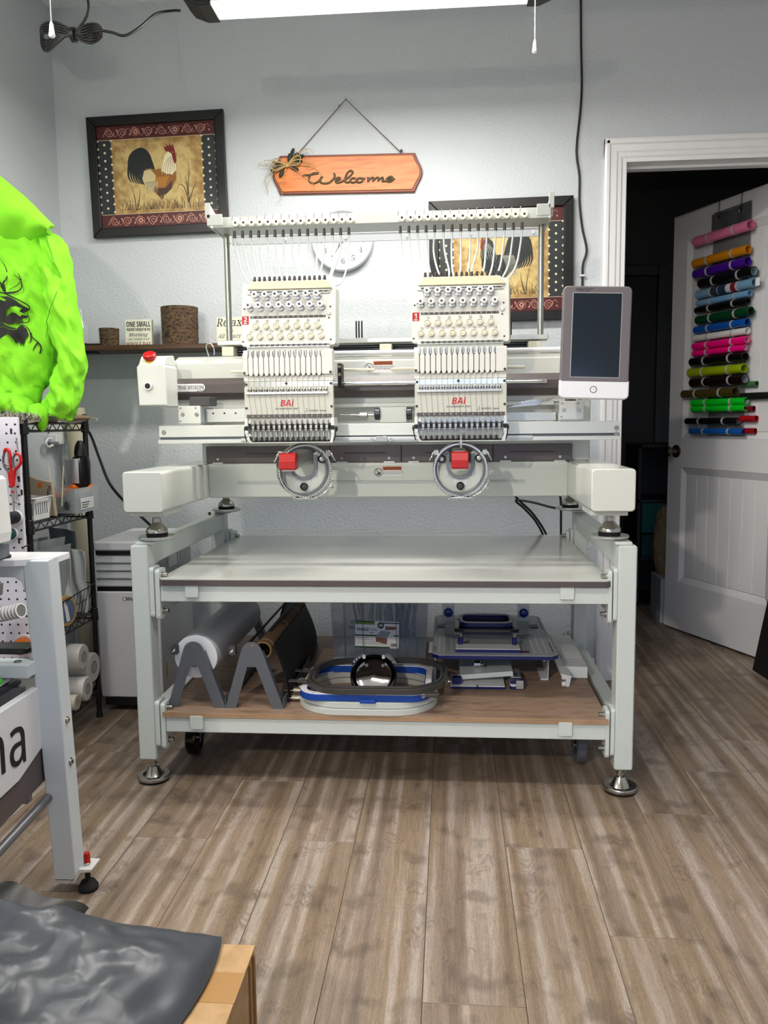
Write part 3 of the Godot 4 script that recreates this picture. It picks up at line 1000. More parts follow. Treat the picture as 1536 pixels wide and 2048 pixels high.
		for k in 20:
			ring.append(cc + V(cos(TAU * k / 20) * 0.0125, sin(TAU * k / 20) * 0.0125, 0.0006))
		obj("pictogram", mb().tube(ring, 0.0009, 5, true).tube([ring[7], ring[17]], 0.0009, 5).prism([Vector2(-0.008, -0.008), Vector2(0.004, -0.008), Vector2(0.009, -0.002), Vector2(0.002, 0.002)], cc, V(1, 0, 0), V(0, 1, 0), 0.0006), M.darkgrey, st)
	# emergency stop box
	var box := obj("control_box", mb().prism([Vector2(-0.934, 1.117), Vector2(-0.846, 1.117), Vector2(-0.846, 1.232), Vector2(-0.852, 1.243), Vector2(-0.934 + 0.006, 1.243), Vector2(-0.937, 1.232)], V(0, 0, -2.53), V(1, 0, 0), V(0, 1, 0), 0.105, 0.005).ext([Vector2(-2.425, 1.238), Vector2(-2.45, 1.266), Vector2(-2.515, 1.272), Vector2(-2.53, 1.238)], -0.931, -0.849, 0.004).box(V(-0.934, 1.117, -2.52), V(-0.893, 1.268, -2.70), 0.003), M.cream, o)
	var ec := V(-0.899, 1.252, -2.445)
	var ed := V(0.04, 0.86, 0.50).normalized()
	obj("button_collar", mb().lathe(ec - ed * 0.006, ed, [Vector2(0, 0), Vector2(0.0165, 0), Vector2(0.0165, 0.009), Vector2(0.014, 0.011), Vector2(0, 0.011)], 24), M.yellow, box)
	obj("emergency_button", mb().lathe(ec, ed, [Vector2(0, 0), Vector2(0.012, 0), Vector2(0.0125, 0.008), Vector2(0.0185, 0.011), Vector2(0.020, 0.016), Vector2(0.0195, 0.022), Vector2(0.016, 0.025), Vector2(0, 0.0245)], 28), M.red, box)
	var kc := V(-0.901, 1.176, -2.425)
	obj("key_switch", mb().lathe(kc, V(0, 0, 1), [Vector2(0.013, 0), Vector2(0.013, 0.006), Vector2(0.011, 0.009), Vector2(0.0085, 0.009), Vector2(0.0085, 0.003), Vector2(0, 0.003)], 24), M.gloss_white, box)
	obj("key_core", mb().lathe(kc, V(0, 0, 1), [Vector2(0.008, 0.0), Vector2(0.008, 0.007), Vector2(0.005, 0.0095), Vector2(0, 0.0095)], 20), M.black, box)
	# pantograph: long front rail and what carries it
	var zr := -2.50
	obj("pantograph_rail", mb().box(V(-0.902, 1.021, zr), V(0.506, 1.057, zr - 0.03), 0.001), M.alu_white, o)
	obj("rail_groove", mb().box(V(-0.900, 1.013, zr - 0.006), V(0.506, 1.021, zr - 0.03)), M.grey_metal, o)
	obj("rail_lip", mb().box(V(-0.905, 1.001, zr + 0.004), V(0.507, 1.013, zr - 0.03), 0.001), M.alu_white, o)
	obj("frame_bar", mb().box(V(-0.64, 1.006, zr + 0.012), V(0.247, 1.016, zr + 0.003), 0.001), M.alu, o)
	obj("center_clip", mb().box(V(-0.222, 1.002, zr + 0.016), V(-0.188, 1.018, zr + 0.012), 0.001).cyl(V(-0.235, 1.009, zr + 0.012), V(-0.235, 1.009, zr + 0.018), 0.005, 10).cyl(V(-0.178, 1.009, zr + 0.012), V(-0.178, 1.009, zr + 0.018), 0.005, 10), M.steel, o)
	for q in [[-0.886, 1.036], [0.495, 1.036], [0.495, 1.018]]:
		bolt(o, V(q[0], q[1], zr), V(0, 0, 1), 0.005, 0.003)
	for s in [[-0.838, -0.768, -1.0], [0.3265, 0.398, 1.0]]:
		var sx: float = s[2]
		var pl := obj("carriage_plate", mb().box(V(s[0], 1.0625, -2.50), V(s[1], 1.117, -2.506), 0.001), M.alu_white, o)
		for q in [[0.014, 0.028, 0.0045], [0.058, 0.028, 0.0045], [0.008, 0.048, 0.002], [0.055, 0.048, 0.002], [0.006, 0.008, 0.002]]:
			bolt(pl, V(s[0] + q[0], 1.0625 + q[1], -2.50), V(0, 0, 1), q[2], 0.005, M.steel)
		obj("carriage_block", mb().box(V(s[0] + 0.002, 1.058, -2.506), V(s[1] - 0.002, 1.115, -2.66), 0.001), M.alu, o)
		obj("carriage_cap", mb().box(V(s[0] + 0.03, 1.117, -2.52), V(s[1] + 0.025 if sx < 0 else s[1] - 0.02, 1.145, -2.60), 0.002), M.darkgrey, o)
	# pale extrusion strip behind, with screws
	obj("drive_rail", mb().box(V(-0.77, 1.066, -2.56), V(-0.60, 1.108, -2.60), 0.001), M.alu, o)
	obj("drive_rail", mb().box(V(0.17, 1.06, -2.56), V(0.325, 1.085, -2.60), 0.001), M.alu, o)
	for k in 4:
		bolt(o, V(-0.745 + k * 0.036, 1.094, -2.56), V(0, 0, 1), 0.002, 0.003, M.black)
	obj("motor_block", mb().box(V(-0.222, 1.058, -2.60), V(-0.135, 1.108, -2.68), 0.002), M.cream, o)
	for q in [-0.228, -0.128]:
		obj("coupling", mb().cyl(V(q - 0.008, 1.086, -2.60), V(q + 0.010, 1.086, -2.60), 0.018, 20, 0.002), mat(Color(0.10, 0.13, 0.2), 0.3), o)
	obj("drive_shaft", mb().cyl(V(-0.345, 1.083, -2.60), V(-0.24, 1.083, -2.60), 0.004, 12).cyl(V(-0.285, 1.083, -2.60), V(-0.258, 1.083, -2.60), 0.0095, 18, 0.002), M.steel, o)
	for s in [[0.175, 0.27, 1.10, 1.112], [0.20, 0.30, 1.112, 1.122]]:
		obj("lever_arm", mb().prism([Vector2(s[0], s[2]), Vector2(s[1], s[2] + 0.006), Vector2(s[1] + 0.02, s[3] + 0.008), Vector2(s[0] + 0.04, s[3])], V(0, 0, -2.56), V(1, 0, 0), V(0, 1, 0), 0.008, 0.001), M.steel, o)
	# snap hook lying on the beam
	obj("snap_hook", mb().tube(curve([V(-0.782, 1.281, -2.66), V(-0.790, 1.310, -2.66), V(-0.782, 1.322, -2.66), V(-0.770, 1.316, -2.66), V(-0.764, 1.300, -2.66), V(-0.764, 1.284, -2.66)], 5), 0.0022, 6), M.chrome, o)
	build_thread_stand(o)
	for h in 2:
		build_head(o, [0.031, -0.465][h], h)
	build_panel(o)
	build_arms(o)

func build_thread_stand(o: Node3D) -> void:
	# tray bar behind the heads, columns, guide rack with rear plate
	obj("tray_bar", mb().box(V(-0.765, 1.318, -2.70), V(0.318, 1.334, -2.76), 0.003), M.alu_white, o)
	obj("tray_rails", mb().box(V(-0.735, 1.300, -2.745), V(0.29, 1.304, -2.76), 0.001).box(V(-0.735, 1.308, -2.745), V(0.29, 1.312, -2.76), 0.001).box(V(-0.735, 1.292, -2.75), V(0.29, 1.296, -2.76), 0.001), M.grey_metal, o)
	obj("tray_back", mb().box(V(-0.74, 1.283, -2.762), V(0.295, 1.318, -2.775)), M.darkgrey, o)
	for q: float in [-0.73, -0.207, 0.272]:
		obj("tray_support", mb().box(V(q - 0.02, 1.283, -2.70), V(q + 0.02, 1.314, -2.76), 0.002), M.ivory, o)
	for q: float in [-0.313, -0.304, -0.294, -0.119, 0.187, 0.204]:
		obj("thread_pin", mb().cyl(V(q, 1.334, -2.80), V(q, 1.40, -2.80), 0.0025, 8), M.black, o)
	for q: float in [-0.730, 0.293]:
		var c := obj("column", mb().cyl(V(q, 1.334, -2.73), V(q, 1.69, -2.73), 0.0098, 20), M.steel, o)
		obj("collar", mb().lathe(V(q, 1.686, -2.73), V(0, 1, 0), [Vector2(0, 0), Vector2(0.012, 0), Vector2(0.018, 0.006), Vector2(0, 0.006)], 20), M.alu, c)
	# guide bar across the front with upturned ends
	var bar := obj("guide_bar", mb().box(V(-0.752, 1.680, -2.64), V(0.310, 1.712, -2.646), 0.001).box(V(-0.752, 1.680, -2.646), V(0.310, 1.684, -2.76), 0.001), M.rack, o)
	for s in [[-0.752, -1.0], [0.310, 1.0]]:
		obj("end_bracket", mb().box(V(s[0] - 0.002, 1.676, -2.60), V(s[0] + 0.002, 1.714, -2.65), 0.001).ext([Vector2(-2.60, 1.676), Vector2(-2.60, 1.745), Vector2(-2.615, 1.747), Vector2(-2.76, 1.712), Vector2(-2.86, 1.70), Vector2(-2.86, 1.676)], s[0] - 0.003, s[0] + 0.003, 0.001), M.rack, bar)
		obj("end_tab", mb().box(V(s[0] - 0.004, 1.678, -2.598), V(s[0] - s[1] * 0.045, 1.712, -2.604), 0.001).box(V(s[0] - 0.009, 1.70, -2.598), V(s[0] + 0.007, 1.747, -2.604), 0.001), M.rack, bar)
	var rear := obj("rear_plate", mb().box(V(-0.745, 1.672, -2.86), V(0.30, 1.726, -2.864), 0.001).box(V(-0.745, 1.699, -2.857), V(0.30, 1.701, -2.861)), M.rack_rear, o)
	for k in 9:
		obj("eyelet", mb().lathe(V(-0.56 + k * 0.105, 1.686 + 0.024 * (k % 2), -2.86), V(0, 0, 1), [Vector2(0.002, 0), Vector2(0.0045, 0), Vector2(0.0045, 0.003), Vector2(0.002, 0.003)], 12), M.gloss_white, rear)
	# 15 guide knobs and tubes per head
	var knob := mb().lathe(Vector3.ZERO, V(0, 0, 1), [Vector2(0.010, 0), Vector2(0.0105, 0.004), Vector2(0.009, 0.005), Vector2(0.009, 0.008), Vector2(0.0115, 0.009), Vector2(0.0118, 0.016), Vector2(0.0105, 0.018), Vector2(0.004, 0.018), Vector2(0.0035, 0.014)], 20).mesh()
	var core := mb().cyl(V(0, 0, 0), V(0, 0, 0.0155), 0.0036, 10).mesh()
	var clip := mb().cyl(V(0, -0.010, 0), V(0, 0.010, 0), 0.0042, 10, 0.001).cyl(V(0, -0.012, 0), V(0, -0.004, 0), 0.005, 10).mesh()
	for h in 2:
		var c: float = [0.031, -0.465][h]
		var x0: float = [-0.150, -0.676][h]
		var x1: float = [0.226, -0.311][h]
		for k in 15:
			var t := k / 14.0
			var x := lerpf(x0, x1, t)
			var y := 1.690
			var kn := inst("guide_knob", knob, M.ivory, o, V(x + 0.004, y, -2.64))
			inst("core", core, M.black, kn, V(x + 0.004, y, -2.64))
			obj("thread_eye", mb().tube([V(x - 0.008, y + 0.008, -2.632), V(x - 0.008, y + 0.020, -2.632), V(x - 0.006, y + 0.024, -2.632)], 0.0012, 6), M.steel, kn)
			var xe := c - 0.0995 + 0.2055 * t
			inst("tube_clip", clip, M.taupe_dark, o, V(x - 0.002, 1.657, -2.632))
			var a := V(x - 0.002, 1.648, -2.632)
			var e := V(xe, 1.474, -2.452)
			var dx := xe - x
			var w := 0.004 * sin(k * 2.7 + h)
			var pts: Array
			if absf(dx) > 0.04:
				pts = [a, a + V(dx * 0.06, -0.05, 0), a + V(dx * 0.2, -0.11, 0.005), a + V(dx * 0.5, -0.155, 0.03), a + V(dx * 0.80, -0.170, 0.09), e + V(0, 0.004, -0.03), e]
			else:
				pts = [a, a + V(w, -0.06, 0.0), a + V(dx * 0.5 + w * 2, -0.12, 0.012), a + V(dx * 0.85, -0.158, 0.05), e + V(0, 0.010, -0.04), e]
			obj("thread_tube", mb().tube(curve(pts, 5), 0.0030, 8), M.clear_tube, o)

func build_head(o: Node3D, c: float, h: int) -> void:
	var Z := -2.37
	# case: side walls and front of the needle-bar case
	var body := obj("sewing_head", mb().box(V(c - 0.1225, 1.078, Z - 0.012), V(c + 0.1225, 1.29, Z - 0.075), 0.003).box(V(c - 0.1215, 1.005, Z - 0.035), V(c + 0.1215, 1.079, Z - 0.075), 0.001).box(V(c - 0.06, 1.05, Z - 0.075), V(c + 0.06, 1.27, -2.66), 0.004), M.cream, o)
	# needle area: framed opening below
	# upper tension plate, leaning back a little
	var lean := Transform3D(Basis(Vector3.RIGHT, deg_to_rad(-9.0)), V(c, 1.288, Z - 0.012))
	var tp := mb()
	tp.xf = lean
	tp.prism(rrect(-0.139, -0.004, 0.139, 0.180, 0.009, 4), V(0, 0, -0.014), V(1, 0, 0), V(0, 1, 0), 0.014, 0.002)
	var plate := obj("tension_plate", tp, M.plate, body)
	var on := func(x: float, y: float, z := 0.0) -> Vector3: return lean * V(x, y, z)
	var lb := lean.basis
	# the plate is seen at y = 1.288 + up * 0.988
	var U := func(y: float) -> float: return (y - 1.288) / 0.988
	# rear shell of the plate
	var rs := mb()
	rs.xf = lean
	rs.box(V(-0.125, 0.0, -0.014), V(0.143, 0.165, -0.045), 0.004)
	obj("plate_shell", rs, M.cream, body)
	var bb := mb()
	bb.xf = lean
	bb.prism([Vector2(-0.106, 0.183), Vector2(0.112, 0.183), Vector2(0.1285, 0.160), Vector2(-0.119, 0.160)], V(0, 0, 0.0), V(1, 0, 0), V(0, 1, 0), 0.010, 0.001)
	obj("top_block", bb, M.beige, body)
	# comb strips
	for q in [[0.1575, 0.1465], [0.002, -0.010]]:
		var cs := mb()
		cs.xf = lean
		cs.box(V(-0.122, q[1], 0.0), V(0.122, q[0], 0.006), 0.001)
		obj("comb_strip", cs, M.alu, body)
		var cd := mb()
		cd.xf = lean
		for k in 15:
			var x := -0.112 + k * 0.0155
			cd.box(V(x, q[1] + 0.003, 0.006), V(x + 0.0095, q[0] - 0.003, 0.0072))
			cd.cyl(V(x + 0.0125, (q[0] + q[1]) / 2, 0.004), V(x + 0.0125, (q[0] + q[1]) / 2, 0.010), 0.0022, 6)
		obj("comb_marks", cd, M.darkgrey, body)
	var clip := mb().cyl(V(0, -0.011, 0), V(0, 0.008, 0), 0.0036, 10, 0.001).cyl(V(0, -0.004, 0), V(0, 0.001, 0), 0.0045, 10).mesh()
	var kn := mb().lathe(Vector3.ZERO, V(0, 0, 1), [Vector2(0.0085, 0.020), Vector2(0.0095, 0.022), Vector2(0.0095, 0.028), Vector2(0.0085, 0.031), Vector2(0.004, 0.0315), Vector2(0.0032, 0.029), Vector2(0, 0.029)], 18).mesh()
	var kb := mb().lathe(Vector3.ZERO, V(0, 0, 1), [Vector2(0.004, 0), Vector2(0.011, 0.001), Vector2(0.0115, 0.003), Vector2(0.006, 0.005), Vector2(0.006, 0.007), Vector2(0.0115, 0.009), Vector2(0.011, 0.012), Vector2(0.007, 0.013), Vector2(0.0065, 0.021)], 18).mesh()
	var kc := mb().cyl(Vector3.ZERO, V(0, 0, 0.0298), 0.0030, 8).mesh()
	var wh := mb().lathe(Vector3.ZERO, V(0, 0, 1), [Vector2(0.008, 0), Vector2(0.0085, 0.004), Vector2(0.0065, 0.005), Vector2(0.0065, 0.007), Vector2(0.0088, 0.009), Vector2(0.0088, 0.011), Vector2(0.0075, 0.012), Vector2(0.006, 0.009), Vector2(0.0035, 0.009), Vector2(0.003, 0.012), Vector2(0, 0.012)], 20).mesh()
	var eye := mb().tube([V(-0.002, 0.004, 0.002), V(-0.003, -0.002, 0.004), V(0.0, -0.005, 0.004), V(0.003, -0.002, 0.004), V(0.002, 0.003, 0.002)], 0.0009, 5).mesh()
	for k in 15:
		inst("tube_clip", clip, M.taupe_dark, body, on.call(-0.0995 + 0.2055 * k / 14.0, 0.190, 0.004), lb)
	# the knob faces stand 31 mm proud, so their bases sit lower on the plate than they look
	for row in 4:
		var cnt: int = [7, 8, 7, 8][row]
		var xa: float = [-0.0945, -0.1125, -0.0945, -0.1125][row]
		var xb: float = [0.0850, 0.0965, 0.0850, 0.0965][row]
		var yy: float = [1.4255, 1.3945, 1.339, 1.309][row]
		for k in cnt:
			var x := lerpf(xa, xb, k / float(cnt - 1))
			var p: Vector3 = on.call(x, U.call(yy), 0.0)
			if row < 2:
				var b := inst("tension_knob", kn, M.gloss_white, body, p, lb)
				inst("tension_spring", kb, M.chrome, body, p, lb)
				inst("knob_core", kc, M.black, body, p, lb)
			else:
				inst("sensor_wheel", wh, M.ivory, body, p, lb)
				inst("thread_eye", eye, M.steel, body, on.call(x + 0.003, U.call(yy) + 0.0165, 0.0), lb)
	var ns := mb()
	ns.xf = lean
	ns.box(V(-0.112, U.call(1.364), 0.0), V(0.109, U.call(1.3705), 0.0012))
	var strip := obj("number_strip", ns, M.taupe_dark, body)
	for k in 15:
		text("digit", str(15 - k), 0.0048, on.call(-0.105 + k * 0.0149, U.call(1.3673), 0.0013), M.print_white, body, lb)
	var rsq := mb()
	rsq.xf = lean
	rsq.box(V(-0.1365, U.call(1.347), 0.0), V(-0.1165, U.call(1.371), 0.0008))
	obj("number_sticker", rsq, M.red, body, "red sticker with the head's number")
	text("digit", ["1", "2"][h], 0.0185, on.call(-0.1265, U.call(1.3615), 0.0009), M.print_white, body, lb, true)
	text("lettering", "BAi", 0.005, on.call(-0.1265, U.call(1.3505), 0.0009), M.print_white, body, lb, true)
	var cap := mb()
	cap.xf = lean
	cap.lathe(V(0.1185, U.call(1.3765), 0), V(0, 0, 1), [Vector2(0, 0), Vector2(0.007, 0), Vector2(0.007, 0.004), Vector2(0.005, 0.006), Vector2(0, 0.0065)], 18)
	obj("side_button", cap, M.gloss_white, body)
	for q in [[0.1225, 1.394], [0.1185, 1.362], [0.124, 1.299], [-0.130, 1.392], [-0.133, 1.297]]:
		var sc := mb()
		sc.xf = lean
		sc.lathe(V(q[0], U.call(q[1]), 0), V(0, 0, 1), [Vector2(0.0028, 0), Vector2(0.0028, 0.0012), Vector2(0, 0.0012)], 10)
		obj("screw", sc, M.darkgrey, body)
	# thread fingers block
	var zb := Z + 0.006
	obj("finger_block", mb().box(V(c - 0.132, 1.182, Z - 0.004), V(c + 0.131, 1.272, Z - 0.04), 0.002).box(V(c - 0.132, 1.200, Z - 0.004), V(c - 0.1165, 1.262, zb), 0.002).box(V(c + 0.099, 1.200, Z - 0.004), V(c + 0.131, 1.268, zb), 0.002), M.plate, body)
	for k in 14:
		var x := c - 0.1155 + k * 0.01533
		var ft := obj("finger", mb().prism([Vector2(x + 0.0006, 1.205), Vector2(x + 0.0045, 1.1965), Vector2(x + 0.0105, 1.1965), Vector2(x + 0.0144, 1.205), Vector2(x + 0.0144, 1.248), Vector2(x + 0.011, 1.254), Vector2(x + 0.011, 1.268), Vector2(x + 0.0045, 1.271), Vector2(x + 0.0035, 1.254), Vector2(x + 0.0006, 1.248)], V(0, 0, Z - 0.004), V(1, 0, 0), V(0, 1, 0), 0.0115, 0.0012), M.plate, body)
	var gaps := mb()
	var lev := mb()
	for k in 15:
		var x := c - 0.1155 + k * 0.01533
		gaps.box(V(x - 0.0016, 1.198, Z - 0.0045), V(x + 0.0016, 1.270, Z - 0.0030))
		lev.box(V(x - 0.0008, 1.252, Z - 0.003), V(x + 0.0018, 1.268, Z + 0.007), 0.0005)
	obj("finger_slots", gaps, M.black, body)
	obj("take_up_levers", lev, M.chrome, body)
	# polished strip with its row of guides
	obj("polished_strip", mb().box(V(c - 0.128, 1.1655, Z), V(c + 0.129, 1.1815, Z - 0.008), 0.001), mat(Color(0.88, 0.88, 0.86), 0.12, 0.6), body)
	var lw := obj("lower_cover", mb().box(V(c - 0.1305, 1.0745, Z + 0.001), V(c + 0.1305, 1.166, Z - 0.006), 0.0015), M.cover, body)
	obj("guide_rail", mb().box(V(c - 0.124, 1.144, Z + 0.010), V(c + 0.116, 1.1515, Z), 0.001), M.alu, body)
	var gd := mb()
	var gk := mb()
	for k in 15:
		var x := c - 0.1155 + k * 0.0158
		gd.cyl(V(x, 1.156, Z), V(x, 1.156, Z + 0.011), 0.0042, 8)
		gd.box(V(x + 0.003, 1.150, Z), V(x + 0.008, 1.166, Z + 0.006), 0.0008)
		gk.cyl(V(x, 1.156, Z + 0.0105), V(x, 1.156, Z + 0.0115), 0.0026, 8)
		gk.box(V(x + 0.0055, 1.1525, Z + 0.006), V(x + 0.0085, 1.158, Z + 0.0085))
	obj("guide_posts", gd, M.steel, body)
	obj("guide_marks", gk, M.black, body)
	var th := mb()
	for k in 15:
		var x := c - 0.1155 + k * 0.0158
		th.cyl(V(x, 1.199, Z + 0.004), V(x, 1.152, Z + 0.0065), 0.00035, 4)
		th.cyl(V(x, 1.146, Z + 0.011), V(c - 0.108 + k * 0.0155, 1.072, Z + 0.004), 0.00035, 4)
	obj("threads", th, M.darkgrey, body)
	# lettering
	text("logo", "BAi", 0.0255, V(c - 0.005, 1.1185, Z + 0.0013), M.logo_red, body, Basis(Vector3.RIGHT, Vector3(0.20, 1, 0), Vector3.BACK), true)
	text("lettering", "BAI EMBROIDERY CRAFT", 0.0038, V(c - 0.005, 1.1025, Z + 0.0013), M.ink, body)
	text("lettering", "institch", 0.0085, V(c + 0.073, 1.0965, Z + 0.0013), M.ink, body)
	text("lettering", "Classic", 0.0045, V(c + 0.1, 1.096, Z + 0.0013), M.ink, body)
	obj("logo", mb().tube(curve([V(c + 0.048, 1.095, Z + 0.001), V(c + 0.0525, 1.0925, Z + 0.001), V(c + 0.055, 1.096, Z + 0.001), V(c + 0.052, 1.100, Z + 0.001), V(c + 0.054, 1.104, Z + 0.001)], 4), 0.0006, 5), M.ink, body)
	for q in [[-0.1235, 1.1735], [0.124, 1.1735], [-0.125, 1.105], [0.125, 1.108], [-0.006, 1.1755], [-0.1265, 1.206], [0.1245, 1.206]]:
		bolt(body, V(c + q[0], q[1], Z + (0.007 if q[1] > 1.2 else 0.001)), V(0, 0, 1), 0.0026, 0.002, M.darkgrey)
	# number strip of the needle bars
	obj("number_strip", mb().box(V(c - 0.1245, 1.0765, Z + 0.001), V(c + 0.1255, 1.0865, Z + 0.0022)), M.taupe, body)
	for k in 15:
		text("digit", str(15 - k), 0.0055, V(c - 0.107 + k * 0.0158, 1.0815, Z + 0.0023), M.print_white, body)
	# needle bars, clamps, presser feet inside the framed opening
	obj("needle_back", mb().box(V(c - 0.122, 1.008, Z - 0.03), V(c + 0.122, 1.075, Z - 0.034)), M.alu_white, body)
	obj("head_frame", mb().box(V(c - 0.132, 1.03, Z + 0.002), V(c - 0.122, 1.0755, Z - 0.07), 0.001).box(V(c + 0.122, 1.03, Z + 0.002), V(c + 0.132, 1.0755, Z - 0.07), 0.001).prism([Vector2(-0.132, 1.034), Vector2(-0.126, 1.034), Vector2(-0.114, 1.006), Vector2(0.118, 1.006), Vector2(0.1265, 1.034), Vector2(0.132, 1.034), Vector2(0.1265, 1.0035), Vector2(-0.118, 1.0035)], V(c, 0, Z - 0.004), V(1, 0, 0), V(0, 1, 0), 0.005, 0.0005).box(V(c - 0.122, 1.060, Z - 0.004), V(c + 0.122, 1.0755, Z - 0.03), 0.001), M.alu_white, body)
	obj("clamp_rail", mb().box(V(c - 0.118, 1.043, Z - 0.006), V(c + 0.118, 1.055, Z - 0.028), 0.001).box(V(c - 0.112, 1.0055, Z - 0.008), V(c + 0.116, 1.0115, Z - 0.03), 0.001), M.black, body)
	var clampm := mb().box(V(-0.0055, 1.057, -0.003), V(0.0055, 1.072, 0.006), 0.001).cyl(V(0.0015, 1.064, 0.006), V(0.0015, 1.064, 0.0085), 0.0028, 8).box(V(-0.004, 1.044, -0.003), V(0.0045, 1.0555, 0.003), 0.001).mesh()
	var barm := mb().cyl(V(0, 1.010, -0.004), V(0, 1.058, -0.004), 0.0024, 10).box(V(-0.0035, 1.038, -0.008), V(0.0035, 1.043, 0.002), 0.0008).mesh()
	var footm := mb().box(V(-0.0035, 1.012, -0.009), V(0.0035, 1.023, -0.001), 0.0008).mesh()
	for k in 15:
		var x := c - 0.107 + k * 0.0155
		var low := h == 0 and k == 7
		inst("needle_clamp", clampm, M.steel, body, V(x, 0, Z))
		inst("needle_bar", barm, M.steel, body, V(x, -0.010 if low else 0.0, Z))
		inst("presser_foot", footm, M.black, body, V(x - 0.0076, -0.002, Z))
	if h == 0:
		obj("needle_shaft", mb().cyl(V(c + 0.0015, 0.985, Z - 0.004), V(c + 0.0015, 1.02, Z - 0.004), 0.003, 10, 0.0, 0.0035).cyl(V(c + 0.0015, 0.9955, Z - 0.004), V(c + 0.0015, 1.003, Z - 0.004), 0.0055, 10), M.chrome, body)
	for s: float in [-1.0, 1.0]:
		bolt(body, V(c + s * 0.127, 1.047, Z + 0.002), V(0, 0, 1), 0.0045, 0.003, M.black)
		obj("side_pivot", mb().lathe(V(c + s * 0.132, 1.043, Z - 0.02), V(s, 0, 0), [Vector2(0, 0), Vector2(0.008, 0), Vector2(0.008, 0.005), Vector2(0.004, 0.007), Vector2(0, 0.007)], 12).tube([V(c + s * 0.135, 1.04, Z - 0.01), V(c + s * 0.133, 1.02, Z - 0.006), V(c + s * 0.128, 1.008, Z - 0.006)], 0.0018, 6), M.black, body)

func build_panel(o: Node3D) -> void:
	# tablet leaning slightly clockwise
	var b := Basis(Vector3.BACK, deg_to_rad(-2.0)) * Basis(Vector3.RIGHT, deg_to_rad(-4.0))
	var xf := Transform3D(b, V(0.396, 1.270, -2.30))
	var m := mb()
	m.xf = xf
	m.prism(rrect(-0.092, -0.152, 0.092, 0.151, 0.013, 6), V(0, 0, -0.022), V(1, 0, 0), V(0, 1, 0), 0.022, 0.004, true)
	var p := obj("control_panel", m, mat(Color(0.42, 0.395, 0.41), 0.3), o)
	var lowm := mb()
	lowm.xf = xf
	var lp := [Vector2(0.0935, -0.104), Vector2(-0.0935, -0.104)]
	for k in 7:
		var q := PI + PI / 2 * k / 6
		lp.append(Vector2(-0.0805 + cos(q) * 0.013, -0.140 + sin(q) * 0.013))
	for k in 7:
		var q := PI * 1.5 + PI / 2 * k / 6
		lp.append(Vector2(0.0805 + cos(q) * 0.013, -0.140 + sin(q) * 0.013))
	lowm.prism(lp, V(0, 0, -0.023), V(1, 0, 0), V(0, 1, 0), 0.0245, 0.004)
	obj("bottom_cover", lowm, M.gloss_white, p)
	var bz := mb()
	bz.xf = xf
	bz.prism(rrect(-0.0665, -0.096, 0.0665, 0.133, 0.002, 2), V(0, 0, -0.002), V(1, 0, 0), V(0, 1, 0), 0.0028, 0.0004)
	obj("bezel", bz, mat(Color(0.66, 0.66, 0.68), 0.3), p)
	var sc := mb()
	sc.xf = xf
	sc.box(V(-0.0645, -0.094, 0.0), V(0.0645, 0.131, 0.0012))
	obj("screen", sc, mat(Color(0.115, 0.145, 0.185), 0.12), p)
	var pb := mb()
	pb.xf = xf
	pb.lathe(V(-0.002, -0.128, 0.0012), V(0, 0, 1), [Vector2(0.0095, 0), Vector2(0.0095, 0.0012), Vector2(0.008, 0.0012), Vector2(0.0075, 0.0004)], 28).tube([V(-0.001, -0.1255, 0.0016), V(-0.001, -0.1295, 0.0016)], 0.0004, 5)
	obj("power_ring", pb, M.grey_metal, p)
	var pc := mb()
	pc.xf = xf
	pc.cyl(V(-0.002, -0.128, 0.001), V(-0.002, -0.128, 0.0016), 0.0076, 24)
	obj("power_button", pc, M.gloss_white, p)
	text("logo", "BAi", 0.0095, xf * V(-0.052, 0.1405, 0.0004), M.darkgrey, p, b, true)
	text("lettering", "EMBROIDERY", 0.0035, xf * V(-0.031, 0.1425, 0.0004), M.darkgrey, p, b)
	text("lettering", "MACHINE", 0.0035, xf * V(-0.034, 0.1380, 0.0004), M.darkgrey, p, b)
	obj("panel_arm", mb().box(V(0.385, 1.20, -2.325), V(0.425, 1.26, -2.60), 0.004).box(V(0.378, 1.19, -2.59), V(0.43, 1.27, -2.70), 0.004), M.cream, o)

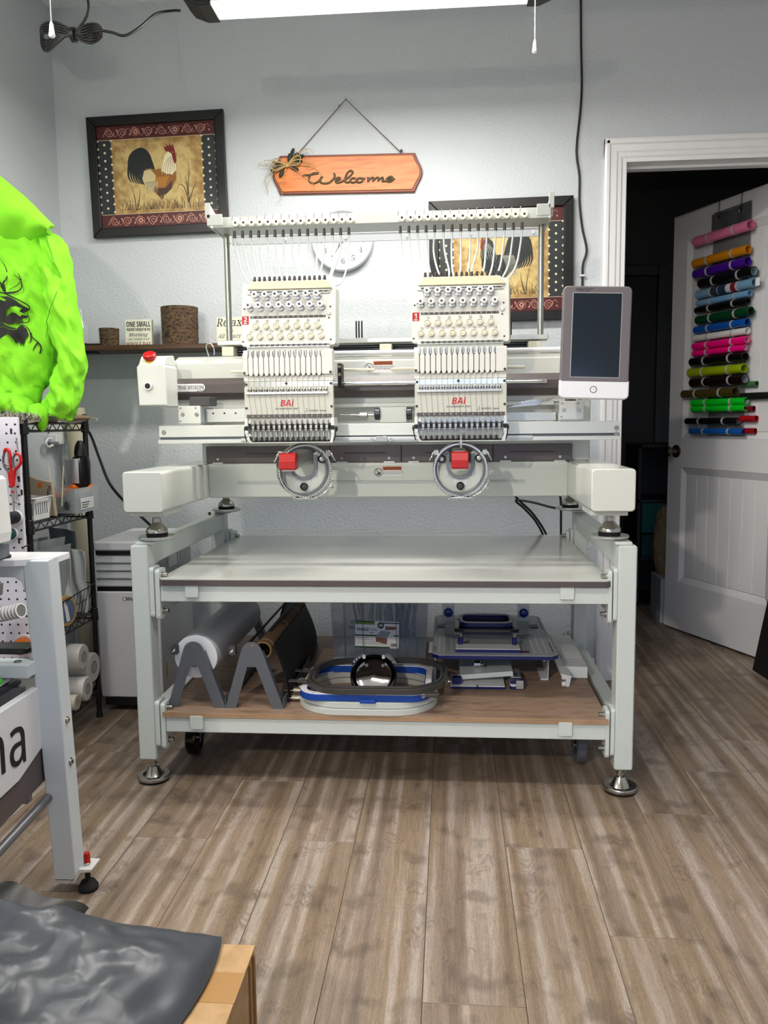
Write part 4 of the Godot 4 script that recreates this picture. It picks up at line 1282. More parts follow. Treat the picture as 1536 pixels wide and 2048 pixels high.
# ------------------------------------------------------------------ cap drivers hanging on the frame
func build_cap_frames() -> void:
	for h in 2:
		var c := [V(0.031, 0.920, -2.42), V(-0.4345, 0.920, -2.42)][h] as Vector3
		var turn: float = [0.0, 0.30][h]
		var o := thing("cap_frame", ["chrome round cap frame hanging straight under the head numbered 1", "chrome round cap frame turned sideways under the head numbered 2"][h], "cap frame", c - V(0, 0.085, 0), "cap frames under the sewing heads")
		var xf := Transform3D(Basis(Vector3.UP, turn), c)
		# outer band: a short wide ring, with a toothed inner strip
		var b := mb()
		b.xf = xf
		b.lathe(V(0, 0, -0.03), V(0, 0, 1), [Vector2(0.0735, 0), Vector2(0.080, 0), Vector2(0.0805, 0.006), Vector2(0.0805, 0.062), Vector2(0.0785, 0.066), Vector2(0.0735, 0.066), Vector2(0.0725, 0.06), Vector2(0.0725, 0.0), Vector2(0.0735, 0)], 56)
		var ring := obj("ring_band", b, M.chrome, o)
		var t := mb()
		t.xf = xf
		for k in 64:
			var a := TAU * k / 64
			if a > 0.9 and a < 2.2: continue
			t.ball(V(cos(a) * 0.0765, sin(a) * 0.0765, 0.037), Vector3.ONE * 0.0017, 6, 4)
		obj("teeth", t, M.gloss_white, ring)
		var s := mb()
		s.xf = xf
		s.lathe(V(0, 0, 0.0), V(0, 0, 1), [Vector2(0.0685, 0), Vector2(0.0725, 0), Vector2(0.0725, 0.012), Vector2(0.0685, 0.012), Vector2(0.0685, 0)], 56)
		obj("inner_ring", s, M.grey_metal, ring)
		# bracket plate behind with its U-shaped cut
		var u := [Vector2(-0.058, 0.052)]
		for k in 9:
			var a := PI + PI * k / 8
			u.append(Vector2(cos(a) * 0.031, 0.012 + sin(a) * 0.031))
		u[0] = Vector2(-0.045, 0.058)
		u.insert(1, Vector2(-0.031, 0.050))
		u.append(Vector2(0.031, 0.050))
		u.append(Vector2(0.045, 0.058))
		for k in 13:
			var a := 0.45 - (PI + 0.9) * k / 12
			u.append(Vector2(cos(a) * 0.067, sin(a) * 0.067))
		var pl := mb()
		pl.xf = xf
		pl.prism(u, V(0, 0, -0.012), V(1, 0, 0), V(0, 1, 0), 0.005, 0.0006)
		var plate := obj("driver_plate", pl, M.bed, o)
		var us := mb()
		us.xf = xf
		us.lathe(V(0, 0.012, -0.007), V(0, 0, 1), [Vector2(0.031, 0), Vector2(0.0415, 0), Vector2(0.0415, 0.007), Vector2(0.031, 0.007), Vector2(0.031, 0)], 24, -0.1, PI + 0.1).box(V(-0.0415, 0.015, -0.007), V(-0.031, 0.046, 0.0), 0.001).box(V(0.031, 0.015, -0.007), V(0.0415, 0.046, 0.0), 0.001)
		obj("collar", us, mat(Color(0.50, 0.52, 0.54), 0.35, 0.3), plate)
		for q in [[-0.0385, 0.0], [0.0385, 0.0]]:
			var sl := mb()
			sl.xf = xf
			sl.prism(rrect(q[0] - 0.0045, -0.022, q[0] + 0.0045, 0.0, 0.0044, 4), V(0, 0, -0.0068), V(1, 0, 0), V(0, 1, 0), 0.001, 0.0003).cyl(V(q[0], -0.006, -0.006), V(q[0], -0.006, -0.003), 0.003, 10)
			obj("slot", sl, M.alu, plate)
		var rp := mb()
		rp.xf = xf
		rp.prism(rrect(-0.022, -0.047, 0.022, -0.028, 0.003, 3), V(0, 0, -0.0068), V(1, 0, 0), V(0, 1, 0), 0.001, 0.0003)
		obj("recess", rp, M.alu_white, plate)
		# three rollers
		for q in [[-0.0545, 0.031, M.alu], [0.0545, 0.033, M.alu], [0.0, -0.0485, M.darkgrey]]:
			var w := mb()
			w.xf = xf
			w.lathe(V(q[0], q[1], -0.006), V(0, 0, 1), [Vector2(0, 0), Vector2(0.0115, 0), Vector2(0.0115, 0.010), Vector2(0.010, 0.012), Vector2(0.007, 0.012), Vector2(0, 0.012)], 20)
			var rl := obj("roller", w, M.rubber, o)
			var wc := mb()
			wc.xf = xf
			wc.lathe(V(q[0], q[1], 0.006), V(0, 0, 1), [Vector2(0.0075, 0), Vector2(0.0075, 0.002), Vector2(0.006, 0.003), Vector2(0.0028, 0.003), Vector2(0.0024, 0.001), Vector2(0, 0.001)], 18)
			obj("screw_head", wc, q[2], rl)
		# side latches and bottom clip
		for sg: float in [-1.0, 1.0]:
			var l := mb()
			l.xf = xf
			l.tube(curve([V(sg * 0.066, 0.054, 0.02), V(sg * 0.078, 0.052, 0.03), V(sg * 0.083, 0.040, 0.034), V(sg * 0.090, 0.028, 0.034)], 4), 0.003, 6, false, 0.0018)
			l.box(V(sg * 0.062, 0.042, 0.0), V(sg * 0.079, 0.060, 0.03), 0.004)
			obj("latch", l, M.chrome, o)
		var bc := mb()
		bc.xf = xf
		bc.box(V(-0.030, -0.084, 0.0), V(0.032, -0.078, 0.04), 0.002)
		bc.cyl(V(-0.033, -0.080, 0.036), V(-0.033, -0.080, 0.046), 0.005, 10, 0.001)
		bc.cyl(V(0.035, -0.080, 0.036), V(0.035, -0.080, 0.046), 0.005, 10, 0.001)
		obj("bottom_clip", bc, M.chrome, o)
		var bk := mb()
		bk.xf = xf
		bk.tube(curve([V(0.030, -0.079, 0.03), V(0.056, -0.066, 0.034), V(0.072, -0.048, 0.034), V(0.079, -0.036, 0.034)], 4), 0.003, 6)
		bk.cyl(V(0.078, -0.05, 0.03), V(0.078, -0.05, 0.042), 0.005, 10, 0.001)
		bk.cyl(V(0.080, -0.03, 0.03), V(0.080, -0.03, 0.04), 0.004, 10, 0.001)
		obj("buckle", bk, M.chrome, o)

func build_arms(o: Node3D) -> void:
	# cylinder arms with their red hook covers, reaching through the cap frames
	for h in 2:
		var rx: float = [0.029, -0.472][h]
		var a := obj("cylinder_arm", mb().prism(rrect(rx - 0.0235, 0.926, rx + 0.0235, 0.976, 0.012, 4), V(0, 0, -2.69), V(1, 0, 0), V(0, 1, 0), 0.29, 0.001), M.alu, o)
		obj("hook_cover", mb().ext([Vector2(-2.405, 0.925), Vector2(-2.36, 0.925), Vector2(-2.356, 0.93), Vector2(-2.356, 0.95), Vector2(-2.364, 0.970), Vector2(-2.368, 0.974), Vector2(-2.405, 0.974)], rx - 0.0245, rx + 0.0245, 0.002), M.red, a)
		obj("cover_lip", mb().box(V(rx - 0.018, 0.921, -2.365), V(rx + 0.018, 0.927, -2.40), 0.001), M.gloss_white, a)
# ------------------------------------------------------------------ things on the plywood shelf
const BY := 0.2272

func build_under_table() -> void:
	roll_holder(0.0, "left grey A-frame roll holder carrying the thick white roll", "a")
	roll_holder(0.1735, "right grey A-frame roll holder carrying the brown core and black sheet", "b")
	material_rolls()
	clear_bin()
	hoop_stack()
	hooping_station()
	white_trays()

func roll_holder(dx: float, label: String, _k: String) -> void:
	var o := thing("roll_holder", label, "roll holder", V(-0.748 + dx, BY, -2.60), "A-frame roll holders on the plywood shelf")
	var xl := -0.836 + dx
	var xr := -0.6605 + dx
	var cx := -0.7525 + dx
	for k in 2:
		var z: float = [-2.297, -2.93][k]
		var out := [Vector2(xl, BY), Vector2(xl + 0.033, BY)]
		out.append(Vector2(cx - 0.014, 0.352))
		out.append(Vector2(cx + 0.012, 0.352))
		out.append(Vector2(xr - 0.035, BY))
		out.append(Vector2(xr, BY))
		for i in 9:
			var a := 0.32 + (PI - 0.64) * i / 8.0
			out.append(Vector2(cx + cos(a) * 0.031, 0.396 + sin(a) * 0.031))
		obj("end_plate", mb().prism(out, V(0, 0, z), V(1, 0, 0), V(0, 1, 0), -0.003, 0.0008), M.grey_metal, o)
		bolt(o, V(cx + 0.001, 0.413, z), V(0, 0, 1), 0.004, 0.003)
		obj("axle_disc", mb().cyl(V(cx, 0.375, z - 0.003), V(cx, 0.375, z - 0.012), 0.026, 24, 0.001), M.black, o)
	# folded flanges and floor bars
	for s in [[xr, cx + 0.031, 1.0], [xl, cx - 0.031, -1.0]]:
		for z: float in [-2.297, -2.905]:
			var sx: float = s[2]
			var a := V(s[0], BY, z)
			var b := V(s[1], 0.396, z)
			var nn := V(b.y - a.y, -(b.x - a.x), 0).normalized() * sx
			var f := mb()
			var w := V(0, 0, -0.025)
			var th := -nn * 0.003
			f.quad(a, b, b + w, a + w, nn)
			f.quad(a + th, b + th, b + w + th, a + w + th, -nn)
			f.quad(a + w, b + w, b + w + th, a + w + th, V(0, 0, -1))
			obj("flange", f, M.grey_metal, o)
	obj("floor_bar", mb().box(V(xr - 0.003, BY, -2.30), V(xr, BY + 0.028, -2.93), 0.0008).box(V(xr - 0.03, BY, -2.30), V(xr, BY + 0.003, -2.93), 0.0008), M.grey_metal, o)
	obj("top_rod", mb().cyl(V(cx - 0.024, 0.405, -2.30), V(cx - 0.024, 0.405, -2.93), 0.004, 10), M.black, o)
	var lk := obj("lever", mb().prism(rrect(xl + 0.014, 0.385, xl + 0.034, 0.412, 0.004, 3), V(0, 0, -2.302), V(1, 0, 0), V(0, 1, 0), -0.02, 0.001), M.darkgrey, o)
	obj("lever_hole", mb().prism([Vector2(xl + 0.017, 0.392), Vector2(xl + 0.027, 0.397), Vector2(xl + 0.027, 0.405)], V(0, 0, -2.3018), V(1, 0, 0), V(0, 1, 0), 0.0005), M.gloss_white, lk)

func material_rolls() -> void:
	var r := thing("material_roll", "thick white roll of stabilizer resting in the left A-frame holder", "roll", V(-0.7525, BY + 0.08, -2.61))
	obj("wound_sheet", mb().lathe(V(-0.7525, 0.375, -2.318), V(0, 0, -1), [Vector2(0.022, 0.002), Vector2(0.060, 0), Vector2(0.0645, 0.002), Vector2(0.0645, 0.565), Vector2(0.060, 0.567), Vector2(0.022, 0.565)], 44), mat(Color(0.87, 0.88, 0.90), 0.45), r)
	obj("core", mb().pipe(V(-0.7525, 0.375, -2.316), V(-0.7525, 0.375, -2.89), 0.0215, 0.018, 20), mat(Color(0.62, 0.48, 0.33), 0.8), r)
	# second roll: bare kraft core with a black sheet peeling off and hanging down
	var cx := -0.553
	var b := thing("material_roll", "brown cardboard core with a black sheet hanging off in the right holder", "roll", V(cx, BY, -2.61))
	var core := obj("core", mb().pipe(V(cx, 0.393, -2.33), V(cx, 0.393, -2.92), 0.0255, 0.0225, 24), mat(Color(0.47, 0.36, 0.24), 0.75), b)
	for z: float in [-2.37, -2.60, -2.80]:
		obj("tape_ring", mb().lathe(V(cx, 0.393, z), V(0, 0, 1), [Vector2(0.0257, 0), Vector2(0.0262, 0.001), Vector2(0.0262, 0.006), Vector2(0.0257, 0.007)], 24), mat(Color(0.72, 0.66, 0.55), 0.4), core)
	var f := func(u: float, v: float) -> Vector3:
		var z := -2.345 - 0.55 * u
		var edge := 0.05 * sin(u * PI) - 0.06 * pow(u, 3.0)
		var t := v * (0.20 + edge)
		var q := Vector2(cx + 0.0285, 0.390)
		var p := q + Vector2(0.020 * sin(t * 13.0) + t * 0.10, 0.012 - t * 0.92)
		p.y = maxf(p.y, BY + 0.006 + 0.002 * sin(u * 9.0))
		p.x += 0.008 * sin(u * 7.0 + t * 9.0) * t * 6.0
		return V(p.x, p.y, z)
	obj("black_sheet", mb().sheet(func(u: float, v: float) -> Vector3:
		var th := 1.5 + 2.2 * v
		return V(cx + cos(th) * 0.0272, 0.393 + sin(th) * 0.0272 - 0.03 * maxf(0.0, v - 0.7), -2.45 - 0.45 * u), 12, 8, 0.001), mat(Color(0.018, 0.018, 0.019), 0.6), b)
	obj("black_sheet", mb().sheet(f, 24, 22, 0.0012), mat(Color(0.018, 0.018, 0.019), 0.6), b)

func clear_bin() -> void:
	var o := thing("storage_bin", "clear plastic storage bin with a green-bordered label, full of clear hoops", "bin", V(-0.245, BY, -2.93))
	var g := glass(Color(0.46, 0.52, 0.60), 0.36, 0.1)
	var zf := -2.772
	var x0 := -0.418
	var x1 := -0.072
	var q := [[0.0, BY + 0.002], [0.012, 0.50]]
	var A := V(x0 + 0.012, BY + 0.002, zf)
	var b := mb()
	var lo := [V(x0 + 0.014, BY + 0.002, zf - 0.006), V(x1 - 0.014, BY + 0.002, zf - 0.006), V(x1 - 0.014, BY + 0.002, -3.08), V(x0 + 0.014, BY + 0.002, -3.08)]
	var hi := [V(x0, 0.520, zf + 0.012), V(x1, 0.520, zf + 0.012), V(x1, 0.520, -3.10), V(x0, 0.520, -3.10)]
	for k in 4:
		var j := (k + 1) % 4
		var nn: Vector3 = (lo[j] - lo[k]).cross(hi[k] - lo[k]).normalized()
		b.quad(lo[k], lo[j], hi[j], hi[k], nn)
	b.quad(lo[0], lo[1], lo[2], lo[3], V(0, -1, 0))
	obj("bin_wall", b, g, o)
	obj("bin_rim", mb().box(V(x0 - 0.008, 0.512, zf + 0.022), V(x1 + 0.008, 0.524, zf + 0.010), 0.002).box(V(x0 - 0.008, 0.512, -3.10), V(x1 + 0.008, 0.524, -3.11), 0.002).box(V(x0 - 0.008, 0.512, zf + 0.01), V(x0 + 0.004, 0.524, -3.10), 0.002).box(V(x1 - 0.004, 0.512, zf + 0.01), V(x1 + 0.008, 0.524, -3.10), 0.002), glass(Color(0.7, 0.74, 0.78), 0.5), o)
	var ribs := mb()
	for x: float in [x0 + 0.05, x0 + 0.115, x1 - 0.115, x1 - 0.05]:
		ribs.box(V(x, BY + 0.01, zf - 0.004), V(x + 0.004, 0.51, zf + 0.012))
	obj("bin_rib", ribs, g, o)
	# front label
	var t := 0.0125 / 0.29
	var lx := Transform3D(Basis(Vector3.RIGHT, atan(0.018 / 0.29)) * Basis(Vector3.BACK, deg_to_rad(-1.5)), V(-0.253, 0.328, zf + 0.0035))
	var lm := mb(); lm.xf = lx
	lm.box(V(-0.076, -0.048, 0.0), V(0.076, 0.048, 0.0006))
	var l := obj("label", lm, M.print_white, o)
	var gm := mat(Color(0.10, 0.27, 0.11), 0.5)
	var gb := mb(); gb.xf = lx
	gb.box(V(-0.076, 0.036, 0.0006), V(-0.008, 0.048, 0.001)).box(V(-0.076, -0.048, 0.0006), V(0.046, -0.043, 0.001)).box(V(-0.076, -0.006, 0.0006), V(0.0, -0.0015, 0.001)).box(V(0.02, 0.041, 0.0006), V(0.076, 0.045, 0.001)).box(V(0.058, -0.004, 0.0006), V(0.076, 0.0, 0.001))
	obj("label_band", gb, gm, l)
	text("lettering", "Greenmade", 0.0125, lx * V(-0.043, 0.0415, 0.0011), mat(Color(0.55, 0.75, 0.35), 0.5), l, lx.basis, true)
	text("lettering", "insta", 0.017, lx * V(-0.050, 0.019, 0.0008), M.ink, l, lx.basis, true)
	text("lettering", "View", 0.017, lx * V(-0.017, 0.019, 0.0008), mat(Color(0.45, 0.5, 0.6), 0.5), l, lx.basis)
	var dm := mb(); dm.xf = lx
	dm.cyl(V(0.013, 0.034, 0.0006), V(0.013, 0.034, 0.0012), 0.0115, 24)
	obj("label_disc", dm, mat(Color(0.05, 0.12, 0.07), 0.5), l)
	text("digit", "45", 0.014, lx * V(0.013, 0.0345, 0.0013), M.print_white, l, lx.basis, true)
	var lines := mb(); lines.xf = lx
	for k in 4:
		lines.box(V(-0.072, -0.0125 - k * 0.0065, 0.0006), V(-0.03 + 0.018 * k, -0.0135 - k * 0.0065, 0.0009))
	lines.box(V(-0.026, 0.0075, 0.0006), V(-0.012, 0.0055, 0.0009))
	obj("label_text", lines, M.ink, l)
	var pic := mb(); pic.xf = lx
	pic.prism([Vector2(-0.004, -0.006), Vector2(0.034, -0.014), Vector2(0.048, 0.012), Vector2(0.014, 0.016)], V(0, 0, 0.0006), V(1, 0, 0), V(0, 1, 0), 0.0004)
	obj("label_picture", pic, mat(Color(0.62, 0.64, 0.66), 0.5), l)
	var pic2 := mb(); pic2.xf = lx
	pic2.prism([Vector2(-0.004, -0.024), Vector2(0.034, -0.034), Vector2(0.036, -0.014), Vector2(-0.004, -0.007)], V(0, 0, 0.001), V(1, 0, 0), V(0, 1, 0), 0.0003)
	obj("label_picture", pic2, mat(Color(0.52, 0.34, 0.26), 0.5), l)
	pic2 = mb(); pic2.xf = lx
	pic2.prism([Vector2(0.028, 0.018), Vector2(0.066, 0.020), Vector2(0.066, 0.030), Vector2(0.03, 0.031)], V(0, 0, 0.001), V(1, 0, 0), V(0, 1, 0), 0.0003)
	obj("label_picture", pic2, mat(Color(0.52, 0.34, 0.26), 0.5), l)
	var bcm := mb(); bcm.xf = lx
	for k in 9:
		bcm.box(V(0.049 + k * 0.0024, -0.042, 0.0006), V(0.0502 + k * 0.0024 + 0.0006 * (k % 2), -0.030, 0.0009))
	obj("barcode", bcm, M.ink, l)
	# clear frames and sticks inside
	var r := RandomNumberGenerator.new()
	r.seed = 41
	var acr := glass(Color(0.86, 0.90, 0.94), 0.75, 0.12)
	for k in 26:
		var x := r.randf_range(x0 + 0.05, x1 - 0.05)
		var z := r.randf_range(-3.03, zf - 0.035)
		var a := r.randf_range(-0.5, 0.5)
		if x < -0.26 and k % 2 == 0:
			var y := r.randf_range(BY + 0.03, 0.46)
			var wv := r.randf_range(0.05, 0.075)
			var pts := []
			for i in 20:
				var th := TAU * i / 20
				pts.append(V(clampf(x, x0 + 0.1, x1 - 0.1) + cos(th) * wv, y + sin(th) * 0.02 + sin(th * 0.5) * 0.02, clampf(z, -2.99, zf - 0.08) + sin(th) * 0.05))
			single_in_bin(pts, acr, true)
		else:
			var h := r.randf_range(0.12, 0.24)
			var d := V(sin(a) * 0.5, 1, r.randf_range(-0.15, 0.15)).normalized()
			var p0 := V(clampf(x, x0 + 0.09, x1 - 0.09), BY + 0.02 + r.randf_range(0, 0.05), clampf(z, -3.0, zf - 0.05))
			var s := V(cos(a), -sin(a) * 0.5, 0).normalized() * r.randf_range(0.012, 0.03)
			single_in_bin([p0, p0 + d * h, p0 + d * h + s, p0 + s], acr, true)
	# flat lid lying in front of the bin
	single("bin_lid", mb().prism(rrect(-0.402, 2.690, -0.092, 2.752, 0.012, 4), V(0, BY + 0.02, 0), V(1, 0, 0), V(0, 0, -1), 0.006, 0.001).tube([V(-0.398, BY + 0.014, -2.694), V(-0.096, BY + 0.014, -2.694)], 0.004, 8), glass(Color(0.75, 0.8, 0.85), 0.45, 0.08), "flat clear plastic lid lying in front of the clear storage bin", "lid")

func single_in_bin(pts: Array, m: Material, closed: bool) -> void:
	single("clear_hoop", mb().tube(pts, 0.0026, 6, closed), m, "thin clear plastic hoop loose inside the clear storage bin", "hoop", "clear hoops in the storage bin")

func hoop(cx: float, cz: float, w: float, d: float, r: float, y: float, h: float, t: float, tilt := 0.0) -> MB:
	# rounded rectangular ring standing h high with wall t
	var b := mb()
	b.xf = Transform3D(Basis(Vector3.BACK, tilt), V(cx, y, cz))
	var a := rrect(-w / 2, -d / 2, w / 2, d / 2, r, 10)
	var c := rrect(-w / 2 + t, -d / 2 + t, w / 2 - t, d / 2 - t, r - t, 10)
	var n := a.size()
	for i in n:
		var j := (i + 1) % n
		var A0 := V(a[i].x, 0, -a[i].y); var A1 := V(a[j].x, 0, -a[j].y)
		var C0 := V(c[i].x, 0, -c[i].y); var C1 := V(c[j].x, 0, -c[j].y)
		var H := V(0, h, 0)
		var e := minf(0.0015, h * 0.2)
		var E := V(0, e, 0)
		var na := (A0 - C0).normalized(); var nb := (A1 - C1).normalized()
		b.squad(A0 + E, A1 + E, A1 + H - E, A0 + H - E, na, nb, nb, na)
		b.squad(C0, C1, C1 + H, C0 + H, -na, -nb, -nb, -na)
		var I0 := (C0 - A0).normalized() * e; var I1 := (C1 - A1).normalized() * e
		b.quad(A0 + H + I0, A1 + H + I1, C1 + H, C0 + H, V(0, 1, 0))
		b.quad(A0 + I0, A1 + I1, C1, C0, V(0, -1, 0))
		b.squad(A0 + H - E, A1 + H - E, A1 + H + I1, A0 + H + I0, na, nb, V(0, 1, 0), V(0, 1, 0))
		b.squad(A0 + E, A1 + E, A1 + I1, A0 + I0, na, nb, V(0, -1, 0), V(0, -1, 0))
	return b

func hoop_brackets(o: Node3D, x: float, y: float, z: float, s: float, m: Material) -> void:
	for k in 2:
		var zz := z - 0.10 * k
		obj("arm", mb().box(V(x, y, zz), V(x - s * 0.055, y + 0.003, zz - 0.02), 0.0008).box(V(x, y - 0.004, zz - 0.004), V(x - s * 0.03, y + 0.008, zz - 0.008), 0.0008), m, o)
		bolt(o, V(x - s * 0.022, y + 0.003, zz - 0.01), V(0, 1, 0), 0.003, 0.006)

func hoop_stack() -> void:
	var silver := mat(Color(0.78, 0.80, 0.78), 0.35)
	var cx := -0.246
	var cz := -2.412
	var g := "large embroidery hoops stacked on the plywood"
	var o1 := thing("embroidery_hoop", "pale wrapped hoop lying on the plywood, lowest of the stack", "hoop", V(cx, BY, cz), g)
	obj("hoop_ring", hoop(cx, cz, 0.414, 0.322, 0.13, BY, 0.018, 0.014), silver, o1)
	obj("inner_ring", hoop(cx, cz, 0.382, 0.290, 0.115, BY, 0.016, 0.008), M.alu_white, o1)
	hoop_brackets(o1, cx - 0.200, BY + 0.012, cz + 0.06, 1.0, M.steel)
	var o2 := thing("embroidery_hoop", "pale wrapped hoop second from the bottom, under the blue hoop", "hoop", V(cx + 0.004, BY + 0.019, cz), g)
	obj("hoop_ring", hoop(cx + 0.004, cz - 0.004, 0.408, 0.316, 0.128, BY + 0.019, 0.018, 0.014), silver, o2)
	obj("inner_ring", hoop(cx + 0.004, cz - 0.004, 0.376, 0.284, 0.113, BY + 0.019, 0.016, 0.008), M.alu_white, o2)
	hoop_brackets(o2, cx - 0.196, BY + 0.032, cz + 0.05, 1.0, M.steel)
	var blue := mat(Color(0.03, 0.26, 0.62), 0.35)
	var o3 := thing("magnetic_hoop", "blue magnetic hoop with white top and finger tab in the hoop stack", "hoop", V(cx - 0.004, BY + 0.038, cz), g)
	obj("hoop_ring", hoop(cx - 0.002, cz, 0.386, 0.30, 0.06, BY + 0.038, 0.0195, 0.022), blue, o3)
	obj("top_face", hoop(cx - 0.002, cz, 0.384, 0.298, 0.06, BY + 0.0575, 0.0022, 0.018), M.gloss_white, o3)
	obj("finger_tab", mb().prism(rrect(-0.258, BY + 0.036, -0.212, BY + 0.046, 0.003, 3), V(0, 0, cz + 0.149), V(1, 0, 0), V(0, 1, 0), 0.012, 0.002), blue, o3)
	var r := mb()
	for k in 8:
		r.cyl(V(cx - 0.15 + k * 0.042, BY + 0.0597, cz + 0.143), V(cx - 0.15 + k * 0.042, BY + 0.0602, cz + 0.143), 0.0016, 8)
	obj("rivet", r, M.black, o3)
	var dk := mat(Color(0.235, 0.225, 0.215), 0.4)
	var o4 := thing("embroidery_hoop", "dark grey double hoop lying tilted on top of the stack", "hoop", V(cx + 0.03, BY + 0.06, cz), g)
	obj("hoop_ring", hoop(cx + 0.028, cz + 0.002, 0.418, 0.318, 0.12, BY + 0.0625, 0.017, 0.010, deg_to_rad(0.6)), dk, o4)
	obj("inner_ring", hoop(cx + 0.028, cz + 0.002, 0.394, 0.294, 0.11, BY + 0.0655, 0.017, 0.008, deg_to_rad(0.6)), dk, o4)
	obj("corner_clamp", mb().box(V(cx + 0.218, BY + 0.064, cz + 0.075), V(cx + 0.24, BY + 0.080, cz + 0.055), 0.002), dk, o4)
	obj("corner_clamp", mb().box(V(cx + 0.165, BY + 0.056, cz + 0.160), V(cx + 0.215, BY + 0.068, cz + 0.135), 0.003), dk, o4)
	bolt(o4, V(cx + 0.17, BY + 0.062, cz + 0.161), V(0, 0, 1), 0.004, 0.012)
	bolt(o4, V(cx + 0.238, BY + 0.072, cz + 0.06), V(1, 0, 0), 0.004, 0.012)
	hoop_brackets(o4, cx - 0.178, BY + 0.07, cz + 0.08, 1.0, dk)
	# spare chrome cap frame lying inside the hoops
	var c := V(-0.234, BY + 0.062, -2.43)
	var o5 := thing("spare_cap_frame", "spare chrome cap frame standing like a dome inside the hoops", "cap frame", V(c.x, BY, c.z))
	var a := deg_to_rad(44)
	var ax := V(0, sin(a), cos(a))
	obj("ring_band", mb().lathe(c - ax * 0.02, ax, [Vector2(0.060, 0), Vector2(0.071, 0), Vector2(0.0715, 0.004), Vector2(0.0715, 0.024), Vector2(0.069, 0.028), Vector2(0.064, 0.028), Vector2(0.062, 0.02), Vector2(0.060, 0)], 48), M.blackgloss, o5)
	obj("inner_dome", mb().lathe(c - ax * 0.018, ax, [Vector2(0.061, 0.0), Vector2(0.060, 0.014), Vector2(0.055, 0.021), Vector2(0.040, 0.025), Vector2(0, 0.027)], 40), M.chrome, o5)
	for s: float in [-1.0, 1.0]:
		var l := mb()
		for k in 4:
			var t := 0.55 + k * 0.14
			var p := c + V(s * cos(t) * 0.074, sin(t) * 0.074 * cos(a), -sin(t) * 0.074 * sin(a)) + ax * 0.012
			l.xf = Transform3D(Basis(Vector3.BACK, (t - PI / 2) * s), p)
			l.box(V(-0.006, -0.003, -0.012), V(0.006, 0.004, 0.016), 0.0015)
		obj("latch", l, M.chrome, o5)
		obj("tab", mb().box(c + V(s * 0.030 - 0.005, 0.049, -0.022), c + V(s * 0.030 + 0.005, 0.061, -0.010), 0.002), M.gloss_white, o5)

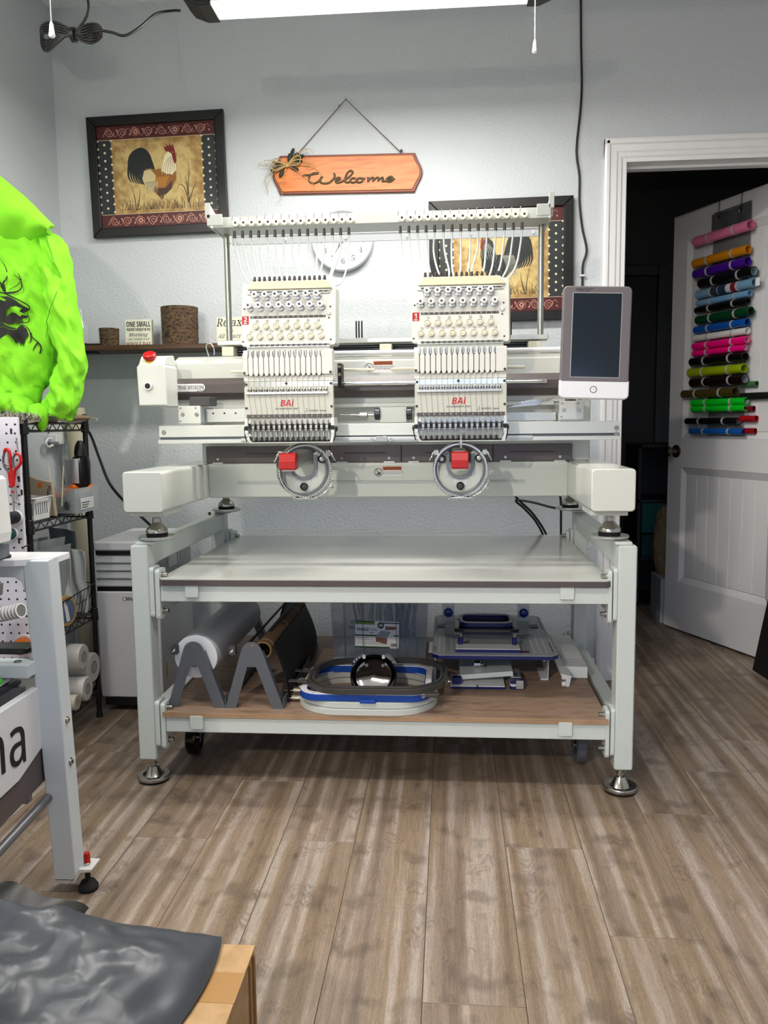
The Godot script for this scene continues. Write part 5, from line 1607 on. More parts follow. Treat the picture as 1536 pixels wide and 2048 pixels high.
func hooping_station() -> void:
	var blue := mat(Color(0.045, 0.09, 0.36), 0.35)
	var ply := mat(Color(0.66, 0.68, 0.69), 0.3)
	var y := 0.318
	var o := thing("hooping_station", "white perforated hooping board with blue edges on folded legs", "hooping board", V(0.14, BY, -2.79))
	var shape := []
	shape.append_array([Vector2(-0.057, 2.535), Vector2(-0.037, 2.515), Vector2(0.317, 2.515), Vector2(0.337, 2.535), Vector2(0.333, 3.03), Vector2(0.313, 3.05), Vector2(0.21, 3.055), Vector2(0.19, 3.085), Vector2(0.10, 3.085), Vector2(0.08, 3.055), Vector2(-0.037, 3.05), Vector2(-0.057, 3.03)])
	obj("board", mb().prism(shape, V(0, y, 0), V(1, 0, 0), V(0, 0, -1), 0.0125, 0.0015), blue, o)
	obj("top_sheet", mb().prism(shape.map(func(q: Vector2) -> Vector2: return Vector2(q.x * 0.994 + 0.0008, q.y * 0.998 + 0.0055)), V(0, y + 0.0122, 0), V(1, 0, 0), V(0, 0, -1), 0.0022, 0.0005), ply, o)
	var holes := mb()
	for i in 30:
		for s in [-0.036, -0.022, 0.002, 0.263, 0.283, 0.303]:
			var z := -2.55 - i * 0.0145
			holes.box(V(s, y + 0.0143, z), V(s + 0.003, y + 0.0149, z - 0.003))
	var hm := obj("peg_holes", holes, M.gloss_white, o)
	hm.set_meta("kind", "stuff")
	obj("slot", mb().box(V(-0.05, y + 0.0143, -2.56), V(-0.0475, y + 0.0148, -2.62)).box(V(0.323, y + 0.0143, -2.56), V(0.3255, y + 0.0148, -2.68)).box(V(-0.05, y + 0.0143, -2.80), V(-0.0475, y + 0.0148, -2.98)).box(V(0.322, y + 0.0143, -2.84), V(0.3245, y + 0.0148, -3.02)), M.ink, o)
	obj("sticker", mb().box(V(0.205, y + 0.0143, -2.545), V(0.25, y + 0.015, -2.570)), mat(Color(0.36, 0.25, 0.22), 0.5), o)
	# folded sheet legs
	for q in [[-0.05, -2.60, -2.72], [0.3125, -2.60, -2.95]]:
		obj("leg", mb().box(V(q[0], BY + 0.003, q[1]), V(q[0] + 0.003, y, q[2]), 0.0008).box(V(q[0] - 0.02, y - 0.003, q[1]), V(q[0] + 0.003, y, q[2]), 0.0008), M.white, o)
		obj("leg_foot", mb().box(V(q[0] - 0.022, BY, q[1] + 0.001), V(q[0] + 0.003, BY + 0.006, q[1] - 0.12), 0.0015), M.gloss_white, o)
	bolt(o, V(0.3125, BY + 0.045, -2.67), V(-1, 0, 0), 0.005, 0.008)
	# raised bar with two posts holding the hoop fixture
	obj("fixture_bar", mb().box(V(0.016, y + 0.0145, -2.545), V(0.222, y + 0.024, -2.605), 0.001), blue, o)
	obj("fixture_bar_top", mb().box(V(0.017, y + 0.024, -2.546), V(0.221, y + 0.0265, -2.604), 0.0005), M.white, o)
	for x: float in [0.034, 0.206]:
		obj("post", mb().cyl(V(x, y + 0.0265, -2.60), V(x, y + 0.050, -2.60), 0.0085, 14, 0.001), blue, o)
		obj("post_tip", mb().cyl(V(x, y + 0.050, -2.60), V(x, y + 0.062, -2.60), 0.0045, 12, 0.001), M.steel, o)
	obj("acrylic_plate", mb().prism(rrect(-0.018, 2.655, 0.268, 2.83, 0.02, 4), V(0, y + 0.040, 0), V(1, 0, 0), V(0, 0, -1), 0.004, 0.0006), glass(Color(0.16, 0.20, 0.27), 0.6, 0.08), o)
	obj("ruler", mb().box(V(-0.045, y + 0.0145, -2.86), V(0.31, y + 0.018, -2.90), 0.0006), mat(Color(0.20, 0.18, 0.17), 0.4), o)
	for x: float in [-0.006, 0.266]:
		obj("clear_post", mb().box(V(x - 0.022, y + 0.0145, -2.96), V(x + 0.022, y + 0.14, -2.966), 0.001), glass(Color(0.7, 0.75, 0.8), 0.35, 0.08), o)
		obj("knob", mb().lathe(V(x, 0.366, -2.957), V(0, 0, 1), [Vector2(0, 0), Vector2(0.012, 0), Vector2(0.0165, 0.006), Vector2(0.0165, 0.014), Vector2(0.012, 0.02), Vector2(0, 0.021)], 24), mat(Color(0.03, 0.14, 0.52), 0.2), o)
	# small hoop lying on the fixture
	var h := thing("small_hoop", "small blue hoop with white rim on top of the hooping board", "hoop", V(0.122, y + 0.044, -2.79))
	obj("base_frame", hoop(0.122, -2.775, 0.215, 0.15, 0.012, y + 0.0445, 0.006, 0.028), M.blackgloss, h)
	obj("hoop_ring", hoop(0.122, -2.79, 0.182, 0.13, 0.035, y + 0.051, 0.013, 0.012), blue, h)
	obj("hoop_rim", hoop(0.122, -2.79, 0.181, 0.129, 0.035, y + 0.064, 0.0035, 0.011), mat(Color(0.62, 0.63, 0.65), 0.35), h)
	obj("gold_strip", mb().box(V(0.045, y + 0.0445, -2.70), V(0.20, y + 0.047, -2.704)), mat(Color(0.65, 0.52, 0.3), 0.4, 0.6), h)
	obj("center_mark", mb().box(V(0.121, y + 0.0675, -2.728), V(0.1235, y + 0.068, -2.742)).box(V(0.121, y + 0.0675, -2.842), V(0.1235, y + 0.068, -2.853)), M.ink, h)
	# fixtures kept under the board
	var f := thing("hoop_fixture", "white and blue hoop fixture plate lying flat under the hooping board", "fixture", V(0.09, BY, -2.56))
	obj("plate", mb().box(V(0.0, BY + 0.001, -2.50), V(0.171, BY + 0.008, -2.62), 0.001), blue, f)
	obj("plate_top", mb().box(V(0.001, BY + 0.008, -2.501), V(0.170, BY + 0.011, -2.619), 0.0006), M.white, f)
	obj("notch", mb().box(V(0.082, BY, -2.497), V(0.087, BY + 0.013, -2.503), 0.0005), M.ink, f)
	text("lettering", "HOOPING   TEES", 0.012, V(0.085, BY + 0.0113, -2.535), mat(Color(0.70, 0.72, 0.75), 0.5), f, Basis(Vector3.RIGHT, -PI / 2))
	var t := thing("tilted_fixture", "white hoop fixture tilted across the flat one, with a metal hook", "fixture", V(0.11, BY + 0.02, -2.62))
	var pm := mb(); pm.xf = Transform3D(Basis(Vector3.BACK, deg_to_rad(5)), V(0.115, BY + 0.034, -2.60))
	pm.box(V(-0.085, -0.010, 0.058), V(0.083, 0.006, 0.05), 0.001).box(V(-0.085, 0.003, 0.055), V(0.083, 0.006, -0.13), 0.001)
	obj("plate", pm, mat(Color(0.80, 0.83, 0.83), 0.3), t)
	obj("hook", mb().box(V(0.075, BY + 0.043, -2.60), V(0.10, BY + 0.055, -2.63), 0.003).tube([V(0.10, BY + 0.048, -2.60), V(0.115, BY + 0.056, -2.60), V(0.11, BY + 0.045, -2.585)], 0.002, 6), M.chrome, t)
	obj("end_block", mb().box(V(0.006, BY + 0.0115, -2.515), V(0.036, BY + 0.030, -2.545), 0.001), blue, t)
	var c := thing("fixture_clip", "blue and white clip with steel buckle lying under the hooping board", "clip", V(0.22, BY, -2.56))
	for k in 3:
		obj("layer", mb().prism(rrect(0.186, 2.50, 0.226, 2.60, 0.008, 3), V(0, BY + 0.001 + k * 0.009, 0), V(1, 0, 0), V(0, 0, -1), 0.008, 0.001), [blue, M.white, blue][k], c)
	obj("buckle", mb().box(V(0.203, BY + 0.004, -2.494), V(0.227, BY + 0.032, -2.498), 0.002).box(V(0.190, BY + 0.028, -2.53), V(0.222, BY + 0.032, -2.62), 0.001), M.alu, c)
	obj("knob", mb().cyl(V(0.206, BY + 0.032, -2.55), V(0.206, BY + 0.038, -2.55), 0.006, 14, 0.001), M.black, c)

func white_trays() -> void:
	single("white_box", mb().box(V(0.368, BY + 0.001, -2.622), V(0.443, BY + 0.040, -3.02), 0.002), M.white, "long white box lying along the shelf's right edge", "box")
	var o := thing("white_channel", "white folded metal channel beside the long white box", "channel", V(0.36, BY, -2.7))
	obj("channel", mb().prism([Vector2(0.345, 0.272), Vector2(0.378, 0.264), Vector2(0.372, BY + 0.003), Vector2(0.362, BY + 0.001), Vector2(0.360, 0.258), Vector2(0.345, 0.266)], V(0, 0, -2.53), V(1, 0, 0), V(0, 1, 0), -0.42, 0.001), M.white, o)
	for y: float in [BY + 0.010, BY + 0.032]:
		obj("bumper", mb().cyl(V(0.348, y, -2.535), V(0.362, y, -2.535), 0.008, 14, 0.002), M.gloss_white, o)
	single("paper_slip", mb().box(V(0.372, BY + 0.0415, -2.72), V(0.438, BY + 0.0425, -2.78)).box(V(0.365, BY + 0.0415, -2.86), V(0.43, BY + 0.0425, -2.94)), M.print_white, "loose white slips lying on the long white box", "paper")
# ------------------------------------------------------------------ things on the back wall
func rooster_print(dark: bool) -> ImageTexture:
	var w := 900
	var h := 740
	var im := noise_image(w, h, 0.012, 4, 7 if dark else 9, false)
	var src := im.get_data()
	var d := PackedByteArray()
	d.resize(w * h * 3)
	for y in h:
		for x in w:
			var i := y * w + x
			var ex := absf(x / float(w) - 0.5) * 2.6
			var ey := absf(y / float(h) - 0.5) * 2.7
			var e := clampf(maxf(ex, ey) * 1.0 - 0.55, 0.0, 1.0)
			var n := src[i] / 255.0
			var c := Color(0.80, 0.70, 0.46).lerp(Color(0.52, 0.36, 0.18), clampf(e * 1.3 + (n - 0.5) * 0.9, 0.0, 1.0))
			d[i * 3] = int(c.r * 255); d[i * 3 + 1] = int(c.g * 255); d[i * 3 + 2] = int(c.b * 255)
	im = Image.create_from_data(w, h, false, Image.FORMAT_RGB8, d)
	var P := func(a: Array) -> Array:
		var out := []
		for q in a:
			var u: float = 1.0 - q[0] if dark else q[0]
			out.append(Vector2(u * w, q[1] * h))
		return out
	var r := RandomNumberGenerator.new()
	r.seed = 77
	var grass := Color(0.27, 0.23, 0.12)
	for k in 60:
		var u := r.randf_range(0.17, 0.84)
		var hh := r.randf_range(0.03, 0.13)
		stroke(im, P.call([[u, 0.83], [u + r.randf_range(-0.02, 0.02), 0.83 - hh * 0.6], [u + r.randf_range(-0.04, 0.04), 0.83 - hh]]), 5, 1, grass)
	for s in [[[0.76, 0.83], [0.75, 0.64], [0.765, 0.48], [0.755, 0.36]], [[0.75, 0.78], [0.72, 0.64], [0.68, 0.60], [0.655, 0.65]], [[0.76, 0.75], [0.79, 0.66], [0.82, 0.57]], [[0.3, 0.83], [0.29, 0.7], [0.27, 0.58]], [[0.31, 0.83], [0.335, 0.7], [0.34, 0.62]], [[0.745, 0.7], [0.74, 0.6], [0.73, 0.52]]]:
		stroke(im, P.call(s), 9, 2, grass)
	var black := Color(0.10, 0.12, 0.12)
	var body := [[0.40, 0.43], [0.47, 0.44], [0.55, 0.44], [0.60, 0.42], [0.655, 0.46], [0.655, 0.55], [0.61, 0.64], [0.55, 0.70], [0.52, 0.73], [0.46, 0.66], [0.40, 0.58], [0.37, 0.52]]
	# tail sickles
	var tc := black
	for k in 9:
		var t := k / 8.0
		var x1 := lerpf(0.25, 0.43, t)
		stroke(im, P.call([[0.45, 0.47], [lerpf(0.42, 0.45, t), lerpf(0.30, 0.42, t)], [lerpf(0.36, 0.42, t), lerpf(0.245, 0.42, t)], [lerpf(0.28, 0.40, t), lerpf(0.30, 0.46, t)], [lerpf(0.255, 0.40, t), lerpf(0.42, 0.52, t)], [x1, lerpf(0.50, 0.60, t)], [x1 + 0.02, lerpf(0.56, 0.60, t)]]), 46, 5, tc)
		stroke(im, P.call([[lerpf(0.42, 0.45, t), lerpf(0.31, 0.43, t)], [lerpf(0.35, 0.42, t), lerpf(0.265, 0.44, t)], [lerpf(0.285, 0.40, t), lerpf(0.33, 0.48, t)], [lerpf(0.27, 0.40, t), lerpf(0.46, 0.55, t)]]), 4, 2, Color(0.36, 0.42, 0.40))
	if dark:
		fill_poly(im, P.call(body), black)
		for k in 26:
			var u := r.randf_range(0.38, 0.62)
			var v := r.randf_range(0.45, 0.62)
			stroke(im, P.call([[u, v], [u - 0.02, v + 0.03], [u - 0.03, v + 0.07]]), 4, 1, Color(0.30, 0.36, 0.34))
		for k in 12:
			stroke(im, P.call([[0.40 + k * 0.008, 0.45], [0.37 + k * 0.008, 0.55], [0.34 + k * 0.012, 0.66]]), 4, 1, Color(0.66, 0.66, 0.60))
	else:
		fill_poly(im, P.call(body), Color(0.56, 0.36, 0.13))
		fill_poly(im, P.call([[0.385, 0.45], [0.44, 0.44], [0.48, 0.50], [0.475, 0.60], [0.44, 0.665], [0.39, 0.60], [0.365, 0.53]]), Color(0.80, 0.73, 0.56))
		fill_poly(im, P.call([[0.48, 0.63], [0.56, 0.63], [0.62, 0.55], [0.61, 0.64], [0.55, 0.70], [0.52, 0.74], [0.47, 0.66]]), Color(0.27, 0.17, 0.10))
		for k in 16:
			var u := 0.40 + k * 0.006
			stroke(im, P.call([[u, 0.56], [u + 0.002, 0.62], [u - 0.004, 0.68]]), 4, 1, [Color(0.14, 0.12, 0.08), Color(0.86, 0.80, 0.66)][k % 2])
		for k in 10:
			stroke(im, P.call([[0.48 + k * 0.012, 0.52], [0.475 + k * 0.01, 0.58], [0.48 + k * 0.008, 0.62]]), 5, 2, Color(0.80, 0.56, 0.20))
	var neck := black if dark else Color(0.90, 0.86, 0.72)
	fill_poly(im, P.call([[0.60, 0.27], [0.64, 0.28], [0.655, 0.36], [0.66, 0.46], [0.62, 0.50], [0.57, 0.49], [0.53, 0.46], [0.55, 0.38], [0.565, 0.31]]), neck)
	for k in 14:
		var u := 0.535 + k * 0.009
		stroke(im, P.call([[0.60 + k * 0.003, 0.33], [u + 0.01, 0.42], [u, 0.49 + 0.02 * sin(k * 2.0)]]), 5, 2, (Color(0.62, 0.64, 0.58) if k % 2 == 0 else black) if dark else [Color(0.93, 0.90, 0.80), Color(0.62, 0.52, 0.34)][k % 2])
	var redc := Color(0.45, 0.10, 0.10)
	fill_poly(im, P.call([[0.575, 0.27], [0.56, 0.215], [0.585, 0.235], [0.585, 0.20], [0.605, 0.225], [0.61, 0.19], [0.627, 0.225], [0.64, 0.20], [0.648, 0.24], [0.655, 0.27], [0.66, 0.31], [0.665, 0.37], [0.65, 0.40], [0.635, 0.36], [0.625, 0.30], [0.605, 0.28]]), redc)
	fill_poly(im, P.call([[0.655, 0.285], [0.675, 0.305], [0.655, 0.315]]), Color(0.55, 0.45, 0.25))
	dot(im, P.call([[0.635, 0.285]])[0], 5, Color(0.85, 0.7, 0.3))
	dot(im, P.call([[0.635, 0.285]])[0], 2, Color(0.05, 0.05, 0.05))
	for s in [[[0.52, 0.70], [0.51, 0.76], [0.505, 0.81]], [[0.545, 0.69], [0.53, 0.76], [0.54, 0.82]], [[0.505, 0.81], [0.475, 0.83], [0.46, 0.83]], [[0.505, 0.81], [0.53, 0.835]], [[0.54, 0.82], [0.57, 0.835]], [[0.54, 0.82], [0.515, 0.84]]]:
		stroke(im, P.call(s), 7, 4, Color(0.62, 0.48, 0.30))
	# side bands with dots, maroon bands with scrolls
	var navy := Color(0.15, 0.17, 0.18)
	var maroon := Color(0.30, 0.10, 0.105)
	var cream := Color(0.86, 0.82, 0.68)
	var bw := int(w * 0.118)
	im.fill_rect(Rect2i(0, 0, bw, h), navy)
	im.fill_rect(Rect2i(w - bw, 0, bw, h), navy)
	for j in 20:
		for i in 3:
			var y := h * 0.10 + j * h * 0.078 * 0.5 * 2.0 + (h * 0.039 if i % 2 == 0 else 0.0)
			for sx: float in [0.0, 1.0]:
				var x := bw * (0.02 + 0.48 * i) if sx < 0.5 else w - bw * (0.02 + 0.48 * i)
				dot(im, Vector2(x, y), 8.5, cream)
	var bh := int(h * 0.132)
	im.fill_rect(Rect2i(0, 0, w, bh), maroon)
	im.fill_rect(Rect2i(0, h - bh, w, bh), maroon)
	for x in range(0, w, 7):
		im.fill_rect(Rect2i(x, bh, 5, 4), cream)
		im.fill_rect(Rect2i(x, h - bh - 4, 5, 4), cream)
	var pale := Color(0.80, 0.58, 0.50)
	for y0: float in [bh * 0.5, h - bh * 0.5]:
		for k in 8:
			var cx := w * (0.11 + k * 0.111)
			var dir := 1.0 if k % 2 == 0 else -1.0
			if k == 2 or k == 5:
				for a in 6:
					dot(im, Vector2(cx + cos(TAU * a / 6) * 13, y0 + sin(TAU * a / 6) * 13), 6.5, pale)
				dot(im, Vector2(cx, y0), 7, maroon)
				var ring := []
				for a in 15:
					ring.append(Vector2(cx + cos(TAU * a / 14) * 30, y0 + sin(TAU * a / 14) * 27))
				stroke(im, ring, 3, 3, pale)
			else:
				var sp := []
				for a in 18:
					var th := a * 0.62
					sp.append(Vector2(cx + cos(th) * (34 - a * 1.75) * dir, y0 + sin(th) * (30 - a * 1.5) * dir))
				stroke(im, sp, 5, 3, pale)
			stroke(im, [Vector2(cx - 50, y0 + 22 * dir), Vector2(cx - 10, y0 - 34 * dir), Vector2(cx + 38, y0 + 26 * dir), Vector2(cx + 62, y0 + 6 * dir)], 5, 2, pale)
			fill_poly(im, [Vector2(cx + 48, y0 - 12 * dir), Vector2(cx + 62, y0 - 26 * dir), Vector2(cx + 60, y0 - 8 * dir)], pale)
	return ImageTexture.create_from_image(im)

func picture(c: Vector3, roll: float, dark: bool, label: String) -> void:
	var W := 0.555
	var H := 0.466
	var fw := 0.037
	var bs := Basis(Vector3.BACK, roll)
	var o := thing("framed_picture", label, "picture", c - V(0, H / 2, 0), "framed rooster prints on the back wall")
	for q in [[0.0, W, H], [PI, W, H], [PI / 2, H, W], [-PI / 2, H, W]]:
		# mitred sides
		var b := mb()
		b.xf = Transform3D(bs * Basis(Vector3.BACK, q[0]), c)
		var hw: float = q[1] / 2
		var hh: float = q[2] / 2
		b.prism([Vector2(-hw, -hh), Vector2(hw, -hh), Vector2(hw - fw, -hh + fw), Vector2(-hw + fw, -hh + fw)], V(0, 0, -0.011), V(1, 0, 0), V(0, 1, 0), 0.024, 0.003)
		obj("frame_side", b, M.frame_black, o)
	var m := StandardMaterial3D.new()
	m.albedo_texture = rooster_print(dark)
	m.roughness = 0.35
	var p := mb()
	p.xf = Transform3D(bs, c)
	p.box(V(-W / 2 + fw - 0.003, -H / 2 + fw - 0.003, -0.010), V(W / 2 - fw + 0.003, H / 2 - fw + 0.003, 0.0))
	obj("backing", p, M.darkgrey, o)
	var f := mb()
	f.xf = Transform3D(bs, c)
	var a := W / 2 - fw
	var e := H / 2 - fw
	f.quad(V(-a, -e, 0.0008), V(a, -e, 0.0008), V(a, e, 0.0008), V(-a, e, 0.0008), V(0, 0, 1), Vector2(0, 1), Vector2(1, 1), Vector2(1, 0), Vector2(0, 0))
	obj("rooster_print", f, m, o)

func build_wall_things() -> void:
	M.frame_black = mat(Color(0.028, 0.026, 0.03), 0.35)
	picture(V(-1.156, 2.048, WZ + 0.016), deg_to_rad(1.1), false, "black framed print of a white-necked rooster, hanging tilted left of the welcome sign")
	picture(V(0.2005, 1.680, WZ + 0.016), deg_to_rad(0.6), true, "black framed print of a dark rooster behind the machine's thread tubes")
	# welcome sign
	var sc := V(-0.399, 2.0285, WZ + 0.012)
	var s := thing("welcome_sign", "orange-stained wooden welcome plaque hanging from a string", "sign", sc - V(0, 0.073, 0))
	var bs := Basis(Vector3.BACK, deg_to_rad(-0.8))
	var xf := Transform3D(bs, sc)
	var shape := func(k: float) -> Array:
		var out := []
		var hw := 0.270 - k
		var hh := 0.0735 - k
		for sgn: float in [1.0, -1.0]:
			for i in 13:
				var t := -1.0 + i / 6.0
				var y := t * hh * sgn
				# ogee end: notch, then belly
				var x := hw + 0.026 * (0.5 + 0.5 * cos(PI * t)) - 0.004 * (1.0 if absf(t) > 0.99 else 0.0)
				out.append(Vector2(x * sgn, y))
		return out
	M.stain = mottled(["b0561a", "c86a24", "d47a30", "ba5e1e"], 256, 0.012, 3, 33, Vector3(1.6, 14.0, 1.6), 0.4)
	M.stain_dark = mat(Color(0.46, 0.19, 0.08), 0.45)
	var b := mb(); b.xf = xf
	b.prism(shape.call(0.0), V(0, 0, -0.012), V(1, 0, 0), V(0, 1, 0), 0.013, 0.003, true)
	obj("board_edge", b, M.stain_dark, s)
	var b2 := mb(); b2.xf = xf
	b2.prism(shape.call(0.009), V(0, 0, 0.0), V(1, 0, 0), V(0, 1, 0), 0.005, 0.002, true)
	obj("board_face", b2, M.stain, s)
	var W := func(q: Vector2) -> Vector3:
		var px := 590.0 + q.x / 6.982
		var py := 320.0 + q.y / 6.982
		return V(-0.5743 + (px - 605.0) * 0.0019686, 2.0291 - (py - 350.0) * 0.00194 - (px - 605.0) * 0.000063, WZ + 0.0168)
	var ol := mat(Color(0.27, 0.21, 0.09), 0.5)
	var strokes := [
		[[105, 220], [200, 212], [300, 196], [325, 188], [255, 192], [205, 235], [200, 295], [260, 328], [330, 300], [388, 232], [362, 262], [357, 308], [400, 328], [480, 318], [545, 262], [560, 215], [545, 190]],
		[[560, 292], [615, 282], [635, 258], [600, 250], [570, 280], [578, 315], [620, 318], [680, 292], [760, 240], [812, 180], [780, 156], [735, 190], [705, 262], [706, 308], [750, 314], [785, 290]],
		[[850, 262], [805, 258], [775, 292], [800, 318], [850, 305], [880, 275]],
		[[930, 260], [885, 262], [862, 293], [890, 317], [940, 302], [952, 268], [925, 258], [985, 268]],
		[[1010, 256], [1032, 262], [1018, 310]], [[1022, 295], [1075, 252], [1100, 258], [1090, 305]], [[1095, 290], [1145, 250], [1170, 258], [1162, 303]], [[1165, 288], [1215, 250], [1232, 262], [1222, 300], [1262, 298]],
		[[1262, 298], [1340, 268], [1360, 242], [1322, 240], [1282, 270], [1290, 302], [1340, 302], [1395, 262]]]
	var wm := mb()
	for st in strokes:
		var pts := []
		for q in curve(st.map(func(z: Array) -> Vector2: return Vector2(z[0], z[1])), 5):
			pts.append(W.call(q))
		wm.tube(pts, 0.0044, 6)
	obj("welcome_lettering", wm, ol, s, "carved cursive word Welcome")
	# string over a nail
	var nail := V(-0.3993, 2.3086, WZ + 0.008)
	var jute := mat(Color(0.36, 0.29, 0.20), 0.9)
	obj("string", mb().tube([V(-0.605, 2.098, WZ + 0.010), nail, V(-0.1846, 2.100, WZ + 0.010)], 0.0017, 6).ball(V(-0.1846, 2.108, WZ + 0.012), Vector3.ONE * 0.005, 8, 6).ball(V(-0.425, 2.285, WZ + 0.009), V(0.003, 0.003, 0.003), 6, 5), jute, s)
	obj("nail", mb().cyl(V(-0.3993, 2.3095, WZ), V(-0.3993, 2.3095, WZ + 0.014), 0.0022, 8), M.steel, s)
	# bow of leaves and raffia
	var bc := V(-0.633, 2.064, WZ + 0.026)
	var r := RandomNumberGenerator.new()
	r.seed = 3
	var leafm := mat(Color(0.12, 0.16, 0.12), 0.7)
	for q in [[0.035, 0.035, 0.7], [0.045, 0.012, 0.3], [0.022, 0.048, 1.2], [-0.035, -0.010, 3.4], [-0.040, 0.010, 2.9], [-0.022, -0.028, 4.2], [0.030, -0.012, 5.9], [0.01, 0.028, 1.5], [-0.05, -0.012, 3.6], [0.052, 0.03, 0.4]]:
		var lm := mb()
		lm.xf = Transform3D(Basis(Vector3.BACK, q[2]) * Basis(Vector3.RIGHT, r.randf_range(-0.6, 0.6)), bc + V(q[0], q[1], 0))
		lm.ball(Vector3.ZERO, V(0.018, 0.008, 0.003), 10, 6)
		obj("leaf", lm, leafm, s)
	var raf := mat(Color(0.72, 0.60, 0.40), 0.7)
	for k in 16:
		var a := r.randf_range(2.6, 4.6) if k % 2 == 0 else r.randf_range(-0.8, 0.9)
		var L := r.randf_range(0.05, 0.12)
		var e := bc + V(cos(a) * L, sin(a) * L - 0.02, -0.005 + r.randf_range(0, 0.012))
		var m := bc.lerp(e, 0.5) + V(r.randf_range(-0.012, 0.012), r.randf_range(0.0, 0.025), 0.008)
		obj("raffia_strand", mb().tube(curve([bc, m, e, e + V(r.randf_range(-0.02, 0.02), -0.02, 0)], 5), 0.0014, 5, false, 0.0007), raf, s)
	for q in [[-0.09, -0.10], [-0.115, 0.02]]:
		obj("raffia_strand", mb().tube(curve([bc, bc + V(-0.05, 0.0, 0), bc + V(q[0], q[1] * 0.4, -0.01), bc + V(q[0] * 0.9, q[1], -0.014)], 6), 0.0009, 5), raf, s)
	obj("raffia_bow", mb().tube(curve([bc, bc + V(0.03, 0.03, 0.006), bc + V(0.055, 0.028, 0.006), bc + V(0.045, 0.0, 0.006), bc], 6), 0.0022, 6).tube(curve([bc, bc + V(-0.04, 0.012, 0.006), bc + V(-0.062, -0.006, 0.006), bc + V(-0.04, -0.02, 0.006), bc], 6), 0.0022, 6).ball(bc, V(0.008, 0.008, 0.006), 8, 6), raf, s)
	# clock
	var cc := V(-0.4201, 1.778, WZ)
	var k := thing("wall_clock", "round white wall clock with black numerals behind the thread tubes", "clock", cc - V(0, 0.123, 0))
	obj("rim", mb().lathe(cc, V(0, 0, 1), [Vector2(0.118, 0), Vector2(0.1225, 0.006), Vector2(0.1225, 0.022), Vector2(0.1185, 0.030), Vector2(0.113, 0.032), Vector2(0.108, 0.029), Vector2(0.1065, 0.012)], 64), M.gloss_white, k)
	obj("dial", mb().cyl(cc, cc + V(0, 0, 0.013), 0.1085, 64), mat(Color(0.90, 0.90, 0.93), 0.5), k)
	for n in range(1, 13):
		var a := PI / 2 - TAU * n / 12
		text("digit", str(n), 0.030, cc + V(cos(a) * 0.082, sin(a) * 0.082, 0.0133), M.ink, k, Basis.IDENTITY, true, "Droid Serif")
	var ticks := mb()
	for n in 60:
		ticks.xf = Transform3D(Basis(Vector3.BACK, TAU * n / 60), cc)
		ticks.box(V(-0.0005, 0.0985, 0.013), V(0.0005, 0.103 if n % 5 == 0 else 0.1015, 0.0134))
	obj("minute_marks", ticks, M.ink, k)
	for q in [[-149.0, 0.058, 0.0055, 0.036, "hour_hand"], [-4.0, 0.082, 0.005, 0.05, "minute_hand"]]:
		var hm := mb()
		hm.xf = Transform3D(Basis(Vector3.BACK, -deg_to_rad(q[0] + 0.0) * -1.0 if false else deg_to_rad(-q[0])), cc)
		hm.prism([Vector2(-0.002, -0.012), Vector2(0.002, -0.012), Vector2(q[2], 0.02), Vector2(0.0015, q[3]), Vector2(0.0008, q[1]), Vector2(-0.0008, q[1]), Vector2(-0.0015, q[3]), Vector2(-q[2], 0.02)], V(0, 0, 0.0155), V(1, 0, 0), V(0, 1, 0), 0.0006)
		obj(q[4], hm, M.ink, k)
	var sm := mb()
	sm.xf = Transform3D(Basis(Vector3.BACK, deg_to_rad(-163.0)), cc)
	sm.box(V(-0.0005, -0.02, 0.0175), V(0.0005, 0.092, 0.018)).cyl(V(0, 0, 0.013), V(0, 0, 0.019), 0.003, 12)
	obj("second_hand", sm, M.ink, k)
	obj("glass", mb().cyl(cc + V(0, 0, 0.0245), cc + V(0, 0, 0.0255), 0.107, 48), glass(Color(0.95, 0.97, 1.0), 0.07, 0.03), k)

# ------------------------------------------------------------------ brown shelf and what stands on it
func star(cx: float, cy: float, r: float) -> Array:
	var out := []
	for i in 10:
		var a := PI / 2 + TAU * i / 10
		var q := r if i % 2 == 0 else r * 0.42
		out.append(Vector2(cx + cos(a) * q, cy + sin(a) * q))
	return out

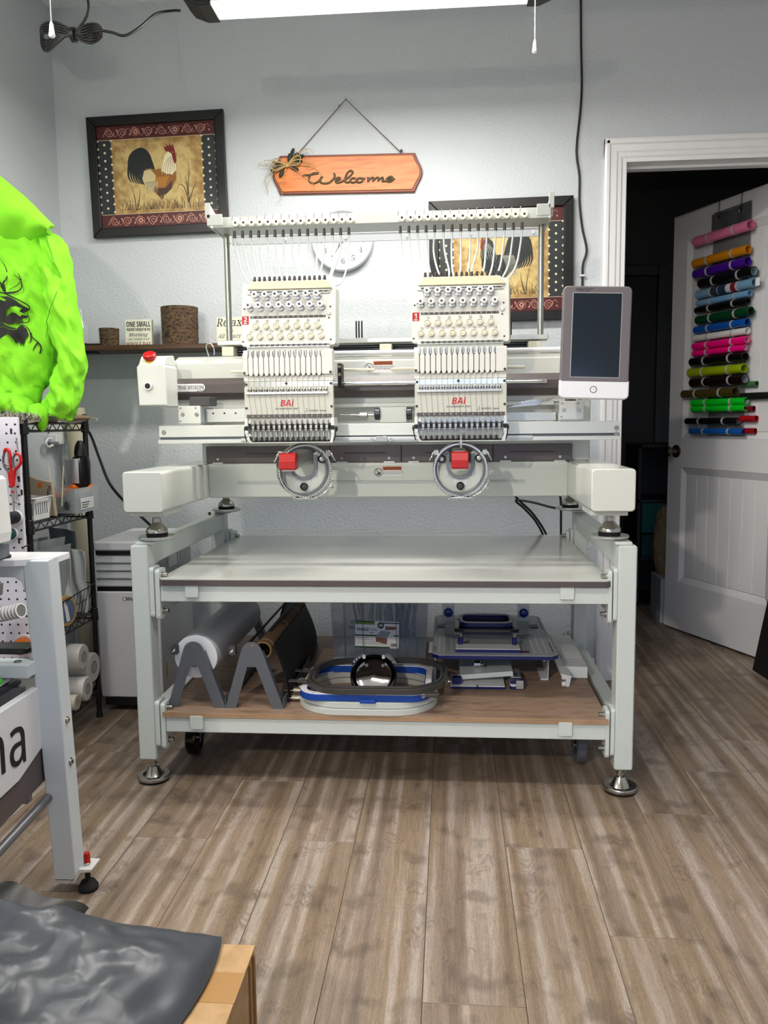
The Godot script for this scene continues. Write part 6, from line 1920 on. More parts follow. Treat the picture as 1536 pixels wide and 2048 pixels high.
func build_shelf_things() -> void:
	var sh := thing("wall_shelf", "dark brown wooden shelf board on the back wall", "shelf", V(-1.08, 1.347, -3.23))
	obj("board", mb().box(V(LX + 0.002, 1.350, WZ), V(-0.60, 1.3685, WZ + 0.195), 0.002), mottled(["3a2416", "50321d", "452a18"], 256, 0.015, 3, 51, Vector3(1.2, 8, 8), 0.45), sh)
	obj("under_strip", mb().box(V(-1.50, 1.342, WZ + 0.12), V(-1.385, 1.350, WZ + 0.16), 0.001), M.black, sh)
	var bark := mottled(["17100b", "3a2a1d", "6e573f", "2a1d14", "a08a6c"], 256, 0.016, 4, 61, Vector3(6, 11, 6), 0.9)
	bark.normal_enabled = true
	bark.normal_texture = bump_tex(256, 0.05, 4, 62, 9.0)
	var top := 1.3688
	for q in [[-1.354, 0.074, 0.036, 0.033, "short birch-bark candle holder beside the small black box"], [-1.064, 0.150, 0.069, 0.067, "tall birch-bark candle holder with star cut-outs between the word blocks"]]:
		var R: float = q[2]
		var h: float = q[1]
		var rr := RandomNumberGenerator.new()
		rr.seed = int(R * 1000)
		var f := FastNoiseLite.new()
		f.frequency = 6.0
		f.seed = 8
		var o := thing("candle_holder", q[4], "candle holder", V(q[0], top, -3.235), "birch-bark candle holders on the shelf")
		var fn := func(u: float, v: float) -> Vector3:
			var a := u * TAU
			var n := f.get_noise_3d(cos(a) * 0.6, v * 1.6, sin(a) * 0.6 + R * 40.0)
			var rad := lerpf(q[3], R, v) * (1.0 + 0.035 * n)
			return V(q[0] + cos(a) * rad, top + h * v, -3.235 + sin(a) * rad)
		obj("bark", mb().sheet(fn, 40, 14, 0.003, true), bark, o)
		obj("wood_core", mb().pipe(V(q[0], top + 0.0005, -3.235), V(q[0], top + h * 0.985, -3.235), R * 0.93, R * 0.80, 28).cyl(V(q[0], top + 0.0005, -3.235), V(q[0], top + h * 0.5, -3.235), R * 0.8, 20), mat(Color(0.45, 0.34, 0.22), 0.8), o)
		if h > 0.1:
			for z in [[-0.031, 0.040, 0.016, -0.28], [0.023, 0.105, 0.014, 0.25]]:
				var sm := mb()
				sm.xf = Transform3D(Basis(Vector3.UP, z[3] * 1.3), V(q[0], top, -3.235))
				sm.prism(star(0, z[1], z[2]), V(z[0] * 0.25, 0, R * 0.93), V(1, 0, 0), V(0, 1, 0), R * 0.09, 0.0)
				obj("star_cutout", sm, M.ink if z[0] < 0 else mat(Color(0.35, 0.36, 0.16), 0.8), o)
	M.block = mat(Color(0.86, 0.86, 0.79), 0.6)
	var b1 := thing("word_block", "cream word block reading one small positive thought beside the tall candle holder", "sign", V(-1.232, top, -3.23))
	var turn := Basis(Vector3.RIGHT, deg_to_rad(-4.0))
	var w1 := mb(); w1.xf = Transform3D(turn, V(-1.2315, top, -3.225))
	w1.box(V(-0.054, 0.0, -0.02), V(0.054, 0.1075, 0.0), 0.001)
	obj("block", w1, M.block, b1)
	var L := func(par: Node3D, s: String, size: float, x: float, y: float, cx: float, m: Material, stretch := 1.0, shear := 0.0, bold := false, font := "Droid Sans") -> void:
		text("lettering", s, size, V(cx, top, -3.225) + turn * V(x, y, 0.0004), m, par, turn * Basis(Vector3(stretch, 0, 0), Vector3(shear, 1, 0), Vector3.BACK), bold, font)
	L.call(b1, "ONE SMALL", 0.029, 0.0, 0.0885, -1.2315, M.ink, 0.62, 0.0, true)
	L.call(b1, "POSITIVE THOUGHT IN THE", 0.015, 0.0, 0.0675, -1.2315, M.ink, 0.50, 0.0, true)
	L.call(b1, "Morning", 0.018, 0.0, 0.0475, -1.2315, M.ink, 1.05, 0.35, false, "Droid Serif")
	L.call(b1, "CAN CHANGE YOUR", 0.013, 0.0, 0.0295, -1.2315, mat(Color(0.45, 0.42, 0.36), 0.6), 0.78)
	L.call(b1, "WHOLE DAY", 0.021, 0.0, 0.0105, -1.2315, mat(Color(0.45, 0.14, 0.12), 0.6), 0.76, 0.0, true, "Droid Serif")
	var b2 := thing("word_block", "cream word block beginning with Relax behind the machine's thread post", "sign", V(-0.863, top, -3.23))
	var w2 := mb(); w2.xf = Transform3D(turn, V(-0.8625, top, -3.225))
	w2.box(V(-0.053, 0.0, -0.02), V(0.053, 0.109, 0.0), 0.001)
	obj("block", w2, M.block, b2)
	L.call(b2, "Relax", 0.042, 0.0, 0.088, -0.8625, M.ink, 0.92, 0.2, false, "Droid Serif")
	L.call(b2, "WE'RE", 0.012, 0.0, 0.056, -0.8625, mat(Color(0.6, 0.5, 0.36), 0.6))
	L.call(b2, "All  Crazy", 0.021, 0.0, 0.035, -0.8625, M.darkgrey, 0.95, 0.3, false, "Droid Serif")
	L.call(b2, "IT'S NOT A COMPETITION", 0.009, 0.0, 0.012, -0.8625, mat(Color(0.6, 0.5, 0.36), 0.6), 0.85)
	single("black_box", mb().box(V(-1.443, top, -3.20), V(-1.382, top + 0.014, -3.25), 0.002), M.black, "small flat black box lying on the shelf beside the short candle holder", "box")
	var g := thing("glass_bottle", "clear glass bottle at the shelf's end beside the green hoodie", "bottle", V(-1.462, top, -3.23))
	obj("bottle", mb().lathe(V(-1.466, top, -3.23), V(0, 1, 0), [Vector2(0, 0.001), Vector2(0.022, 0.001), Vector2(0.024, 0.006), Vector2(0.024, 0.085), Vector2(0.010, 0.115), Vector2(0.009, 0.160), Vector2(0.011, 0.162)], 24), glass(Color(0.85, 0.88, 0.9), 0.16, 0.03), g)
	obj("bead_filling", mb().lathe(V(-1.466, top, -3.23), V(0, 1, 0), [Vector2(0, 0.003), Vector2(0.021, 0.003), Vector2(0.0215, 0.02), Vector2(0, 0.022)], 18), mat(Color(0.65, 0.28, 0.2), 0.6), g)
# ------------------------------------------------------------------ vinyl rolls hanging on the door
func build_door_rolls() -> void:
	var h := V(1.42, 0, -3.49)
	var ex := (V(1.107, 0, -4.23) - h).normalized()
	var nz := V(ex.z, 0, -ex.x)
	if nz.x > 0: nz = -nz
	var D := func(u: float, y: float, off: float) -> Vector3: return h + ex * u + V(0, y, 0) + nz * off
	var xf := Transform3D(Basis(ex, Vector3.UP, ex.cross(Vector3.UP)), h)
	var o := thing("roll_organizer", "grey clear-plastic hanging organizer with straps on the white door", "organizer", D.call(0.41, 0.98, 0.02))
	var sheet := func(u: float, v: float) -> Vector3:
		return D.call(lerpf(0.285, 0.515, u), lerpf(0.98, 1.985, v), 0.021 + 0.002 * sin(v * 40.0))
	obj("backing_sheet", mb().sheet(sheet, 4, 40, 0.0008), glass(Color(0.45, 0.46, 0.47), 0.40, 0.25), o)
	obj("header", mb().sheet(func(u: float, v: float) -> Vector3: return D.call(lerpf(0.28, 0.52, u), lerpf(1.90, 1.975 + 0.004 * sin(u * 9.0), v), 0.024 + 0.003 * sin(u * 14.0)), 16, 3, 0.003), glass(Color(0.33, 0.34, 0.35), 0.85, 0.4), o)
	for u: float in [0.338, 0.477]:
		obj("hook", mb().tube(curve([D.call(u, 1.955, 0.026), D.call(u, 1.945, 0.034), D.call(u, 1.955, 0.038), D.call(u, 1.975, 0.030), D.call(u, 2.030, 0.024), D.call(u, 2.036, 0.0), D.call(u, 2.036, -0.022), D.call(u, 2.00, -0.024)], 5), 0.0020, 6), M.steel, o)
		obj("grommet", mb().lathe(D.call(u, 1.957, 0.0275), nz, [Vector2(0.004, 0), Vector2(0.008, 0), Vector2(0.0075, 0.0015), Vector2(0.004, 0.0015)], 14), M.steel, o)
	var g := "vinyl rolls in the door organizer"
	var strap := glass(Color(0.72, 0.72, 0.71), 0.85, 0.4)
	# colour, u far end, u near end, y, r, label, inside colour
	var R := [
		["d9759a", 0.599, 0.253, 1.874, 0.0225, "pink vinyl roll at the top of the door organizer", "d9759a"],
		["c97f10", 0.607, 0.265, 1.776, 0.0195, "orange vinyl roll below the pink one", "c97f10"],
		["43108f", 0.600, 0.266, 1.726, 0.0195, "purple vinyl roll below the orange one", "43108f"],
		["0b0b0d", 0.562, 0.226, 1.678, 0.0195, "black vinyl roll with pale inside, right below the purple one", "8fa3ae"],
		["6f98b8", 0.576, 0.220, 1.630, 0.0195, "light blue vinyl roll with a printed paper label around it", "6f98b8"],
		["6d9bc4", 0.582, 0.252, 1.591, 0.0140, "thin light blue vinyl roll below the labelled one", "6d9bc4"],
		["08080a", 0.593, 0.264, 1.561, 0.0135, "thin black vinyl roll touching the thin light blue one", "08080a"],
		["043d1c", 0.575, 0.238, 1.514, 0.0185, "dark green vinyl roll above the royal blue one", "03331a"],
		["0b4fa6", 0.589, 0.259, 1.470, 0.0165, "royal blue vinyl roll above the white one", "0a3f86"],
		["d8d6d6", 0.595, 0.258, 1.433, 0.0145, "white vinyl roll above the hot pink pair", "e8e6e2"],
		["f0087c", 0.598, 0.256, 1.396, 0.0155, "upper hot pink vinyl roll of the pair", "d590a8"],
		["f0087c", 0.600, 0.268, 1.363, 0.0135, "lower hot pink vinyl roll of the pair", "d8a5b5"],
		["070708", 0.607, 0.262, 1.324, 0.0190, "black vinyl roll between hot pink and lime", "070708"],
		["8ea50d", 0.617, 0.263, 1.274, 0.0200, "lime yellow vinyl roll with an open hollow end", "7f960c"],
		["150609", 0.602, 0.257, 1.227, 0.0190, "black-maroon vinyl roll below the lime one", "8c9aa2"],
		["453a12", 0.659, 0.315, 1.175, 0.0190, "olive vinyl roll sticking out past the others to the left", "3a3010"],
		["0bbd22", 0.598, 0.249, 1.133, 0.0150, "upper bright green vinyl roll of the pair", "9fb5a2"],
		["0bbd22", 0.597, 0.251, 1.103, 0.0140, "lower bright green vinyl roll of the pair", "a9bdac"],
		["0a0a0c", 0.636, 0.294, 1.047, 0.0145, "thin black vinyl roll above the bottom blue one", "5d6a72"],
		["0f55a8", 0.609, 0.260, 1.000, 0.0130, "thin blue vinyl roll at the bottom of the organizer", "0c3f80"]]
	for q in R:
		var r: float = q[4]
		var a: Vector3 = D.call(q[1], q[3], 0.0265 + r)
		var b: Vector3 = D.call(q[2], q[3], 0.0265 + r)
		var t := thing("vinyl_roll", q[5], "vinyl roll", (a + b) / 2 - V(0, r, 0), g)
		var m := hexm(q[0], 0.32)
		# rolled sheet: spiral wall with a visible lap
		var ax := (b - a).normalized()
		var ln := (b - a).length()
		var sp := func(u: float, v: float) -> Vector3:
			var th := u * TAU * 1.25 + 0.6
			var rad := r * (1.0 - 0.10 * (1.0 - u))
			return a + ax * ln * v + (V(0, 1, 0) * sin(th) + nz * cos(th)) * rad
		obj("wound_vinyl", mb().sheet(sp, 30, 1, 0.0012), m, t)
		obj("liner", mb().pipe(a + ax * 0.002, b - ax * 0.0015, r * 0.86, r * 0.80, 24), hexm(q[6], 0.5), t)
		for f: float in [0.27, 0.74]:
			var c := a + ax * ln * f
			var ring := mb().lathe(c - ax * 0.005, ax, [Vector2(r + 0.0007, 0), Vector2(r + 0.0022, 0), Vector2(r + 0.0022, 0.010), Vector2(r + 0.0007, 0.010)], 24)
			obj("strap", ring, strap, o)
		if q[5].begins_with("light blue"):
			for z in [[0.26, 0.40, "2b3038"], [0.42, 0.55, "20304a"], [0.56, 0.64, "c8c8cc"], [0.64, 0.72, "7d1226"]]:
				obj("paper_label", mb().lathe(a + ax * ln * z[0], ax, [Vector2(r + 0.0006, 0), Vector2(r + 0.0010, 0), Vector2(r + 0.0010, ln * (z[1] - z[0])), Vector2(r + 0.0006, ln * (z[1] - z[0]))], 24), hexm(z[2], 0.5), t)
			var tg := mb()
			tg.xf = Transform3D(Basis(ax, V(0, 1, 0), ax.cross(V(0, 1, 0))), b + ax * 0.014)
			tg.box(V(-0.012, -0.016, -0.001), V(0.012, 0.018, 0.001), 0.0005)
			obj("tag", tg, M.print_white, t)
	# rolls in the second pocket row, their ends peeping out towards the hinge
	for q in [["3f6b46", 0.30, 0.215, 1.205, 0.013, "clear greenish roll end peeping out behind the maroon roll"], ["161614", 0.30, 0.130, 1.153, 0.016, "thick dark roll sticking out to the right behind the olive roll"], ["6b1018", 0.30, 0.228, 1.099, 0.013, "red roll end behind the bright green pair"], ["a01218", 0.30, 0.209, 1.056, 0.0145, "bright red roll end beside the thin black roll"], ["8f1018", 0.30, 0.214, 1.003, 0.013, "red roll end beside the bottom blue roll"]]:
		var a: Vector3 = D.call(q[1], q[3], 0.008 + q[4])
		var b: Vector3 = D.call(q[2], q[3], 0.008 + q[4])
		single("vinyl_roll", mb().pipe(a, b, q[4], q[4] * 0.8, 20), hexm(q[0], 0.35), q[5], "vinyl roll", g)

# ------------------------------------------------------------------ wire rack in the corner
const RX0 := -1.545
const RX1 := -1.28
const RZ0 := -2.39
const RZ1 := -2.81

func build_rack() -> void:
	var o := thing("wire_rack", "black wire shelving rack standing along the left wall", "shelving", V(-1.41, 0, -2.6))
	var blk := mat(Color(0.030, 0.030, 0.032), 0.38)
	for x: float in [RX0, RX1]:
		for z: float in [RZ0, RZ1]:
			var b := mb().cyl(V(x, 0.012, z), V(x, 1.095, z), 0.0092, 14)
			b.cyl(V(x, 0.0, z), V(x, 0.02, z), 0.012, 14, 0.002, 0.0105)
			var p := obj("post", b, blk, o)
			var gr := mb()
			for k in 30:
				gr.lathe(V(x, 0.06 + k * 0.034, z), V(0, 1, 0), [Vector2(0.0092, 0), Vector2(0.0095, 0.0004), Vector2(0.0095, 0.001), Vector2(0.0092, 0.0014)], 12)
			obj("groove_ring", gr, mat(Color(0.10, 0.10, 0.10), 0.4), p)
			obj("post_cap", mb().cyl(V(x, 1.09, z), V(x, 1.10, z), 0.0105, 14, 0.003), blk, p)
	for y: float in [1.068, 0.762, 0.392, 0.105]:
		var s := mb()
		var r := 0.0032
		for h: float in [0.0, -0.024]:
			s.cyl(V(RX1, y + h, RZ0), V(RX1, y + h, RZ1), r, 8)
			s.cyl(V(RX0, y + h, RZ0), V(RX0, y + h, RZ1), r, 8)
			s.cyl(V(RX0, y + h, RZ0), V(RX1, y + h, RZ0), r, 8)
			s.cyl(V(RX0, y + h, RZ1), V(RX1, y + h, RZ1), r, 8)
		var sh := obj("shelf", s, blk, o)
		var zz := []
		for k in 15:
			zz.append(V(RX1, y - (0.0 if k % 2 == 0 else 0.024), lerpf(RZ0 - 0.015, RZ1 + 0.015, k / 14.0)))
		obj("zigzag_brace", mb().tube(zz, 0.0020, 6), blk, sh)
		var z2 := []
		for k in 9:
			z2.append(V(lerpf(RX0 + 0.015, RX1 - 0.015, k / 8.0), y - (0.0 if k % 2 == 0 else 0.024), RZ0))
		obj("zigzag_brace", mb().tube(z2, 0.0020, 6), blk, sh)
		for k in 15:
			obj("wire", mb().cyl(V(RX0, y + 0.003, lerpf(RZ0, RZ1, (k + 1) / 16.0)), V(RX1, y + 0.003, lerpf(RZ0, RZ1, (k + 1) / 16.0)), 0.0016, 6), blk, sh)
		for x: float in [RX0, RX1]:
			for z: float in [RZ0, RZ1]:
				obj("sleeve", mb().cyl(V(x, y - 0.032, z), V(x, y + 0.014, z), 0.0145, 14, 0.002, 0.0125), blk, sh)

# sweeps ellipses along a list of [centre, half width, half depth] in the xy plane
func loft(rows: Array, nu: int, sub: int, seed_: int, fold: float, end0 := true, end1 := true) -> MB:
	var f := FastNoiseLite.new()
	f.seed = seed_
	f.frequency = 4.5
	f.fractal_octaves = 2
	var cs := curve(rows.map(func(r: Array) -> Vector3: return r[0]), sub)
	var hs := curve(rows.map(func(r: Array) -> Vector2: return Vector2(r[1], r[2])), sub)
	var n := cs.size() - 1
	var cap := 3
	var fn := func(u: float, v: float) -> Vector3:
		var i := clampi(int(round(v * n)), 0, n)
		var d: Vector3 = cs[mini(i + 1, n)] - cs[maxi(i - 1, 0)]
		d.z = 0
		d = d.normalized()
		var s := V(-d.y, d.x, 0)
		var k := 1.0
		if end0 and i < cap: k = sqrt(1.0 - pow(1.0 - float(i) / cap, 2.0)) if i > 0 else 0.02
		if end1 and i > n - cap: k = sqrt(maxf(0.0, 1.0 - pow(1.0 - float(n - i) / cap, 2.0))) if i < n else 0.02
		var a := -u * TAU
		var p: Vector3 = cs[i] + s * cos(a) * hs[i].x * k + V(0, 0, sin(a) * hs[i].y * k)
		var w := f.get_noise_3d(p.x * 3.0 + p.y * 1.2, p.y * 1.3 - p.x, p.z * 2.0)
		var w2 := f.get_noise_3d(p.x * 7.0 + 9.0, p.y * 3.0 + p.x * 4.0, p.z * 6.0)
		var w3 := 1.0 - absf(f.get_noise_3d(p.x * 3.2 + p.y * 1.6 + 5.0, p.y * 1.1 - p.x * 1.4, seed_)) * 2.6
		return p + V(0, 0, 1) * (w * fold + w2 * fold * 0.5 + w3 * fold * 0.9 * maxf(0.0, -sin(a) * -1.0)) + s * cos(a) * w2 * fold * 0.6
	return mb().sheet(fn, nu, n, 0.0, true)

func build_hoodie() -> void:
	var z := -2.56
	var px := func(x: float, y: float, dz := 0.0) -> Vector3:
		# garment outline laid out on the plane z = -2.56 in its own coordinates
		return V(-1.3965 + x * 0.001573 - (y - 370.0) * 0.0000415, 1.815 - (y - 370.0) * 0.001568 - x * 0.00007, z + dz)
	var green := mat(Color(0.50, 0.83, 0.12), 0.85)
	green.rim_enabled = true
	green.rim = 0.2
	var o := thing("hoodie", "neon green hooded sweatshirt with a black elk print hanging over the wire rack", "hoodie", V(-1.35, 1.07, z))
	# torso
	var body := [[px.call(-30, 452, 0.0), 0.06, 0.035], [px.call(-16, 470, 0.0), 0.15, 0.06], [px.call(-12, 520, 0.0), 0.195, 0.075], [px.call(-8, 590, 0.0), 0.19, 0.08], [px.call(-4, 660, 0.0), 0.170, 0.082], [px.call(-8, 720, 0.0), 0.165, 0.08], [px.call(-14, 765, 0.0), 0.145, 0.078], [px.call(-12, 800, 0.01), 0.13, 0.075], [px.call(-10, 826, 0.02), 0.12, 0.06]]
	var sleeve := [[px.call(92, 470, 0.0), 0.030, 0.035], [px.call(108, 505, 0.005), 0.046, 0.05], [px.call(116, 570, 0.01), 0.048, 0.055], [px.call(125, 630, 0.012), 0.050, 0.056], [px.call(138, 690, 0.012), 0.042, 0.052], [px.call(141, 725, 0.012), 0.043, 0.052], [px.call(130, 762, 0.016), 0.045, 0.05], [px.call(120, 798, 0.02), 0.053, 0.05], [px.call(104, 826, 0.024), 0.046, 0.04]]
	obj("body", loft(body, 64, 7, 4, 0.018), green, o)
	# sleeve hanging with a bent cuff
	obj("sleeve", loft(sleeve, 44, 7, 14, 0.018), green, o)
	# sleeve's front fold and cuff
	# knotted hem falling over the shelf edge
	obj("hem", loft([[px.call(-40, 772, 0.05), 0.03, 0.03], [px.call(0, 790, 0.06), 0.034, 0.035], [px.call(40, 808, 0.062), 0.034, 0.032], [px.call(70, 826, 0.06), 0.030, 0.03]], 28, 5, 34, 0.010), green, o)
	obj("hem_tail", loft([[px.call(66, 806, 0.055), 0.016, 0.02], [px.call(80, 822, 0.062), 0.034, 0.024], [px.call(86, 838, 0.062), 0.026, 0.02], [px.call(87, 860, 0.058), 0.008, 0.008]], 24, 5, 44, 0.006), green, o)
	# hood lying back over the shoulders
	var hood := func(u: float, v: float) -> Vector3:
		var x := lerpf(-150.0, 116.0, u)
		var t := (x + 150.0) / 266.0
		var up := 362.0 + 100.0 * pow(clampf((x - 0.0) / 116.0, 0.0, 1.0), 1.25) + 70.0 * pow(clampf((-40.0 - x) / 110.0, 0.0, 1.0), 2.0)
		var lo := maxf(490.0 - 28.0 * pow(clampf(x / 116.0, 0.0, 1.0), 1.6), up + 7.0)
		var y := lerpf(up, lo, v)
		var bul := 0.075 * sin(PI * clampf(v * 0.86 + 0.10, 0.0, 1.0)) * (0.35 + 0.65 * sin(PI * clampf(t, 0.0, 1.0)))
		var cr := 0.010 * sin(x * 0.11 + v * 5.0) * sin(PI * v)
		return px.call(x, y, 0.035 + bul + cr)
	obj("hood", mb().sheet(hood, 34, 16, 0.012), green, o)
	obj("hood_lining", mb().sheet(func(u: float, v: float) -> Vector3:
		var p: Vector3 = hood.call(u * 0.85, v * 0.55)
		return V(p.x, p.y - 0.006, z + 0.02 - 0.05 * sin(PI * u) * (1.0 - v)), 24, 8, 0.006), green, o)
	# elk print on the front
	var S := 4.0
	var w := int(92 * S)
	var hh := int(190 * S)
	var im := Image.create(w, hh, false, Image.FORMAT_RGBA8)
	im.fill(Color(0.03, 0.035, 0.03, 0))
	var ink := Color(0.03, 0.035, 0.03, 1)
	var clear := Color(0.03, 0.035, 0.03, 0)
	# print coordinates: 6.025 units per pixel, origin (0, 380); the print starts at (-8, 515)
	var Q := func(a: Array) -> Array: return a.map(func(p: Array) -> Vector2: return Vector2((p[0] / 6.025 + 8.0) * S, (p[1] / 6.025 + 380.0 - 515.0) * S))
	for s in [[[[55, 860], [112, 950], [142, 1040], [128, 1100], [95, 1140], [102, 1240]], 3, 20], [[[-30, 900], [22, 1000], [38, 1090], [20, 1130], [-20, 1170]], 4, 16], [[[40, 1120], [75, 1160], [90, 1220]], 14, 22], [[[210, 1035], [262, 1078], [290, 1130], [288, 1190], [225, 1232], [110, 1252]], 4, 18], [[[260, 1015], [284, 1090]], 3, 12], [[[272, 1120], [225, 1165], [150, 1212]], 9, 3], [[[-40, 1230], [100, 1256], [210, 1302], [312, 1350], [360, 1385], [364, 1425], [330, 1452]], 12, 7], [[[280, 1608], [330, 1650], [370, 1740], [430, 1800], [460, 1860], [450, 1930]], 6, 12], [[[430, 1810], [395, 1870], [385, 1912]], 14, 3], [[[355, 1700], [362, 1780], [338, 1822]], 16, 3], [[[340, 1480], [345, 1560], [290, 1578], [262, 1560]], 7, 7], [[[60, 1170], [78, 1210]], 8, 8]]:
		stroke(im, Q.call(s[0]), s[1] * S / 6.025 * 1.3, s[2] * S / 6.025 * 1.3, ink)
	fill_poly(im, Q.call([[-48, 1260], [60, 1290], [140, 1290], [210, 1322], [300, 1385], [360, 1415], [345, 1450], [300, 1470], [265, 1460], [250, 1490], [340, 1500], [330, 1525], [270, 1530], [255, 1560], [280, 1580], [215, 1600], [130, 1610], [60, 1590], [0, 1600], [-48, 1600]]), ink)
	fill_poly(im, Q.call([[160, 1402], [220, 1392], [262, 1408], [300, 1412], [262, 1440], [235, 1480], [165, 1470], [110, 1532], [112, 1450]]), clear)
	fill_poly(im, Q.call([[0, 1320], [40, 1290], [120, 1330], [100, 1345], [50, 1330], [20, 1360]]), clear)
	fill_poly(im, Q.call([[165, 1595], [250, 1550], [255, 1562], [190, 1600]]), clear)
	fill_poly(im, Q.call([[-48, 1610], [60, 1600], [150, 1640], [215, 1650], [262, 1600], [312, 1652], [335, 1725], [300, 1780], [272, 1866], [262, 1800], [236, 1856], [216, 1800], [192, 1830], [172, 1775], [120, 1716], [60, 1762], [0, 1790], [-48, 1810]]), ink)
	stroke(im, Q.call([[0, 1660], [70, 1640], [130, 1660], [205, 1665], [240, 1610]]), 5, 3, clear)
	var pm := StandardMaterial3D.new()
	pm.albedo_texture = ImageTexture.create_from_image(im)
	pm.transparency = BaseMaterial3D.TRANSPARENCY_ALPHA_SCISSOR
	pm.alpha_scissor_threshold = 0.5
	pm.roughness = 0.7
	pm.cull_mode = BaseMaterial3D.CULL_DISABLED
	# follow the garment: nearest front surface point sampled from the lofts
	var bins := {}
	for bb in [loft(body, 64, 7, 4, 0.018), loft(sleeve, 44, 7, 14, 0.018)]:
		for p in bb.v:
			var key := Vector2i(int(round(p.x * 90.0)), int(round(p.y * 90.0)))
			if not bins.has(key) or bins[key] < p.z:
				bins[key] = p.z
	var front := func(p: Vector3) -> float:
		var best := -1e9
		for dx in range(-1, 2):
			for dy in range(-1, 2):
				var key := Vector2i(int(round(p.x * 90.0)) + dx, int(round(p.y * 90.0)) + dy)
				if bins.has(key): best = maxf(best, bins[key])
		return best if best > -1e8 else z + 0.06
	var seam := mat(Color(0.28, 0.62, 0.06), 0.9)
	for q in [[[104, 474], [116, 500], [126, 528], [134, 556]], [[134, 584], [120, 618], [110, 640], [102, 672]]]:
		var pts := []
		for w2 in curve(q.map(func(c: Array) -> Vector3: return px.call(c[0], c[1])), 5):
			pts.append(V(w2.x, w2.y, front.call(w2) - 0.0005))
		obj("seam", mb().tube(pts, 0.0013, 5), seam, o)
	var zs := []
	for j in 9:
		for i in 7:
			zs.append(front.call(px.call(lerpf(5, 97, i / 6.0), lerpf(518, 708, j / 8.0))) + 0.0015)
	var fn := func(u: float, v: float) -> Vector3:
		var p: Vector3 = px.call(lerpf(5, 97, u), lerpf(518, 708, v))
		var fi := u * 6.0
		var fj := v * 8.0
		var i := mini(int(fi), 5)
		var j := mini(int(fj), 7)
		var a := lerpf(zs[j * 7 + i], zs[j * 7 + i + 1], fi - i)
		var b := lerpf(zs[j * 7 + 7 + i], zs[j * 7 + 8 + i], fi - i)
		return V(p.x, p.y, lerpf(a, b, fj - j))
	obj("elk_print", mb().sheet(fn, 12, 16), pm, o, "black elk head print")
	# hanger above, out of the picture's edge
	obj("hanger", mb().tube(curve([V(-1.54, 1.60, z), V(-1.41, 1.70, z), V(-1.28, 1.60, z)], 6), 0.004, 6).tube(curve([V(-1.41, 1.70, z), V(-1.41, 1.88, z), V(-1.43, 1.92, z), V(-1.50, 1.93, z), V(LX + 0.004, 1.93, z)], 6), 0.003, 6), M.steel, o)

